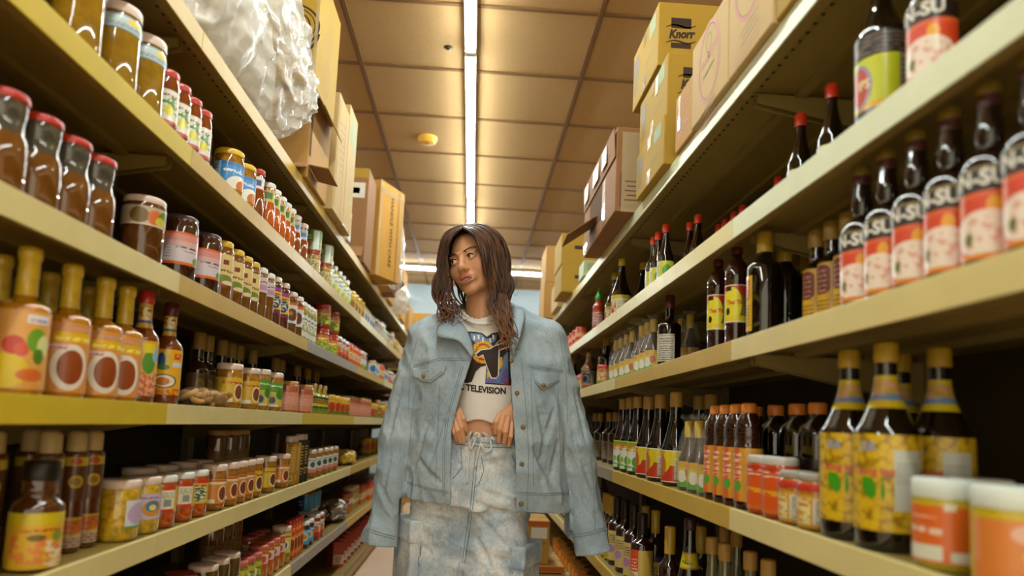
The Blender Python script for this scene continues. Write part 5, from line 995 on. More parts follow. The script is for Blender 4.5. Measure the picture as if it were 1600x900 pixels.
# ---------------------------------------------------------------- bags
def vnoise(P, seed, f):
    """smooth value noise in [-1, 1] on an (n, 3) array"""
    q = P * f; i = np.floor(q).astype(np.int64); w = q - i; w = w * w * (3 - 2 * w); out = np.zeros(len(P))
    for dx in (0, 1):
        for dy in (0, 1):
            for dz in (0, 1):
                h = (i[:, 0] + dx) * 374761393 + (i[:, 1] + dy) * 668265263 + (i[:, 2] + dz) * 2147483647 + seed * 1274126177
                h = (h ^ (h >> 13)) * 1274126177 & 0x7fffffff; h = (h ^ (h >> 16)) & 0xffff
                out += (h / 32767.5 - 1) * (w[:, 0] if dx else 1 - w[:, 0]) * (w[:, 1] if dy else 1 - w[:, 1]) * (w[:, 2] if dz else 1 - w[:, 2])
    return out
def ridged(P, seed, f): return 1 - 2 * np.abs(vnoise(P, seed, f))
def blob(size, n=(64, 36), seed=1, amp=.12, f=9.0, p=.75, floor=None):
    """a crumpled pillow: superellipsoid with creased displacement"""
    U, V = np.meshgrid(np.linspace(0, 2 * np.pi, n[0], endpoint=False), np.linspace(-np.pi / 2, np.pi / 2, n[1]))
    sg = lambda a: np.sign(a) * np.abs(a) ** p
    P = np.stack([sg(np.cos(V)) * sg(np.cos(U)), sg(np.cos(V)) * sg(np.sin(U)), sg(np.sin(V))], -1).reshape(-1, 3)
    S = np.array(size); Q = P * S
    d = 1 + amp * (ridged(Q, seed, f) * .6 + ridged(Q, seed + 5, f * 2.3) * .3 + vnoise(Q, seed + 9, f * .5) * .6)
    Q = Q * d[:, None]
    if floor is not None: Q[:, 2] = np.maximum(Q[:, 2], floor)
    fs = [(j * n[0] + i, j * n[0] + (i + 1) % n[0], (j + 1) * n[0] + (i + 1) % n[0], (j + 1) * n[0] + i) for j in range(n[1] - 1) for i in range(n[0])]
    return Q, fs
PLAST = NT('milky plastic'); PLAST.set(Roughness=.24, Specular_IOR_Level=.7, Coat_Weight=.5)
_n = PLAST.noise(7, detail=4); PLAST.color(PLAST.ramp(_n, [(.35, 'd6cfc2'), (.65, 'e6e2da')]))
PLAST.l(PLAST.math('ADD', PLAST.math('MULTIPLY', _n, .7), .12), PLAST.b.inputs['Alpha']); PLAST.bump(PLAST.noise(30, detail=4), .5, .01); PLAST = PLAST.m
t = thing('plastic_bag', 'large crumpled milky plastic bag draped over the top jar shelf', 'plastic bag', (-.80, 1.94, TZL))
Q, fs = blob((.16, .50, .30), (220, 120), 3, .15, 11.0, .8)
Q[:, 2] = np.maximum(Q[:, 2] + .29, .004)
Q += np.stack([.009 * ridged(Q * (1, 1, .4), 61, 22.0) + .003 * ridged(Q, 62, 48.0), .005 * ridged(Q * (1, 1, .4), 63, 24.0), .005 * ridged(Q, 64, 18.0)], -1) * np.clip(Q[:, 2:3] * 12, 0, 1)
k = np.clip((Q[:, 1] - .25) / .3, 0, 1)                      # the loose tail pulled out over the edge toward the far end
Q[:, 0] += k * .10 * (Q[:, 0] > 0); Q[:, 2] = np.where(Q[:, 1] > .25, Q[:, 2] * (1 - .45 * k) + .17 * k, Q[:, 2])
Q[:, 1] = np.where(Q[:, 0] < .15, np.minimum(Q[:, 1], .51), Q[:, 1])
lim = np.interp(Q[:, 2], [.0, .28, .36, .5, .7], [.6, .6, .36, .25, .20]); Q[:, 1] = np.where(Q[:, 1] > lim, lim + (Q[:, 1] - lim) * .06, Q[:, 1])
MB().add(Q, fs, 0, True).obj('film', PLAST, t)
Q, fs = blob((.12, .40, .22), (60, 36), 8, .1, 9.0, .8); Q[:, 2] = np.maximum(Q[:, 2] + .22, .004); Q[:, 0] -= .02
MB().add(Q, fs, 0, True).obj('contents', M('packed white foam', 'cfc6b6', .7, var=.1, scale=8), t)
t = thing('plastic_bag', 'small clear plastic bag behind the handle with care carton', 'plastic bag', (-.60, 4.66, TZL + .05)); t.location = (-.575, 4.62, TZL)
Q, fs = blob((.05, .07, .22), (40, 40), 12, .18, 14); Q[:, 2] = np.maximum(Q[:, 2] + .22, .0); MB().add(Q, fs, 0, True).obj('film', PLAST, t)
t = thing('plastic_bag', 'white plastic bag beside the tan carton far along the top jar shelf', 'plastic bag', (-.68, 5.55, TZL))
Q, fs = blob((.1, .2, .12), (60, 40), 22, .2, 14); Q[:, 2] = np.maximum(Q[:, 2] + .11, .0); MB().add(Q, fs, 0, True).obj('film', PLAST, t)
def food_bag(label, side, key, u, d, size, cm, seed, film=None, inner=True):
    s = -1 if side == 'L' else 1; X = (XL if s < 0 else XR) + s * (d + size[0]); h = (LSH if s < 0 else RSH)[key] - .004
    Y = y_for_u(u, X, h + size[2]); t = thing('food_bag', label, 'bag', (X, Y, h + .005))
    Q, fs = blob(size, (110, 60), seed, .16 if inner else .30, 16 if inner else 24, .8); Q[:, 2] = np.maximum(Q[:, 2] + size[2] * .95, .001); MB().add(Q, fs, 0, True).obj('wrapper', film or FILM, t)
    if inner:
        b = MB(); r3 = random.Random(seed)
        for k in range(16):                                  # curled dried pieces, each an arc
            cx, cy, cz = r3.uniform(-.6, .6) * size[0], r3.uniform(-.7, .7) * size[1], size[2] * r3.uniform(.75, 1.25); a0 = r3.uniform(0, 6.3); rr = r3.uniform(.016, .03)
            tilt = Matrix.Rotation(r3.uniform(-.6, .6), 3, 'X') @ Matrix.Rotation(r3.uniform(-.6, .6), 3, 'Y')
            b.tube([Vector((cx, cy, cz)) + tilt @ Vector((rr * math.cos(a0 + q * .5), rr * math.sin(a0 + q * .5), 0)) for q in range(7)], [.004, .007, .008, .009, .008, .007, .004], 8)
        o = b.obj('dried_pieces', cm, t); o['kind'] = 'stuff'
    return t
food_bag('clear bag of dried golden slices lying on the eye level jar shelf', 'L', 'C', 316, .015, (.05, .12, .026), M('dried slices', 'b98636', .6, var=.3, scale=30), 31)
food_bag('yellow snack bag lying on the fifth shelf beyond the slim amber jars', 'L', 'D', 534, .03, (.07, .13, .04), M('dried slices', 'b98636', .6), 33, M('bag yellow print', 'c9a83a', .3, coat=.4, var=.35, scale=18), False)
food_bag('crumpled silver foil bag on the knee level jar shelf', 'L', 'E', 518, .02, (.08, .14, .05), M('dried slices', 'b98636', .6), 35, M('foil silver', 'a8a094', .22, metal=.85), False)
for (side, key, y0, y1, lb) in (('L', 'C', 4.35, 5.1, 'grey display tray at the far end of the eye level jar shelf'), ('L', 'D', 5.7, 6.6, 'grey display tray at the far end of the fifth jar shelf'), ('L', 'E', 4.45, 5.1, 'grey display tray at the far end of the knee level jar shelf')):
    pass
# ================================================================ THE WOMAN IN THE DENIM JACKET
class Field:
    """signed-distance field on a regular grid, meshed with surface nets"""
    def __init__(s, lo, hi, h):
        s.lo = np.array(lo, float); s.h = h; s.n = np.ceil((np.array(hi) - s.lo) / h).astype(int) + 1
        s.ax = [(s.lo[i] + h * np.arange(s.n[i])).astype(np.float32) for i in range(3)]
        s.f = np.full(s.n, .5, np.float32)
    def sub(s, lo, hi):
        sl = []
        for i in range(3):
            a = int(np.clip(np.floor((lo[i] - s.lo[i]) / s.h), 0, s.n[i])); b = int(np.clip(np.ceil((hi[i] - s.lo[i]) / s.h) + 1, 0, s.n[i])); sl.append(slice(a, b))
        X = s.ax[0][sl[0]][:, None, None]; Y = s.ax[1][sl[1]][None, :, None]; Z = s.ax[2][sl[2]][None, None, :]
        return tuple(sl), X, Y, Z
    def comb(s, sl, d, k, op):
        a = s.f[sl]
        if op == 'sub': b = -d; hh = np.maximum(k - np.abs(a - b), 0) / max(k, 1e-6); s.f[sl] = np.maximum(a, b) + hh * hh * k * .25
        else: hh = np.maximum(k - np.abs(a - d), 0) / max(k, 1e-6); s.f[sl] = np.minimum(a, d) - hh * hh * k * .25
    def ell(s, c, r, k=.01, op='add', rot=None):
        m = max(r) + k + 3 * s.h; sl, X, Y, Z = s.sub([q - m for q in c], [q + m for q in c])
        x, y, z = X - c[0], Y - c[1], Z - c[2]
        if rot is not None:
            R = np.array(rot, np.float32).T; x, y, z = R[0, 0] * x + R[0, 1] * y + R[0, 2] * z, R[1, 0] * x + R[1, 1] * y + R[1, 2] * z, R[2, 0] * x + R[2, 1] * y + R[2, 2] * z
        k0 = np.sqrt((x / r[0]) ** 2 + (y / r[1]) ** 2 + (z / r[2]) ** 2); k1 = np.sqrt((x / r[0] ** 2) ** 2 + (y / r[1] ** 2) ** 2 + (z / r[2] ** 2) ** 2)
        s.comb(sl, k0 * (k0 - 1) / np.maximum(k1, 1e-6), k, op); return s
    def cap(s, a, b, ra, rb=None, k=.01, op='add', flat=None):
        """round cone from a to b; flat=(axis, factor) squeezes it along one axis"""
        rb = ra if rb is None else rb; m = max(ra, rb) * (1 if not flat else max(1, flat[1])) + k + 3 * s.h
        sl, X, Y, Z = s.sub([min(p, q) - m for p, q in zip(a, b)], [max(p, q) + m for p, q in zip(a, b)])
        d = [q - p for p, q in zip(a, b)]; L2 = sum(q * q for q in d) + 1e-12
        t = np.clip(((X - a[0]) * d[0] + (Y - a[1]) * d[1] + (Z - a[2]) * d[2]) / L2, 0, 1)
        v = [X - a[0] - t * d[0], Y - a[1] - t * d[1], Z - a[2] - t * d[2]]
        if flat: v[flat[0]] = v[flat[0]] / flat[1]
        s.comb(sl, np.sqrt(v[0] ** 2 + v[1] ** 2 + v[2] ** 2) - (ra + (rb - ra) * t), k, op); return s
    def stack(s, rows, k=.02, p=2.0):
        """elliptical trunk through rows of (z, cx, cy, a, b)"""
        rows = sorted(rows); z = s.ax[2]; zz = [r[0] for r in rows]
        cx, cy, a, b = [np.interp(z, zz, [r[i] for r in rows]).astype(np.float32)[None, None, :] for i in (1, 2, 3, 4)]
        X = s.ax[0][:, None, None]; Y = s.ax[1][None, :, None]; Z = z[None, None, :]
        q = (np.abs((X - cx) / a) ** p + np.abs((Y - cy) / b) ** p) ** (1 / p)
        d = (q - 1) * np.minimum(a, b); d = np.maximum(d, np.maximum(zz[0] - Z, Z - zz[-1]))
        s.comb((slice(None),) * 3, d, k, 'add'); return s
    def full(s): return s.ax[0][:, None, None], s.ax[1][None, :, None], s.ax[2][None, None, :]
    def wrinkle(s, terms):
        X, Y, Z = np.meshgrid(*s.ax, indexing='ij'); m = np.abs(s.f) < .05
        P = np.stack([X[m], Y[m], Z[m]], -1).astype(np.float64); d = np.zeros(len(P))
        for amp, seed, f, M3, kind in terms:
            Q = P @ np.array(M3, float).T; d += amp * (ridged(Q, seed, f) if kind == 'r' else vnoise(Q, seed, f))
        s.f[m] -= d.astype(np.float32); return s
    def mesh(s):
        f, n = s.f, s.n; neg = f < 0
        cn = n - 1; cnt = np.zeros(cn, np.float32); acc = np.zeros((*cn, 3), np.float32)
        for ax in range(3):
            o = [i for i in range(3) if i != ax]
            A = [slice(None)] * 3; B = [slice(None)] * 3; A[ax] = slice(0, -1); B[ax] = slice(1, None)
            fa, fb = f[tuple(A)], f[tuple(B)]; cr = (fa < 0) != (fb < 0); t = np.where(cr, fa / np.where(cr, fa - fb, 1), 0)
            for da in (0, 1):
                for db in (0, 1):
                    sl = [slice(None)] * 3; sl[o[0]] = slice(da, da + cn[o[0]]); sl[o[1]] = slice(db, db + cn[o[1]])
                    c = cr[tuple(sl)]; tt = t[tuple(sl)]; cnt += c
                    acc[..., ax] += np.where(c, tt, 0); acc[..., o[0]] += c * da; acc[..., o[1]] += c * db
        act = cnt > 0; idx = np.full(cn, -1, np.int64); idx[act] = np.arange(act.sum())
        base = np.argwhere(act); V = s.lo + s.h * (base + acc[act] / cnt[act][:, None]); F = []
        for ax in range(3):
            o = [(1, 2), (2, 0), (0, 1)][ax]
            A = [slice(1, -1)] * 3; B = [slice(1, -1)] * 3; A[ax] = slice(0, -1); B[ax] = slice(1, None)
            na, nb = neg[tuple(A)], neg[tuple(B)]; cr = np.argwhere(na != nb)
            if not len(cr): continue
            fl = na[tuple(cr.T)]; g = cr + 1; g[:, ax] -= 1
            def at(d0, d1):
                q = g.copy(); q[:, o[0]] -= d0; q[:, o[1]] -= d1; return idx[tuple(q.T)]
            quad = np.stack([at(1, 1), at(0, 1), at(0, 0), at(1, 0)], -1); quad[~fl] = quad[~fl][:, ::-1]; F.append(quad)
        return V, np.concatenate(F)
def np_mesh(name, parts, mats, T=None):
    vs, fs, o = [], [], 0
    for V, Fq in parts: vs.append(V); fs.append(Fq + o); o += len(V)
    V = np.concatenate(vs); Q = np.concatenate(fs)
    me = bpy.data.meshes.new(name); me.vertices.add(len(V)); me.vertices.foreach_set('co', V.astype(np.float32).ravel())
    me.loops.add(Q.size); me.loops.foreach_set('vertex_index', Q.ravel().astype(np.int32)); me.polygons.add(len(Q))
    me.polygons.foreach_set('loop_start', np.arange(0, Q.size, 4, dtype=np.int32))
    me.polygons.foreach_set('use_smooth', np.ones(len(Q), bool))
    for m in mats if isinstance(mats, (list, tuple)) else [mats]: me.materials.append(m)
    me.update(calc_edges=True); me.validate(); return me
def px(u, v, Y): return on_y(u, v, Y)
def pxn(u, v, Y): p = on_y(u, v, Y); return (p.x, p.y, p.z)
CY = 2.225                                                   # depth of her trunk's axis
# ---------------------------------------------------------------- head frame
HY = math.radians(-27); HT = math.radians(17.0); HP = math.radians(-3)
HR = Matrix.Rotation(-HT, 3, 'Y') @ Matrix.Rotation(HY, 3, 'Z') @ Matrix.Rotation(HP, 3, 'X')
HS = 1.0
HO = px(722, 403, 2.125) - HR @ Vector((0, -.088, .002))     # head origin: between the ears at eye height
def head(p): return HO + HR @ Vector(p)
def tohead(p): return HR.transposed() @ (Vector(p) - HO)
h = Field((-.088, -.135, -.215), (.088, .115, .125), .0017)
h.ell((0, .014, .030), (.073, .093, .082))
h.ell((0, -.030, -.036), (.060, .060, .079), .030)
h.cap((-.046, -.010, -.060), (-.013, -.070, -.100), .017, .013, .022); h.cap((.046, -.010, -.060), (.013, -.070, -.100), .017, .013, .022)
h.ell((0, -.076, -.102), (.020, .014, .013), .016)
for sx in (-1, 1):
    h.ell((sx * .043, -.060, -.030), (.023, .019, .021), .028)                       # cheekbones
    h.ell((sx * .032, -.1040, .001), (.020, .0165, .0120), .012, 'sub')               # sockets
    h.cap((sx * .012, -.0885, .017), (sx * .046, -.074, .0175), .0065, .005, .010)    # brow ridge
    h.ell((sx * .031, -.0795, -.0005), (.0148, .0145, .0135), .003)                   # lids
    h.ell((sx * .031, -.0935, -.0012), (.0140, .0095, .0056), .0015, 'sub')            # the opening between them
    h.ell((sx * .0122, -.0990, -.0395), (.0075, .0085, .0066), .007)                  # wings of the nose
    h.ell((sx * .073, .012, -.012), (.007, .017, .030), .006)                         # ears
h.cap((0, -.0860, .012), (0, -.1075, -.030), .0085, .0100, .016)
h.ell((0, -.1085, -.0345), (.0112, .0105, .0090), .008)
for sx in (-1, 1): h.ell((sx * .0058, -.1065, -.0430), (.0034, .0050, .0026), .002, 'sub')
h.ell((0, -.086, -.070), (.028, .014, .018), .016)                                    # muzzle
for sx in (-1, 1):
    h.cap((sx * .0255, -.0890, -.0715), (sx * .007, -.1005, -.0638), .0034, .0056, .004); h.cap((sx * .007, -.1005, -.0638), (0, -.1000, -.0650), .0056, .0052, .003)
    h.cap((sx * .0240, -.0890, -.0745), (sx * .007, -.0985, -.0820), .0036, .0070, .004); h.cap((sx * .007, -.0985, -.0820), (0, -.0985, -.0824), .0070, .0072, .003)
h.ell((0, -.1010, -.0734), (.0215, .018, .0050), .0016, 'sub')
nb = tohead((.022, CY + .005, 1.335)); hb = (0, .022, -.060)
h.cap(hb, tuple(nb), .050, .056, .020)
Vh, Fh = h.mesh()
headV = Vh.copy()
R3 = np.array(HR); Vh = Vh @ R3.T + np.array(HO)
# ---------------------------------------------------------------- trunk, arms and hands
tr = Field((-.30, 2.02, .40), (.42, 2.42, 1.40), .0045)
tr.stack([(.80, .01, CY, .140, .08), (.90, .03, CY, .140, .09), (.97, .038, CY, .130, .092), (1.03, .04, CY, .122, .090), (1.12, .042, CY, .130, .095), (1.22, .043, CY, .142, .098), (1.29, .036, CY, .120, .066), (1.33, .025, CY, .06, .045)], .03)
tr.cap((.02, CY + .005, 1.30), (.022, CY + .005, 1.39), .050, .050, .03)
tr.cap((-.085, CY + .01, 1.275), (.155, CY + .01, 1.300), .045, .045, .04)
for sx, ex, wx, wz in ((-1, -.165, -.094, 1.058), (1, .265, .158, 1.062)):
    sh = (-.095 if sx < 0 else .17, CY + .01, 1.27 if sx < 0 else 1.295); el = (ex, CY + .05, 1.06); wr = (wx, 2.134, wz)
    tr.cap(sh, el, .046, .036, .03); tr.cap(el, wr, .032, .019, .01)
for hx, kx in ((-.085, -.09), (.10, .10)):
    tr.cap((hx, CY, .82), (kx, CY - (.04 if hx > 0 else 0), .46), .070, .05, .03)
Vt, Ft = tr.mesh()
def hand(fingers, palm, wrist, thumb, lo, hi):
    g = Field(lo, hi, .0016)
    for a, b, r, k in palm: g.cap(a, b, r[0], r[1], k)
    for pts, rad in fingers:
        for i in range(len(pts) - 1): g.cap(pts[i], pts[i + 1], rad[i], rad[i + 1], .0022)
        for i in range(1, len(pts) - 1): g.ell(pts[i], (rad[i] * 1.03,) * 3, .002)
    for i in range(len(thumb[0]) - 1): g.cap(thumb[0][i], thumb[0][i + 1], thumb[1][i], thumb[1][i + 1], .003)
    g.cap(*wrist, k=.012); return g.mesh()
def F3(*p): return [pxn(u, v, y) for u, v, y in p]
HL = hand([(F3((717, 640, 2.092), (724, 655, 2.076), (728, 672, 2.086)), (.0088, .0084, .0068)), (F3((714, 645, 2.088), (721, 668, 2.072), (725, 690, 2.086)), (.0092, .0086, .0068)),
           (F3((710, 653, 2.088), (715, 673, 2.072), (719, 690, 2.086)), (.0090, .0083, .0066)), (F3((706, 662, 2.090), (710, 676, 2.076), (713, 687, 2.088)), (.0082, .0074, .006))],
          [((*pxn(698, 636, 2.104),), pxn(715, 643, 2.096), (.016, .012), .012), (pxn(696, 644, 2.104), pxn(708, 660, 2.096), (.015, .011), .012), (pxn(699, 640, 2.104), pxn(712, 650, 2.096), (.017, .012), .012)],
          ((-.108, 2.134, 1.058), pxn(701, 639, 2.110), .019, .018), (F3((706, 640, 2.106), (718, 652, 2.112), (726, 668, 2.116)), (.011, .0095, .008)), (-.16, 2.03, .90), (.04, 2.16, 1.11))
HRt = hand([(F3((781, 648, 2.090), (775, 660, 2.072), (774, 677, 2.086)), (.0090, .0086, .0068)), (F3((787, 651, 2.086), (781, 671, 2.068), (779, 689, 2.086)), (.0094, .0088, .0068)),
            (F3((793, 656, 2.086), (790, 675, 2.068), (788, 692, 2.086)), (.0092, .0085, .0066)), (F3((800, 664, 2.088), (798, 682, 2.072), (795, 696, 2.088)), (.0084, .0076, .006))],
           [(pxn(801, 637, 2.102), pxn(784, 648, 2.094), (.016, .012), .012), (pxn(806, 648, 2.104), pxn(798, 663, 2.094), (.015, .011), .012), (pxn(803, 642, 2.103), pxn(790, 654, 2.093), (.017, .012), .012)],
           ((.172, 2.122, 1.064), pxn(804, 640, 2.106), .021, .019), (F3((796, 642, 2.106), (782, 654, 2.113), (772, 668, 2.117)), (.011, .0095, .008)), (.02, 2.03, .90), (.21, 2.16, 1.11))
SKIN = NT('skin'); SKIN.set(Roughness=.46, Subsurface_Weight=.12, Subsurface_Radius=(.012, .005, .003), Specular_IOR_Level=.42)
_at = SKIN.n('ShaderNodeAttribute', attribute_name='tint'); _n = SKIN.noise(55, detail=3)
_sk = SKIN.mix(SKIN.math('MULTIPLY', _n, .35), 'd89f76', 'c68a62'); SKIN.color(SKIN.mix(_at.outputs['Fac'], _sk, 'a8524a')); SKIN.bump(SKIN.noise(420, detail=2), .05, .001); SKIN = SKIN.m
body_me = np_mesh('person', [(Vh, Fh), (Vt, Ft), HL, HRt], SKIN)
tint = np.zeros(len(body_me.vertices), np.float32)             # where the lips are, and a little flush on cheeks and knuckles
x, y, z = headV.T
def el2(cx, cz, rx, rz): return np.clip(1.35 - 1.35 * np.sqrt(((x - cx) / rx) ** 2 + ((z - cz) / rz) ** 2), 0, 1)
lip = np.clip(np.maximum(np.maximum(el2(-.010, -.0660, .0185, .0085), el2(.010, -.0660, .0185, .0085)), el2(0, -.0810, .023, .0100)) * 2.2, 0, 1) * (y < -.083)
chk = np.exp(-(((np.abs(x) - .042) / .018) ** 2 + ((z + .034) / .02) ** 2)) * (y < -.03) * .16
tint[:len(x)] = np.clip(lip * .75 + chk, 0, 1)
a = body_me.attributes.new('tint', 'FLOAT', 'POINT'); a.data.foreach_set('value', tint)
PERSON = link('person', body_me)
tag(PERSON, 'woman with long wavy brown hair, pale denim jacket over her shoulders, hands at her waistband', 'person')
# ---------------------------------------------------------------- eyes, teeth, brows, lashes, earring
EYEW = M('eye white', 'd9d2c8', .15, coat=.6)
IRIS = M('iris brown', '3a2214', .15, coat=1.0); PUP = M('pupil', '080504', .1, coat=1.0)
def head_obj(name, mb_, mats, par=PERSON):
    me = mb_.mesh(name, mats); me.transform(Matrix.Translation(HO) @ HR.to_4x4()); return link(name, me, par)
for sx in (-1, 1):
    c = Vector((sx * .031, -.0795, -.0005)); b = MB(); r = .0128; n = 24
    g = Matrix.Rotation(math.radians(-26), 3, 'Z') @ Matrix.Rotation(math.radians(2), 3, 'X')
    vs, fs, mi = [], [], []
    rings = [0, .05, .1, .16, .21, .24, .28, .34, .42, .46, .6, .8, 1.2, 1.6, 2.2, 2.8, 3.1415]
    for a_ in rings:
        for j in range(n):
            t_ = 2 * math.pi * j / n; v = Vector((math.sin(a_) * math.cos(t_), -math.cos(a_), math.sin(a_) * math.sin(t_))) * r
            vs.append(c + g @ v)
    fs = [(i * n + j, i * n + (j + 1) % n, (i + 1) * n + (j + 1) % n, (i + 1) * n + j) for i in range(len(rings) - 1) for j in range(n)]
    for i in range(len(rings) - 1):
        for j in range(n): mi.append(2 if rings[i + 1] <= .215 else 1 if rings[i + 1] <= .465 else 0)
    b.add(vs, fs, 0, True); b.mi = mi; head_obj('eye', b, [EYEW, IRIS, PUP])
    lb = MB()                                                   # upper lashes and the brow
    arc = [Vector((sx * (.031 - .0135 + .027 * t_), -.0930 - .0016 * math.sin(math.pi * t_) + .006 * max(0, t_ - .5) ** 1.2, .0002 + .0048 * math.sin(math.pi * min(1, t_ * 1.05)))) for t_ in [k / 9 for k in range(10)]]
    lb.tube(arc, [.0008, .0014, .0018, .0019, .0020, .0021, .0021, .0020, .0018, .0009], 6); head_obj('eyelashes', lb, M('lash dark', '1a0e08', .6))
    bb = MB(); r4 = random.Random(5 + sx)
    for k in range(46):
        t_ = k / 45; p0 = Vector((sx * (.011 + .038 * t_), -.0970 + .012 * t_ ** 1.6, .0155 + .0085 * math.sin(t_ * 2.2) + r4.uniform(-.0022, .0022) * (1 - .5 * t_)))
        bb.tube([p0, p0 + Vector((sx * .005, .0006, .0022 * (1 - 1.4 * t_))), p0 + Vector((sx * .009, .0018, .0015 * (1 - 2.4 * t_)))], [.0006, .0011, .0004], 5)
    head_obj('eyebrow', bb, M('brow brown', '3a2012', .6))
tb = MB()
for k in range(8):
    x0 = -.0158 + .0040 * k; xc = x0 + .00195; tb.box(x0, x0 + .0038, -.0940 + .9 * xc * xc * 40 * .5, -.0880 + .9 * xc * xc * 20, -.0748 + (.0006 if k in (3, 4) else .0012), -.0655)
me = bevelled(tb.mesh('teeth', M('teeth', 'e6ddcc', .25, coat=.5)), .0008); me.transform(Matrix.Translation(HO) @ HR.to_4x4()); link('teeth', me, PERSON)
mb_ = MB().add([(-.022, -.0845, -.084), (.022, -.0845, -.084), (.022, -.0845, -.063), (-.022, -.0845, -.063)], [(0, 1, 2, 3)]); head_obj('mouth_lining', mb_, M('mouth dark', '3a1512', .6))
eb = MB(); eb.tube([pxn(704 + 5.2 * math.cos(a_), 460 + 4.5 * math.sin(a_), 2.15 + .006 * math.sin(a_)) for a_ in [k * 2 * math.pi / 20 for k in range(21)]], .0011, 6)
eb.obj('earring', M('silver', 'cfcac0', .15, metal=1.0), PERSON)
# ---------------------------------------------------------------- clothes
def denim(name, c1, c2, wash=None, fine=260):
    t = NT(name); t.set(Roughness=.85, Specular_IOR_Level=.2)
    n1 = t.noise(9, detail=5); n2 = t.noise(fine, detail=2, stretch=(1, 1, .35)); n3 = t.noise(fine * 1.6, detail=1)
    c = t.ramp(n1, [(.32, c1), (.68, c2)])
    if wash: c = t.mix(t.ramp(t.noise(8.5, detail=6, rough=.7), [(.44, (0, 0, 0)), (.62, (1, 1, 1))]), c, wash)
    c = t.mix(t.math('MULTIPLY', t.math('GREATER_THAN', n2, .56), .28), c, tuple(x * .62 for x in lin(c1)))
    t.color(c); t.bump(t.math('ADD', n2, t.math('MULTIPLY', n1, 3.0)), .35, .0012); return t.m
DENIM = denim('jacket denim', '92a4b0', 'abb8c0'); STITCH = M('denim seam', '7a8a94', .85, var=.12, scale=300)
PANTS = denim('acid wash denim', '93a5b6', 'c6d0d6', 'e2e2df'); PSEAM = M('pants seam', '6d7a80', .85, var=.15, scale=200)
BRASS = M('button brass', '7a5a2a', .4, metal=.6); TEE = M('white cotton', 'e4dfd7', .85, var=.03, scale=60, bump=.06); CORD = M('drawstring white', 'd5d0c4', .8, bump=.1, scale=300)
def hit(bvh, u, v, lift=.001, far=3.0):
    d = (CAMROT @ _ray(u, v)).normalized(); p, n, i, t = bvh.ray_cast(CAMPOS, d, far)
    if p is None: return None
    if n.dot(d) > 0: n = -n
    return p + n * lift
def resample(pts, step=3.0):
    out = []
    for (a, b), (c, d) in zip(pts, pts[1:]):
        k = max(1, int(math.hypot(c - a, d - b) / step))
        out += [(a + (c - a) * i / k, b + (d - b) * i / k) for i in range(k)]
    return out + [pts[-1]]
xl = lambda z: np.interp(z, [.70, .76, .98, 1.10, 1.208, 1.26, 1.31, 1.36], [-.047, -.049, -.057, -.034, -.005, -.012, -.035, -.07])
xr = lambda z: np.interp(z, [.70, .741, .943, 1.089, 1.20, 1.264, 1.32, 1.38], [.152, .151, .138, .121, .112, .110, .113, .12])
jk = Field((-.36, 2.00, .57), (.50, 2.42, 1.42), .0040)
jk.stack([(.66, .065, CY, .262, .162), (.745, .065, CY, .264, .163), (.80, .063, CY, .262, .168), (.95, .057, CY, .256, .168), (1.08, .055, CY, .255, .163), (1.20, .052, CY, .243, .150), (1.27, .048, CY + .002, .205, .125), (1.33, .042, CY + .004, .145, .098), (1.385, .035, CY + .008, .088, .08), (1.45, .035, CY + .01, .08, .08)], .02, 2.3)
LSl = [(-.150, CY + .005, 1.262), (-.196, CY - .005, 1.10), (-.226, CY - .020, .94), (-.274, CY - .035, .560)]
RSl = [(.225, CY + .005, 1.285), (.286, CY - .005, 1.13), (.338, CY - .020, .95), (.424, CY - .035, .560)]
for S in (LSl, RSl):
    rr = (.062, .058, .053, .050)
    for i in range(3): jk.cap(S[i], S[i + 1], rr[i], rr[i + 1], .030 if i == 0 else .012, flat=(1, 1.25))
jk.cap((-.03, CY + .01, 1.345), (-.15, CY + .005, 1.262), .058, .060, .04); jk.cap((.10, CY + .01, 1.365), (.225, CY + .005, 1.285), .056, .060, .04)
jk.wrinkle([(.0090, 3, 9.0, ((1, 0, .35), (0, 1, 0), (0, 0, .45)), 'r'), (.0070, 4, 7.0, ((1, .3, 0), (0, .6, 0), (.5, 0, 1.0)), 'n'), (.0048, 8, 22.0, ((1, 0, .5), (0, 1, 0), (0, 0, .5)), 'r'), (.0022, 9, 48.0, ((1, 0, 0), (0, 1, 0), (0, .2, .8)), 'n')])
def furrow(fd, lines):
    """press folds into the cloth: each a line in the photograph's pixels with its depth"""
    V0, F0 = fd.mesh(); B0 = BVHTree.FromPolygons([Vector(v) for v in V0], [tuple(int(i) for i in q) for q in F0])
    for *pts, r in lines:
        P = [h_ for h_ in (hit(B0, u, v, 0.0) for u, v in resample(pts, 9.0)) if h_ is not None]
        n = len(P) - 1
        for i in range(n):
            if (P[i + 1] - P[i]).length > .05: continue
            e0 = .35 + .65 * math.sin(math.pi * i / n); e1 = .35 + .65 * math.sin(math.pi * (i + 1) / n)
            fd.cap(tuple(P[i]), tuple(P[i + 1]), r * e0, r * e1, r * 1.7, 'sub')
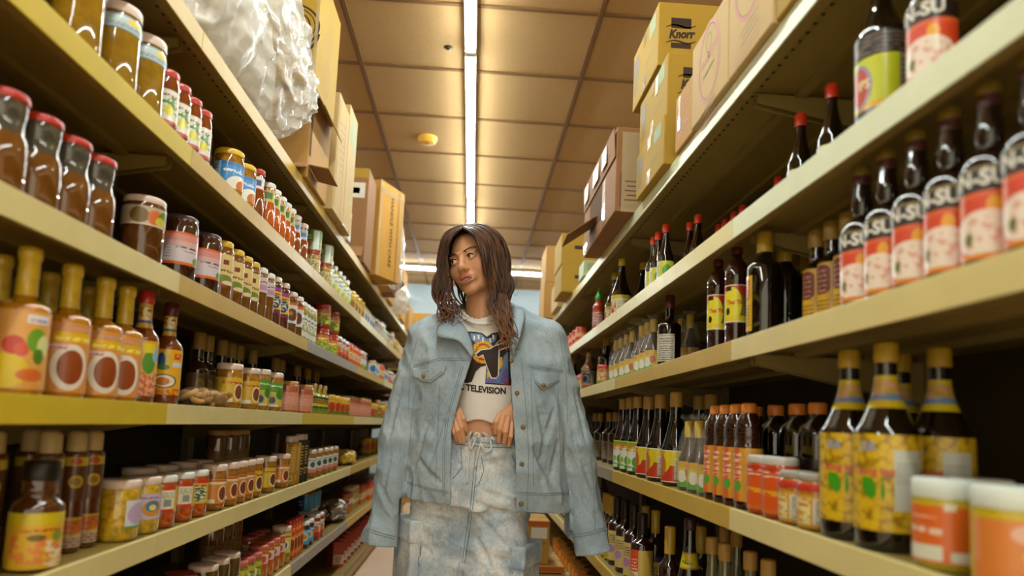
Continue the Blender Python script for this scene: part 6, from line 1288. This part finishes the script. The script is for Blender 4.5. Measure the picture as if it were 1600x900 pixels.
furrow(jk, [((702, 600), (686, 625), (672, 655), .006), ((676, 640), (662, 672), (655, 705), .006), ((694, 650), (680, 690), (670, 725), .006), ((650, 712), (668, 738), (690, 755), .006), ((660, 690), (650, 720), (640, 750), .005),
  ((838, 615), (846, 650), (852, 690), .006), ((866, 640), (854, 680), (845, 722), .006), ((834, 700), (848, 728), (864, 752), .006), ((872, 690), (866, 720), (858, 756), .005), ((838, 735), (846, 750), (852, 766), .005),
  ((628, 600), (616, 640), (606, 690), .006), ((612, 700), (604, 735), (596, 775), .005), ((592, 755), (604, 782), (618, 800), .006), ((600, 800), (610, 812), .004),
  ((898, 610), (908, 650), (916, 690), .006), ((902, 700), (914, 732), (926, 765), .005), ((908, 770), (922, 796), (940, 812), .006), ((893, 650), (898, 690), (905, 726), .005),
  ((664, 540), (656, 556), (650, 574), .004), ((848, 528), (862, 545), (872, 566), .004), ((700, 530), (712, 548), (722, 566), .004), ((712, 580), (704, 600), .004)])
X, Y, Z = jk.full(); f = jk.f
f[:] = np.maximum(f, -(f + .0085))                                   # a shell of cloth
xl_ = xl(jk.ax[2]).astype(np.float32)[None, None, :]; xr_ = xr(jk.ax[2]).astype(np.float32)[None, None, :]
f[:] = np.maximum(f, -np.maximum(np.maximum(xl_ - X, X - xr_), Y - (CY - .03)))
bodyx = (X > -.200 + .10 * (1.0 - Z) * 0) & (X < .318)
f[:] = np.maximum(f, np.where(np.abs(X - .064) < .275 - .0 * Z, (.748 - .05 * (X - .065)) - Z, -1.0) * np.where((X > -.212) & (X < .325), 1, 0) - np.where((X > -.212) & (X < .325), 0, 1.0))
for S in (LSl, RSl):                                                  # cuffs end square to the sleeve
    a_, b_ = Vector(S[2]), Vector(S[3]); d_ = (b_ - a_).normalized(); q = a_ + d_ * ((a_.z - .612) / -d_.z)
    side = (X < -.212) if S is LSl else (X > .325)
    pl = (X - q.x) * d_.x + (Y - q.y) * d_.y + (Z - q.z) * d_.z
    f[:] = np.where(side, np.maximum(f, pl), f)
nk = np.sqrt((X - .030) ** 2 + (Y - (CY - .005)) ** 2) - .078          # the neck hole, open to the front
f[:] = np.where(Z > 1.30, np.maximum(f, -nk), f); f[:] = np.maximum(f, Z - 1.395)
Vj, Fj = jk.mesh()
jacket = link('denim_jacket', np_mesh('denim_jacket', [(Vj, Fj)], DENIM), PERSON); jacket['label'] = 'pale blue denim jacket worn over the shoulders'
def bvh_of(V, Fq): return BVHTree.FromPolygons([Vector(v) for v in V], [tuple(int(i) for i in q) for q in Fq])
JB = bvh_of(Vj, Fj)
def seam(mb, bvh, pts, r=.0011, lift=.0004, yref=None):
    run_ = []
    for u, v in resample(pts):
        p = hit(bvh, u, v, lift)
        if p is None or (run_ and (p - run_[-1]).length > .03):
            if len(run_) > 2: mb.tube(run_, r, 5)
            run_ = [] if p is None else [p]
        else: run_.append(p)
    if len(run_) > 2: mb.tube(run_, r, 5)
def decal(mb, bvh, poly, mi=0, lift=.0012, cut=4.0, thick=None):
    """a flat shape given in the photograph's pixels, laid on the cloth and cut fine enough to follow it"""
    bm = bmesh.new(); vs = [bm.verts.new((u, v, 0)) for u, v in poly]; bm.faces.new(vs); bmesh.ops.triangulate(bm, faces=bm.faces[:])
    for _ in range(5):
        es = [e for e in bm.edges if e.calc_length() > cut]
        if not es: break
        bmesh.ops.subdivide_edges(bm, edges=es, cuts=1, use_grid_fill=False); bmesh.ops.triangulate(bm, faces=[q for q in bm.faces if len(q.verts) > 3])
    co = []; last = None; ok = True
    for v in bm.verts:
        p = hit(bvh, v.co.x, v.co.y, lift); co.append(p)
    bm.verts.index_update()
    fs = [[v.index for v in q.verts] for q in bm.faces]; bm.free()
    fs = [q for q in fs if all(co[i] is not None for i in q) and max((co[q[i]] - co[q[i - 1]]).length for i in range(len(q))) < .03]
    good = [p if p is not None else Vector((0, 0, 0)) for p in co]; used = sorted({i for q in fs for i in q}); ix = {i: k for k, i in enumerate(used)}
    if used:
        nv = [good[i] for i in used]; nf = []
        for q in fs:
            t3 = [ix[i] for i in q]; nrm = (nv[t3[1]] - nv[t3[0]]).cross(nv[t3[2]] - nv[t3[0]])
            nf.append(t3 if nrm.dot(CAMPOS - nv[t3[0]]) > 0 else t3[::-1])
        mb.add(nv, nf, mi, True)
sm = MB()
for pts in ([(646, 571), (690, 559), (735, 561)], [(646, 574), (690, 562), (735, 564)], [(828, 571), (850, 574), (880, 579)], [(828, 574), (850, 577), (880, 582)],
            [(650, 602), (643, 660), (640, 695), (633, 753)], [(687, 602), (684, 680), (681, 753)], [(721, 572), (698, 650), (692, 700), (692, 775)], [(724, 572), (701, 650), (695, 700), (695, 775)],
            [(829, 577), (832, 660), (834, 760)], [(872, 607), (875, 700), (877, 763)], [(814, 560), (822, 640), (826, 700), (824, 796)],
            [(636, 752), (670, 762), (704, 769)], [(636, 755), (670, 765), (704, 772)], [(806, 769), (850, 771), (889, 769)], [(806, 772), (850, 774), (889, 772)],
            [(568, 823), (592, 832), (617, 838)], [(568, 827), (592, 836), (616, 842)], [(891, 836), (920, 832), (949, 822)], [(892, 840), (920, 836), (949, 826)],
            [(652, 530), (641, 570), (638, 640)], [(873, 518), (884, 580), (887, 660)], [(600, 700), (585, 780), (578, 826)], [(915, 640), (926, 740), (930, 828)]): seam(sm, JB, pts)
sm.obj('jacket_seams', STITCH, jacket)
def flap_patch(name, poly, par, mat, lift=.004, bvh=None):
    b = MB(); decal(b, bvh or JB, poly, 0, lift, 3.0); me = b.mesh(name, mat)
    bm = bmesh.new(); bm.from_mesh(me); bmesh.ops.remove_doubles(bm, verts=bm.verts[:], dist=1e-5); r_ = bmesh.ops.extrude_face_region(bm, geom=bm.faces[:])
    for v in [q for q in r_['geom'] if isinstance(q, bmesh.types.BMVert)]:
        v.co += (CAMPOS - v.co).normalized() * .0018
    bmesh.ops.recalc_face_normals(bm, faces=bm.faces[:]); bm.to_mesh(me); bm.free(); return link(name, me, par)
flap_patch('pocket_flap', [(645, 582), (698, 570), (695, 582), (674, 598), (660, 596), (646, 588)], jacket, DENIM)
flap_patch('pocket_flap', [(831, 579), (873, 587), (873, 596), (847, 610), (835, 597)], jacket, DENIM)
ps = MB()
for pts in ([(647, 588), (660, 593), (673, 594), (692, 581)], [(835, 594), (847, 606), (871, 594)]): seam(ps, JB, pts, .0009, .0062)
ps.obj('flap_stitching', STITCH, jacket)
for u, v in ((799, 564), (808, 614), (817, 667), (815, 725), (814, 787), (664, 588), (847, 602)):
    p = hit(JB, u, v, .0015 if v not in (588, 602) else .0065)
    if p:
        bm_ = MB().lathe([(0, .004), (.004, .0042), (.0062, .0036), (.0070, .002), (.0064, 0), (0, 0)], 18).mesh('button', BRASS)
        n_ = (CAMPOS - p).normalized(); n_.z *= .2; bm_.transform(Matrix.Translation(p) @ n_.to_track_quat('Z', 'Y').to_matrix().to_4x4()); link('button', bm_, jacket)
# collar: a strip folded outward round the neck, thick and curved
def strip(name, inner, outer, mat, par, th=.005, bow=.008, m=6):
    def cr(P, n=8):
        out = []
        for i in range(len(P) - 1):
            p0, p1, p2, p3 = P[max(i - 1, 0)], P[i], P[i + 1], P[min(i + 2, len(P) - 1)]
            for k in range(n):
                t = k / n; out.append(.5 * ((2 * p1) + (-p0 + p2) * t + (2 * p0 - 5 * p1 + 4 * p2 - p3) * t * t + (-p0 + 3 * p1 - 3 * p2 + p3) * t ** 3))
        return out + [P[-1]]
    I = cr([Vector(p) for p in inner]); O = cr([Vector(p) for p in outer]); n = len(I); cen = sum(I, Vector()) / n
    vs = []
    for i in range(n):
        for j in range(m + 1):
            t = j / m; p = I[i].lerp(O[i], t); out = (p - cen); out.z = 0; out = out.normalized() if out.length > 0 else Vector((0, -1, 0))
            vs.append(p + (out * .6 + Vector((0, 0, .8))) * bow * math.sin(math.pi * t))
    b = MB().add(vs, [(i * (m + 1) + j, (i + 1) * (m + 1) + j, (i + 1) * (m + 1) + j + 1, i * (m + 1) + j + 1) for i in range(n - 1) for j in range(m)], 0, True)
    me = b.mesh(name, mat); o = link(name, me, par); md = o.modifiers.new('thickness', 'SOLIDIFY'); md.thickness = th; md.offset = 0
    return o
strip('collar', [pxn(741, 556, 2.072), pxn(735, 530, 2.085), pxn(724, 508, 2.115), pxn(708, 494, 2.17), pxn(712, 480, 2.28), pxn(750, 470, 2.325), pxn(787, 470, 2.27), pxn(797, 485, 2.17), pxn(799, 515, 2.095), pxn(797, 545, 2.072)],
      [pxn(737, 559, 2.062), pxn(716, 533, 2.062), pxn(684, 525, 2.078), pxn(687, 507, 2.15), pxn(700, 496, 2.30), pxn(750, 488, 2.36), pxn(800, 482, 2.31), pxn(819, 489, 2.18), pxn(814, 520, 2.078), pxn(801, 556, 2.06)], DENIM, jacket)
# ---------------------------------------------------------------- cropped tee
te = Field((-.16, 2.04, .96), (.24, 2.36, 1.40), .0040)
te.stack([(.95, .04, CY, .132, .102), (1.02, .041, CY, .130, .102), (1.12, .042, CY, .138, .106), (1.21, .043, CY, .150, .108), (1.28, .038, CY, .145, .094), (1.34, .028, CY + .004, .10, .072), (1.39, .022, CY + .006, .07, .064)], .02)
te.ell((-.025, CY - .062, 1.205), (.055, .05, .05), .04); te.ell((.105, CY - .062, 1.21), (.055, .05, .05), .04); te.cap((-.10, CY + .01, 1.275), (.17, CY + .01, 1.30), .055, .055, .03)
te.wrinkle([(.0045, 21, 14.0, ((1, 0, .7), (0, 1, 0), (0, 0, .4)), 'r'), (.003, 22, 9.0, ((1, 0, 0), (0, 1, 0), (.4, 0, 1)), 'n')])
X, Y, Z = te.full(); f = te.f; f[:] = np.maximum(f, -(f + .009))
f[:] = np.maximum(f, (1.010 + .006 * np.sin(X * 60)) - Z)
n_ax = Vector((.024, CY, 0)); zc = 1.347 + .0 * X
f[:] = np.maximum(f, -(np.sqrt((X - .017) ** 2 + ((Y - (CY - .006)) * .86) ** 2 + (np.minimum(Z - 1.405, 0) * .80) ** 2) - .0695))
f[:] = np.maximum(f, Z - 1.385)
Vs, Fs = te.mesh(); tee = link('cropped_tee', np_mesh('cropped_tee', [(Vs, Fs)], TEE), PERSON); 
rb = MB(); rb.tube([Vector((.017 + .0725 * math.cos(a_), CY - .006 + .0825 * math.sin(a_), 1.352 + .018 * math.sin(a_) + .012 * math.cos(2 * a_))) for a_ in [k * 2 * math.pi / 48 for k in range(49)]], .0058, 8); rb.obj('neck_rib', TEE, tee)
tee['label'] = 'white cropped T-shirt with a tie-dye chest print'
TB = bvh_of(Vs, Fs)
def c3(u, v): return (670 + u / 4.089, 500 + v / 4.089)          # measured on an enlarged crop of the chest
PR = [M('print black brown', '2f2019', .7), M('print sun yellow', 'd8b01a', .7), M('print red', 'b8361f', .7), M('print blue', '3f55a8', .7), M('print white', 'd5cfc6', .7), M('print violet', '6a5aa0', .7), M('print orange', 'd27a1f', .7), M('print teal', '3f8a8a', .7)]
pm = MB(); D = lambda pts, mi, lift: decal(pm, TB, [c3(*p) for p in pts], mi, lift)
D([(215, 75), (258, 74), (300, 77), (340, 84), (372, 108), (405, 84), (440, 79), (540, 88), (540, 418), (505, 418), (360, 408), (368, 290), (330, 300), (300, 330), (275, 395), (252, 402), (205, 398), (235, 330)], 0, .0012)
D([(262, 86), (335, 92), (365, 118), (395, 120), (435, 88), (430, 132), (402, 150), (300, 150), (275, 128)], 3, .0016)
for q in ((290, 118), (318, 112), (345, 128), (392, 132), (412, 110)): D([(q[0] - 6, q[1] - 14), (q[0] + 5, q[1] - 16), (q[0] + 7, q[1] + 12), (q[0] - 4, q[1] + 14)], 4, .0019)
def disc(cx, cy, rx, ry, mi, lift, star=0, n=36): D([(cx + rx * (1 - star * (k % 2)) * math.cos(2 * math.pi * k / n), cy + ry * (1 - star * (k % 2)) * math.sin(2 * math.pi * k / n)) for k in range(n)], mi, lift)
disc(345, 205, 74, 74, 6, .0018); disc(345, 205, 72, 72, 1, .0021, .16); disc(345, 205, 56, 55, 2, .0024, .25); disc(345, 205, 42, 42, 1, .0027, .12); disc(345, 208, 24, 22, 6, .0030)
D([(372, 300), (388, 262), (400, 320), (420, 372), (440, 372), (455, 330), (480, 230), (505, 200), (508, 412), (365, 400)], 3, .0017)
D([(440, 290), (456, 240), (470, 236), (472, 290), (452, 320)], 1, .002); D([(472, 330), (500, 300), (508, 380), (480, 400), (452, 396)], 5, .002); D([(480, 404), (506, 385), (508, 416), (478, 412)], 2, .0023); D([(372, 330), (392, 322), (392, 360), (372, 372)], 1, .002); D([(375, 378), (410, 370), (440, 398), (372, 400)], 5, .002)
for w, mi, lf in ((7, 4, .0036), (0, 0, .0040)):
    D([(302 - w, 222 - w), (330, 198 - w), (392, 190 - w), (425, 170 - w), (505 + w, 148 - w), (505 + w, 172 + w), (448 + w, 192 + w), (440 + w, 352), (430, 368 + w), (402 - w, 368 + w), (392 - w, 345), (404 - w, 204 + w), (345, 222 + w), (312, 238 + w)], mi, lf)
    D([(432 - w, 160), (470, 118 - w), (505 + w, 110 - w), (505 + w, 128 + w), (462, 150 + w)], mi, lf)
pm.obj('chest_print', PR, tee)
tm = text_mesh('chest_lettering', 'MUSIC TELEVISION', 56, PR[0], bold=2.4, sx=.86, align='LEFT'); lt = MB(); w_ = [v.co.x for v in tm.vertices]
tel = text_mesh('q', 'MUSIC ', 56, None, bold=2.4, sx=.86, align='LEFT'); off_ = max(v.co.x for v in tel.vertices) + 14
for poly in tm.polygons:
    pts = [tm.vertices[i].co for i in poly.vertices]; q = []
    for p in pts:
        uu = 240 + (p.x - off_); q.append((uu, 432 - p.y + .085 * (uu - 240) + 6 * math.sin((uu - 240) / 90)))
    vs = [hit(TB, *c3(*p), .0014) for p in q]
    if all(v is not None for v in vs) and max((vs[i] - vs[i - 1]).length for i in range(len(vs))) < .03: lt.add(vs, [tuple(range(len(vs)))[::1]])
bpy.data.meshes.remove(tm); bpy.data.meshes.remove(tel)
lt.obj('chest_lettering', PR[0], tee)
# ---------------------------------------------------------------- acid-washed cargo trousers
pn = Field((-.25, 1.98, .02), (.27, 2.44, 1.00), .0048)
pn.stack([(.745, .01, CY - .01, .165, .12), (.80, .012, CY - .005, .182, .136), (.87, .018, CY, .180, .128), (.93, .028, CY, .158, .112), (.99, .037, CY, .136, .100)], .03, 2.2)
for q, r in (([(-.084, CY, .80), (-.081, CY - .01, .46), (-.082, CY + .02, .05)], (.097, .094, .088)), ([(.099, CY - .022, .80), (.094, CY - .06, .46), (.094, CY - .02, .05)], (.097, .095, .088))):
    for i in range(2): pn.cap(q[i], q[i + 1], r[i], r[i + 1], .004)
pn.wrinkle([(.0105, 41, 7.5, ((.8, 0, .8), (0, 1, 0), (-.3, 0, 1.0)), 'r'), (.0045, 42, 6.0, ((1, 0, 0), (0, 1, 0), (0, 0, .6)), 'n'), (.0042, 43, 20.0, ((.7, 0, .9), (0, 1, 0), (-.4, 0, 1.0)), 'r')])
furrow(pn, [((740, 770), (735, 800), (729, 840), (720, 900), .0055), ((739, 800), (765, 826), (792, 858), .007), ((746, 786), (776, 800), (808, 804), .006), ((756, 766), (790, 780), (818, 784), .006), ((660, 800), (700, 806), (730, 816), .006), ((688, 832), (722, 852), .006), ((742, 838), (756, 862), (768, 890), .006), ((655, 850), (680, 870), .005), ((770, 870), (800, 880), .005), ((744, 705), (738, 765), .004), ((770, 720), (800, 745), .005), ((712, 715), (725, 745), .004)])
X, Y, Z = pn.full(); f = pn.f; f[:] = np.maximum(f, Z - (.963 + .05 * (X - .04) + .9 * (X - .04) ** 2)); f[:] = np.maximum(f, .045 - Z)
Vp, Fp = pn.mesh(); pants = link('cargo_jeans', np_mesh('cargo_jeans', [(Vp, Fp)], PANTS), PERSON); pants['label'] = 'acid washed cargo jeans with a white drawstring'
PB = bvh_of(Vp, Fp); sp = MB()
for pts in ([(744, 700), (739, 750), (734, 800), (728, 835), (722, 880)], [(748, 700), (743, 750), (738, 800), (733, 835), (726, 880)], [(752, 712), (756, 735), (748, 757), (741, 762)], [(712, 694), (735, 696), (760, 699), (800, 700)], [(712, 688), (735, 690), (760, 692), (800, 694)], [(800, 712), (812, 740), (822, 760)], [(657, 815), (655, 860), (653, 900)], [(808, 845), (806, 900)], [(720, 700), (722, 730), (708, 748)]): seam(sp, PB, pts, .0011)
sp.obj('jeans_seams', PSEAM, pants)
for sx, cx, cy_, z0, z1 in ((-1, -.182, CY - .02, .46, .685), (1, .196, CY - .06, .42, .625)):
    bx_ = MB().box(-.020, .020, -.085, .085, 0, z1 - z0).mesh('cargo_pocket', PANTS); bevelled(bx_, .012, 3); bx_.transform(Matrix.Translation((cx, cy_, z0)) @ Matrix.Rotation(math.radians(-24 * sx), 4, 'Z')); pk = link('cargo_pocket', bx_, pants)
    fb = MB().box(-.025, .026, -.089, .089, z1 - z0 - .06, z1 - z0 + .012).mesh('pocket_flap', PANTS); bevelled(fb, .01, 3); fb.transform(Matrix.Translation((cx, cy_, z0)) @ Matrix.Rotation(math.radians(-24 * sx), 4, 'Z')); link('cargo_flap', fb, pants)
    ck = MB(); M4 = Matrix.Translation((cx, cy_, z0)) @ Matrix.Rotation(math.radians(-24 * sx), 4, 'Z')
    for q in (-.03, .03): ck.tube([M4 @ Vector((-.016 * sx, -.0865 + abs(q) * .0, .01)), M4 @ Vector((-.012 * sx, -.0868, z1 - z0 - .065))], .0012, 5)
    ck.obj('pocket_seam', PSEAM, pants)
dr = MB()
def cordpx(pts, r=.0031): 
    out = []
    for u, v, lf in pts:
        p = hit(PB, u, v, lf); out.append(p if p is not None else px(u, v, CY - .118 - lf))
    P = out; sm_ = []
    for i in range(len(P) - 1):
        p0, p1, p2, p3 = P[max(i - 1, 0)], P[i], P[i + 1], P[min(i + 2, len(P) - 1)]
        for k in range(6):
            t = k / 6; sm_.append(.5 * ((2 * p1) + (-p0 + p2) * t + (2 * p0 - 5 * p1 + 4 * p2 - p3) * t * t + (-p0 + 3 * p1 - 3 * p2 + p3) * t ** 3))
    dr.tube(sm_ + [P[-1]], r, 8)
cordpx([(741, 682, .005), (736, 690, .007), (733, 712, .006), (731, 735, .006), (730, 754, .005)]); cordpx([(749, 682, .005), (751, 692, .008), (747, 712, .007), (744, 730, .006)])
cordpx([(745, 681, .008), (736, 676, .011), (733, 690, .011), (735, 702, .010), (741, 694, .010), (746, 682, .009)]); cordpx([(745, 681, .008), (756, 677, .011), (765, 688, .011), (767, 703, .010), (758, 707, .010), (752, 695, .010), (746, 682, .009)])
cordpx([(741, 680, .010), (745, 677, .013), (750, 680, .012), (746, 685, .011), (741, 681, .010)], .004); cordpx([(744, 681, .005), (726, 684, .003), (716, 684, .002)]); cordpx([(748, 681, .005), (768, 686, .003), (776, 688, .002)])
dr.obj('drawstring', CORD, pants)
# trainers, below the frame
for hx, hy in ((-.082, CY + .0), (.094, CY - .04)):
    s_ = Field((hx - .08, hy - .24, -.005), (hx + .08, hy + .14, .16), .005)
    s_.cap((hx, hy + .05, .05), (hx, hy - .15, .035), .046, .038, .02); s_.cap((hx, hy + .03, .06), (hx, hy + .02, .12), .045, .045, .02)
    X, Y, Z = s_.full(); s_.f[:] = np.maximum(s_.f, .001 - Z); link('trainer', np_mesh('trainer', [s_.mesh()], M('trainer white', 'cfcabd', .6)), PERSON)
# ---------------------------------------------------------------- hair: a scalp cap and many waved locks
HAIR = NT('brown hair'); HAIR.set(Roughness=.34, Specular_IOR_Level=.45)
_n = HAIR.noise(70, detail=4, stretch=(1, 1, .12)); _n2 = HAIR.noise(6, detail=2)
_hc = HAIR.ramp(_n, [(.3, '26150b'), (.55, '4a2c18'), (.8, '7c4f2c')])
_oc = HAIR.n('ShaderNodeTexCoord').outputs['Object']; _sz = HAIR.n('ShaderNodeSeparateXYZ'); HAIR.l(_oc, _sz.inputs[0])
_tip = HAIR.math('MULTIPLY', HAIR.math('SUBTRACT', 1.42, _sz.outputs[2]), 5.0)          # grown-out lighter ends
_cl = HAIR.n('ShaderNodeClamp'); HAIR.l(_tip, _cl.inputs[0]); HAIR.color(HAIR.mix(HAIR.math('MULTIPLY', _cl.outputs[0], .55), _hc, '9a5f2a')); HAIR = HAIR.m
hb_ = MB(); rh = random.Random(21)
# scalp cap in head space
n1, n2_ = 48, 30; vs = []; keep = {}
for j in range(n2_ + 1):
    for i in range(n1):
        a_ = 2 * math.pi * i / n1; e_ = -math.pi / 2 + math.pi * j / n2_
        vs.append(head((.080 * math.cos(e_) * math.sin(a_), .014 - .100 * math.cos(e_) * math.cos(a_), .030 + .0885 * math.sin(e_))))
def scalp(p):
    q = tohead(p)
    if q.y < -.055 and q.z < .077: return False
    if q.y < -.015 and q.z < .045: return False
    return q.z > -.06
hb_.add(vs, [(j * n1 + i, j * n1 + (i + 1) % n1, (j + 1) * n1 + (i + 1) % n1, (j + 1) * n1 + i) for j in range(n2_) for i in range(n1) if all(scalp(vs[q]) for q in (j * n1 + i, (j + 1) * n1 + (i + 1) % n1))], 0, True)
def spline(P, n=7):
    out = []
    for i in range(len(P) - 1):
        p0, p1, p2, p3 = P[max(i - 1, 0)], P[i], P[i + 1], P[min(i + 2, len(P) - 1)]
        for k in range(n):
            t = k / n; out.append(.5 * ((2 * p1) + (-p0 + p2) * t + (2 * p0 - 5 * p1 + 4 * p2 - p3) * t * t + (-p0 + 3 * p1 - 3 * p2 + p3) * t ** 3))
    return out + [P[-1]]
def lock(P, r, strands=5, wave=.004, ph=0.0, spread=1.0):
    C = spline([Vector(p) for p in P]); n = len(C)
    for s_ in range(strands):
        a0 = rh.uniform(0, 6.28); rad = (r * .62 * math.sqrt(rh.random())) * spread; tw = rh.uniform(-1.5, 1.5); pts = []; rr = []
        for i, c in enumerate(C):
            t = i / (n - 1); tg = (C[min(i + 1, n - 1)] - C[max(i - 1, 0)]).normalized()
            u_ = Vector((0, -1, 0)); u_ = (u_ - tg * u_.dot(tg)); u_ = u_.normalized() if u_.length > 1e-4 else tg.orthogonal(); w_ = tg.cross(u_)
            k = rad * (math.sin(math.pi * min(1, .12 + t * .95)) * .8 + .25) ; ang = a0 + tw * t
            wv = wave * 2.8 * t * t * math.sin(ph + t * 15)
            pts.append(c + u_ * (math.cos(ang) * k * .7) + w_ * (math.sin(ang) * k + wv)); rr.append(max(.0006, r * (.40 if strands > 1 else .9) * (1 - .80 * max(0, t - .45) / .55) * (.55 + .45 * min(1, t * 6))))
        hb_.tube(pts, rr, 6)
def family(gA, gB, n, r, strands=5, wave=.004, jit=2.0, ydep=.0):
    """locks interpolated between two guide curves given as (u, v, depth) points"""
    for k in range(n):
        t = k / max(1, n - 1) + rh.uniform(-.3, .3) / n; P = []
        for q, ((ua, va, ya), (ub, vb, yb)) in enumerate(zip(gA, gB)):
            s_ = q / (len(gA) - 1); j = jit * (.3 + s_)
            P.append(px(ua + (ub - ua) * t + rh.uniform(-j, j), va + (vb - va) * t + rh.uniform(-j, j), ya + (yb - ya) * t + rh.uniform(-.004, .004)))
        lock(P, r * rh.uniform(.8, 1.15), strands, wave, rh.uniform(0, 6.28))
# viewer's-left curtain, from the parting down past the jaw
Lin = [(722, 357, 2.115), (706, 369, 2.105), (699, 390, 2.112), (696, 415, 2.118), (700, 440, 2.122), (709, 468, 2.12), (718, 497, 2.09)]
Lout = [(722, 353, 2.165), (697, 366, 2.165), (689, 392, 2.165), (685, 420, 2.16), (679, 452, 2.15), (688, 480, 2.14), (690, 503, 2.11)]
family(Lin, Lout, 15, .0075, 6, .007)
Lback = [(730, 352, 2.22), (700, 368, 2.235), (691, 400, 2.235), (688, 430, 2.225), (690, 455, 2.21), (699, 480, 2.19), (707, 500, 2.16)]
family(Lout, Lback, 12, .0085, 6, .005)
family([(700, 430, 2.13), (690, 452, 2.125), (683, 468, 2.12), (690, 485, 2.11), (688, 502, 2.10)], [(706, 440, 2.13), (703, 460, 2.12), (705, 480, 2.11), (716, 494, 2.09), (726, 506, 2.075)], 7, .0042, 4, .007)
# viewer's-right curtain, swept across the brow
Rin = [(723, 356, 2.115), (737, 364, 2.088), (748, 380, 2.082), (755, 402, 2.086), (758, 428, 2.092), (767, 454, 2.098), (768, 476, 2.09), (780, 498, 2.07), (786, 524, 2.055)]
Rout = [(728, 352, 2.16), (757, 354, 2.145), (779, 369, 2.14), (790, 395, 2.14), (794, 425, 2.14), (797, 448, 2.13), (790, 470, 2.12), (797, 494, 2.09), (801, 528, 2.065)]
family(Rin, Rout, 24, .0080, 6, .008)
Rback = [(735, 352, 2.22), (765, 358, 2.235), (784, 375, 2.24), (792, 400, 2.24), (794, 430, 2.235), (792, 460, 2.22), (794, 485, 2.20), (800, 515, 2.16)]
family(Rout, Rback, 14, .0090, 6, .005)
family([(770, 455, 2.098), (770, 478, 2.085), (780, 500, 2.068), (782, 522, 2.05), (790, 540, 2.045)], [(790, 460, 2.11), (795, 485, 2.09), (789, 505, 2.07), (796, 530, 2.05), (803, 548, 2.048)], 10, .0046, 4, .008)
# crown and the mass behind the neck
family([(722, 355, 2.14), (712, 358, 2.17), (704, 366, 2.22), (700, 385, 2.28), (704, 420, 2.31), (712, 455, 2.30), (718, 480, 2.27)], [(728, 354, 2.14), (752, 355, 2.18), (772, 368, 2.24), (782, 390, 2.29), (782, 425, 2.315), (782, 460, 2.30), (786, 490, 2.27)], 18, .013, 5, .004, 2.5)
# a few flyaways
for g in ([(790, 400, 2.16), (802, 430, 2.16), (810, 450, 2.16), (806, 462, 2.15), (800, 455, 2.15)], [(792, 420, 2.15), (800, 435, 2.15), (812, 440, 2.15), (816, 455, 2.15)], [(690, 395, 2.16), (683, 420, 2.16), (680, 445, 2.15)], [(715, 354, 2.13), (700, 360, 2.14), (690, 380, 2.15)]):
    C = spline([px(*q) for q in g]); hb_.tube(C, .0004, 4)
o = hb_.obj('hair', HAIR, PERSON); o['label'] = 'long wavy brown hair with lighter ends'
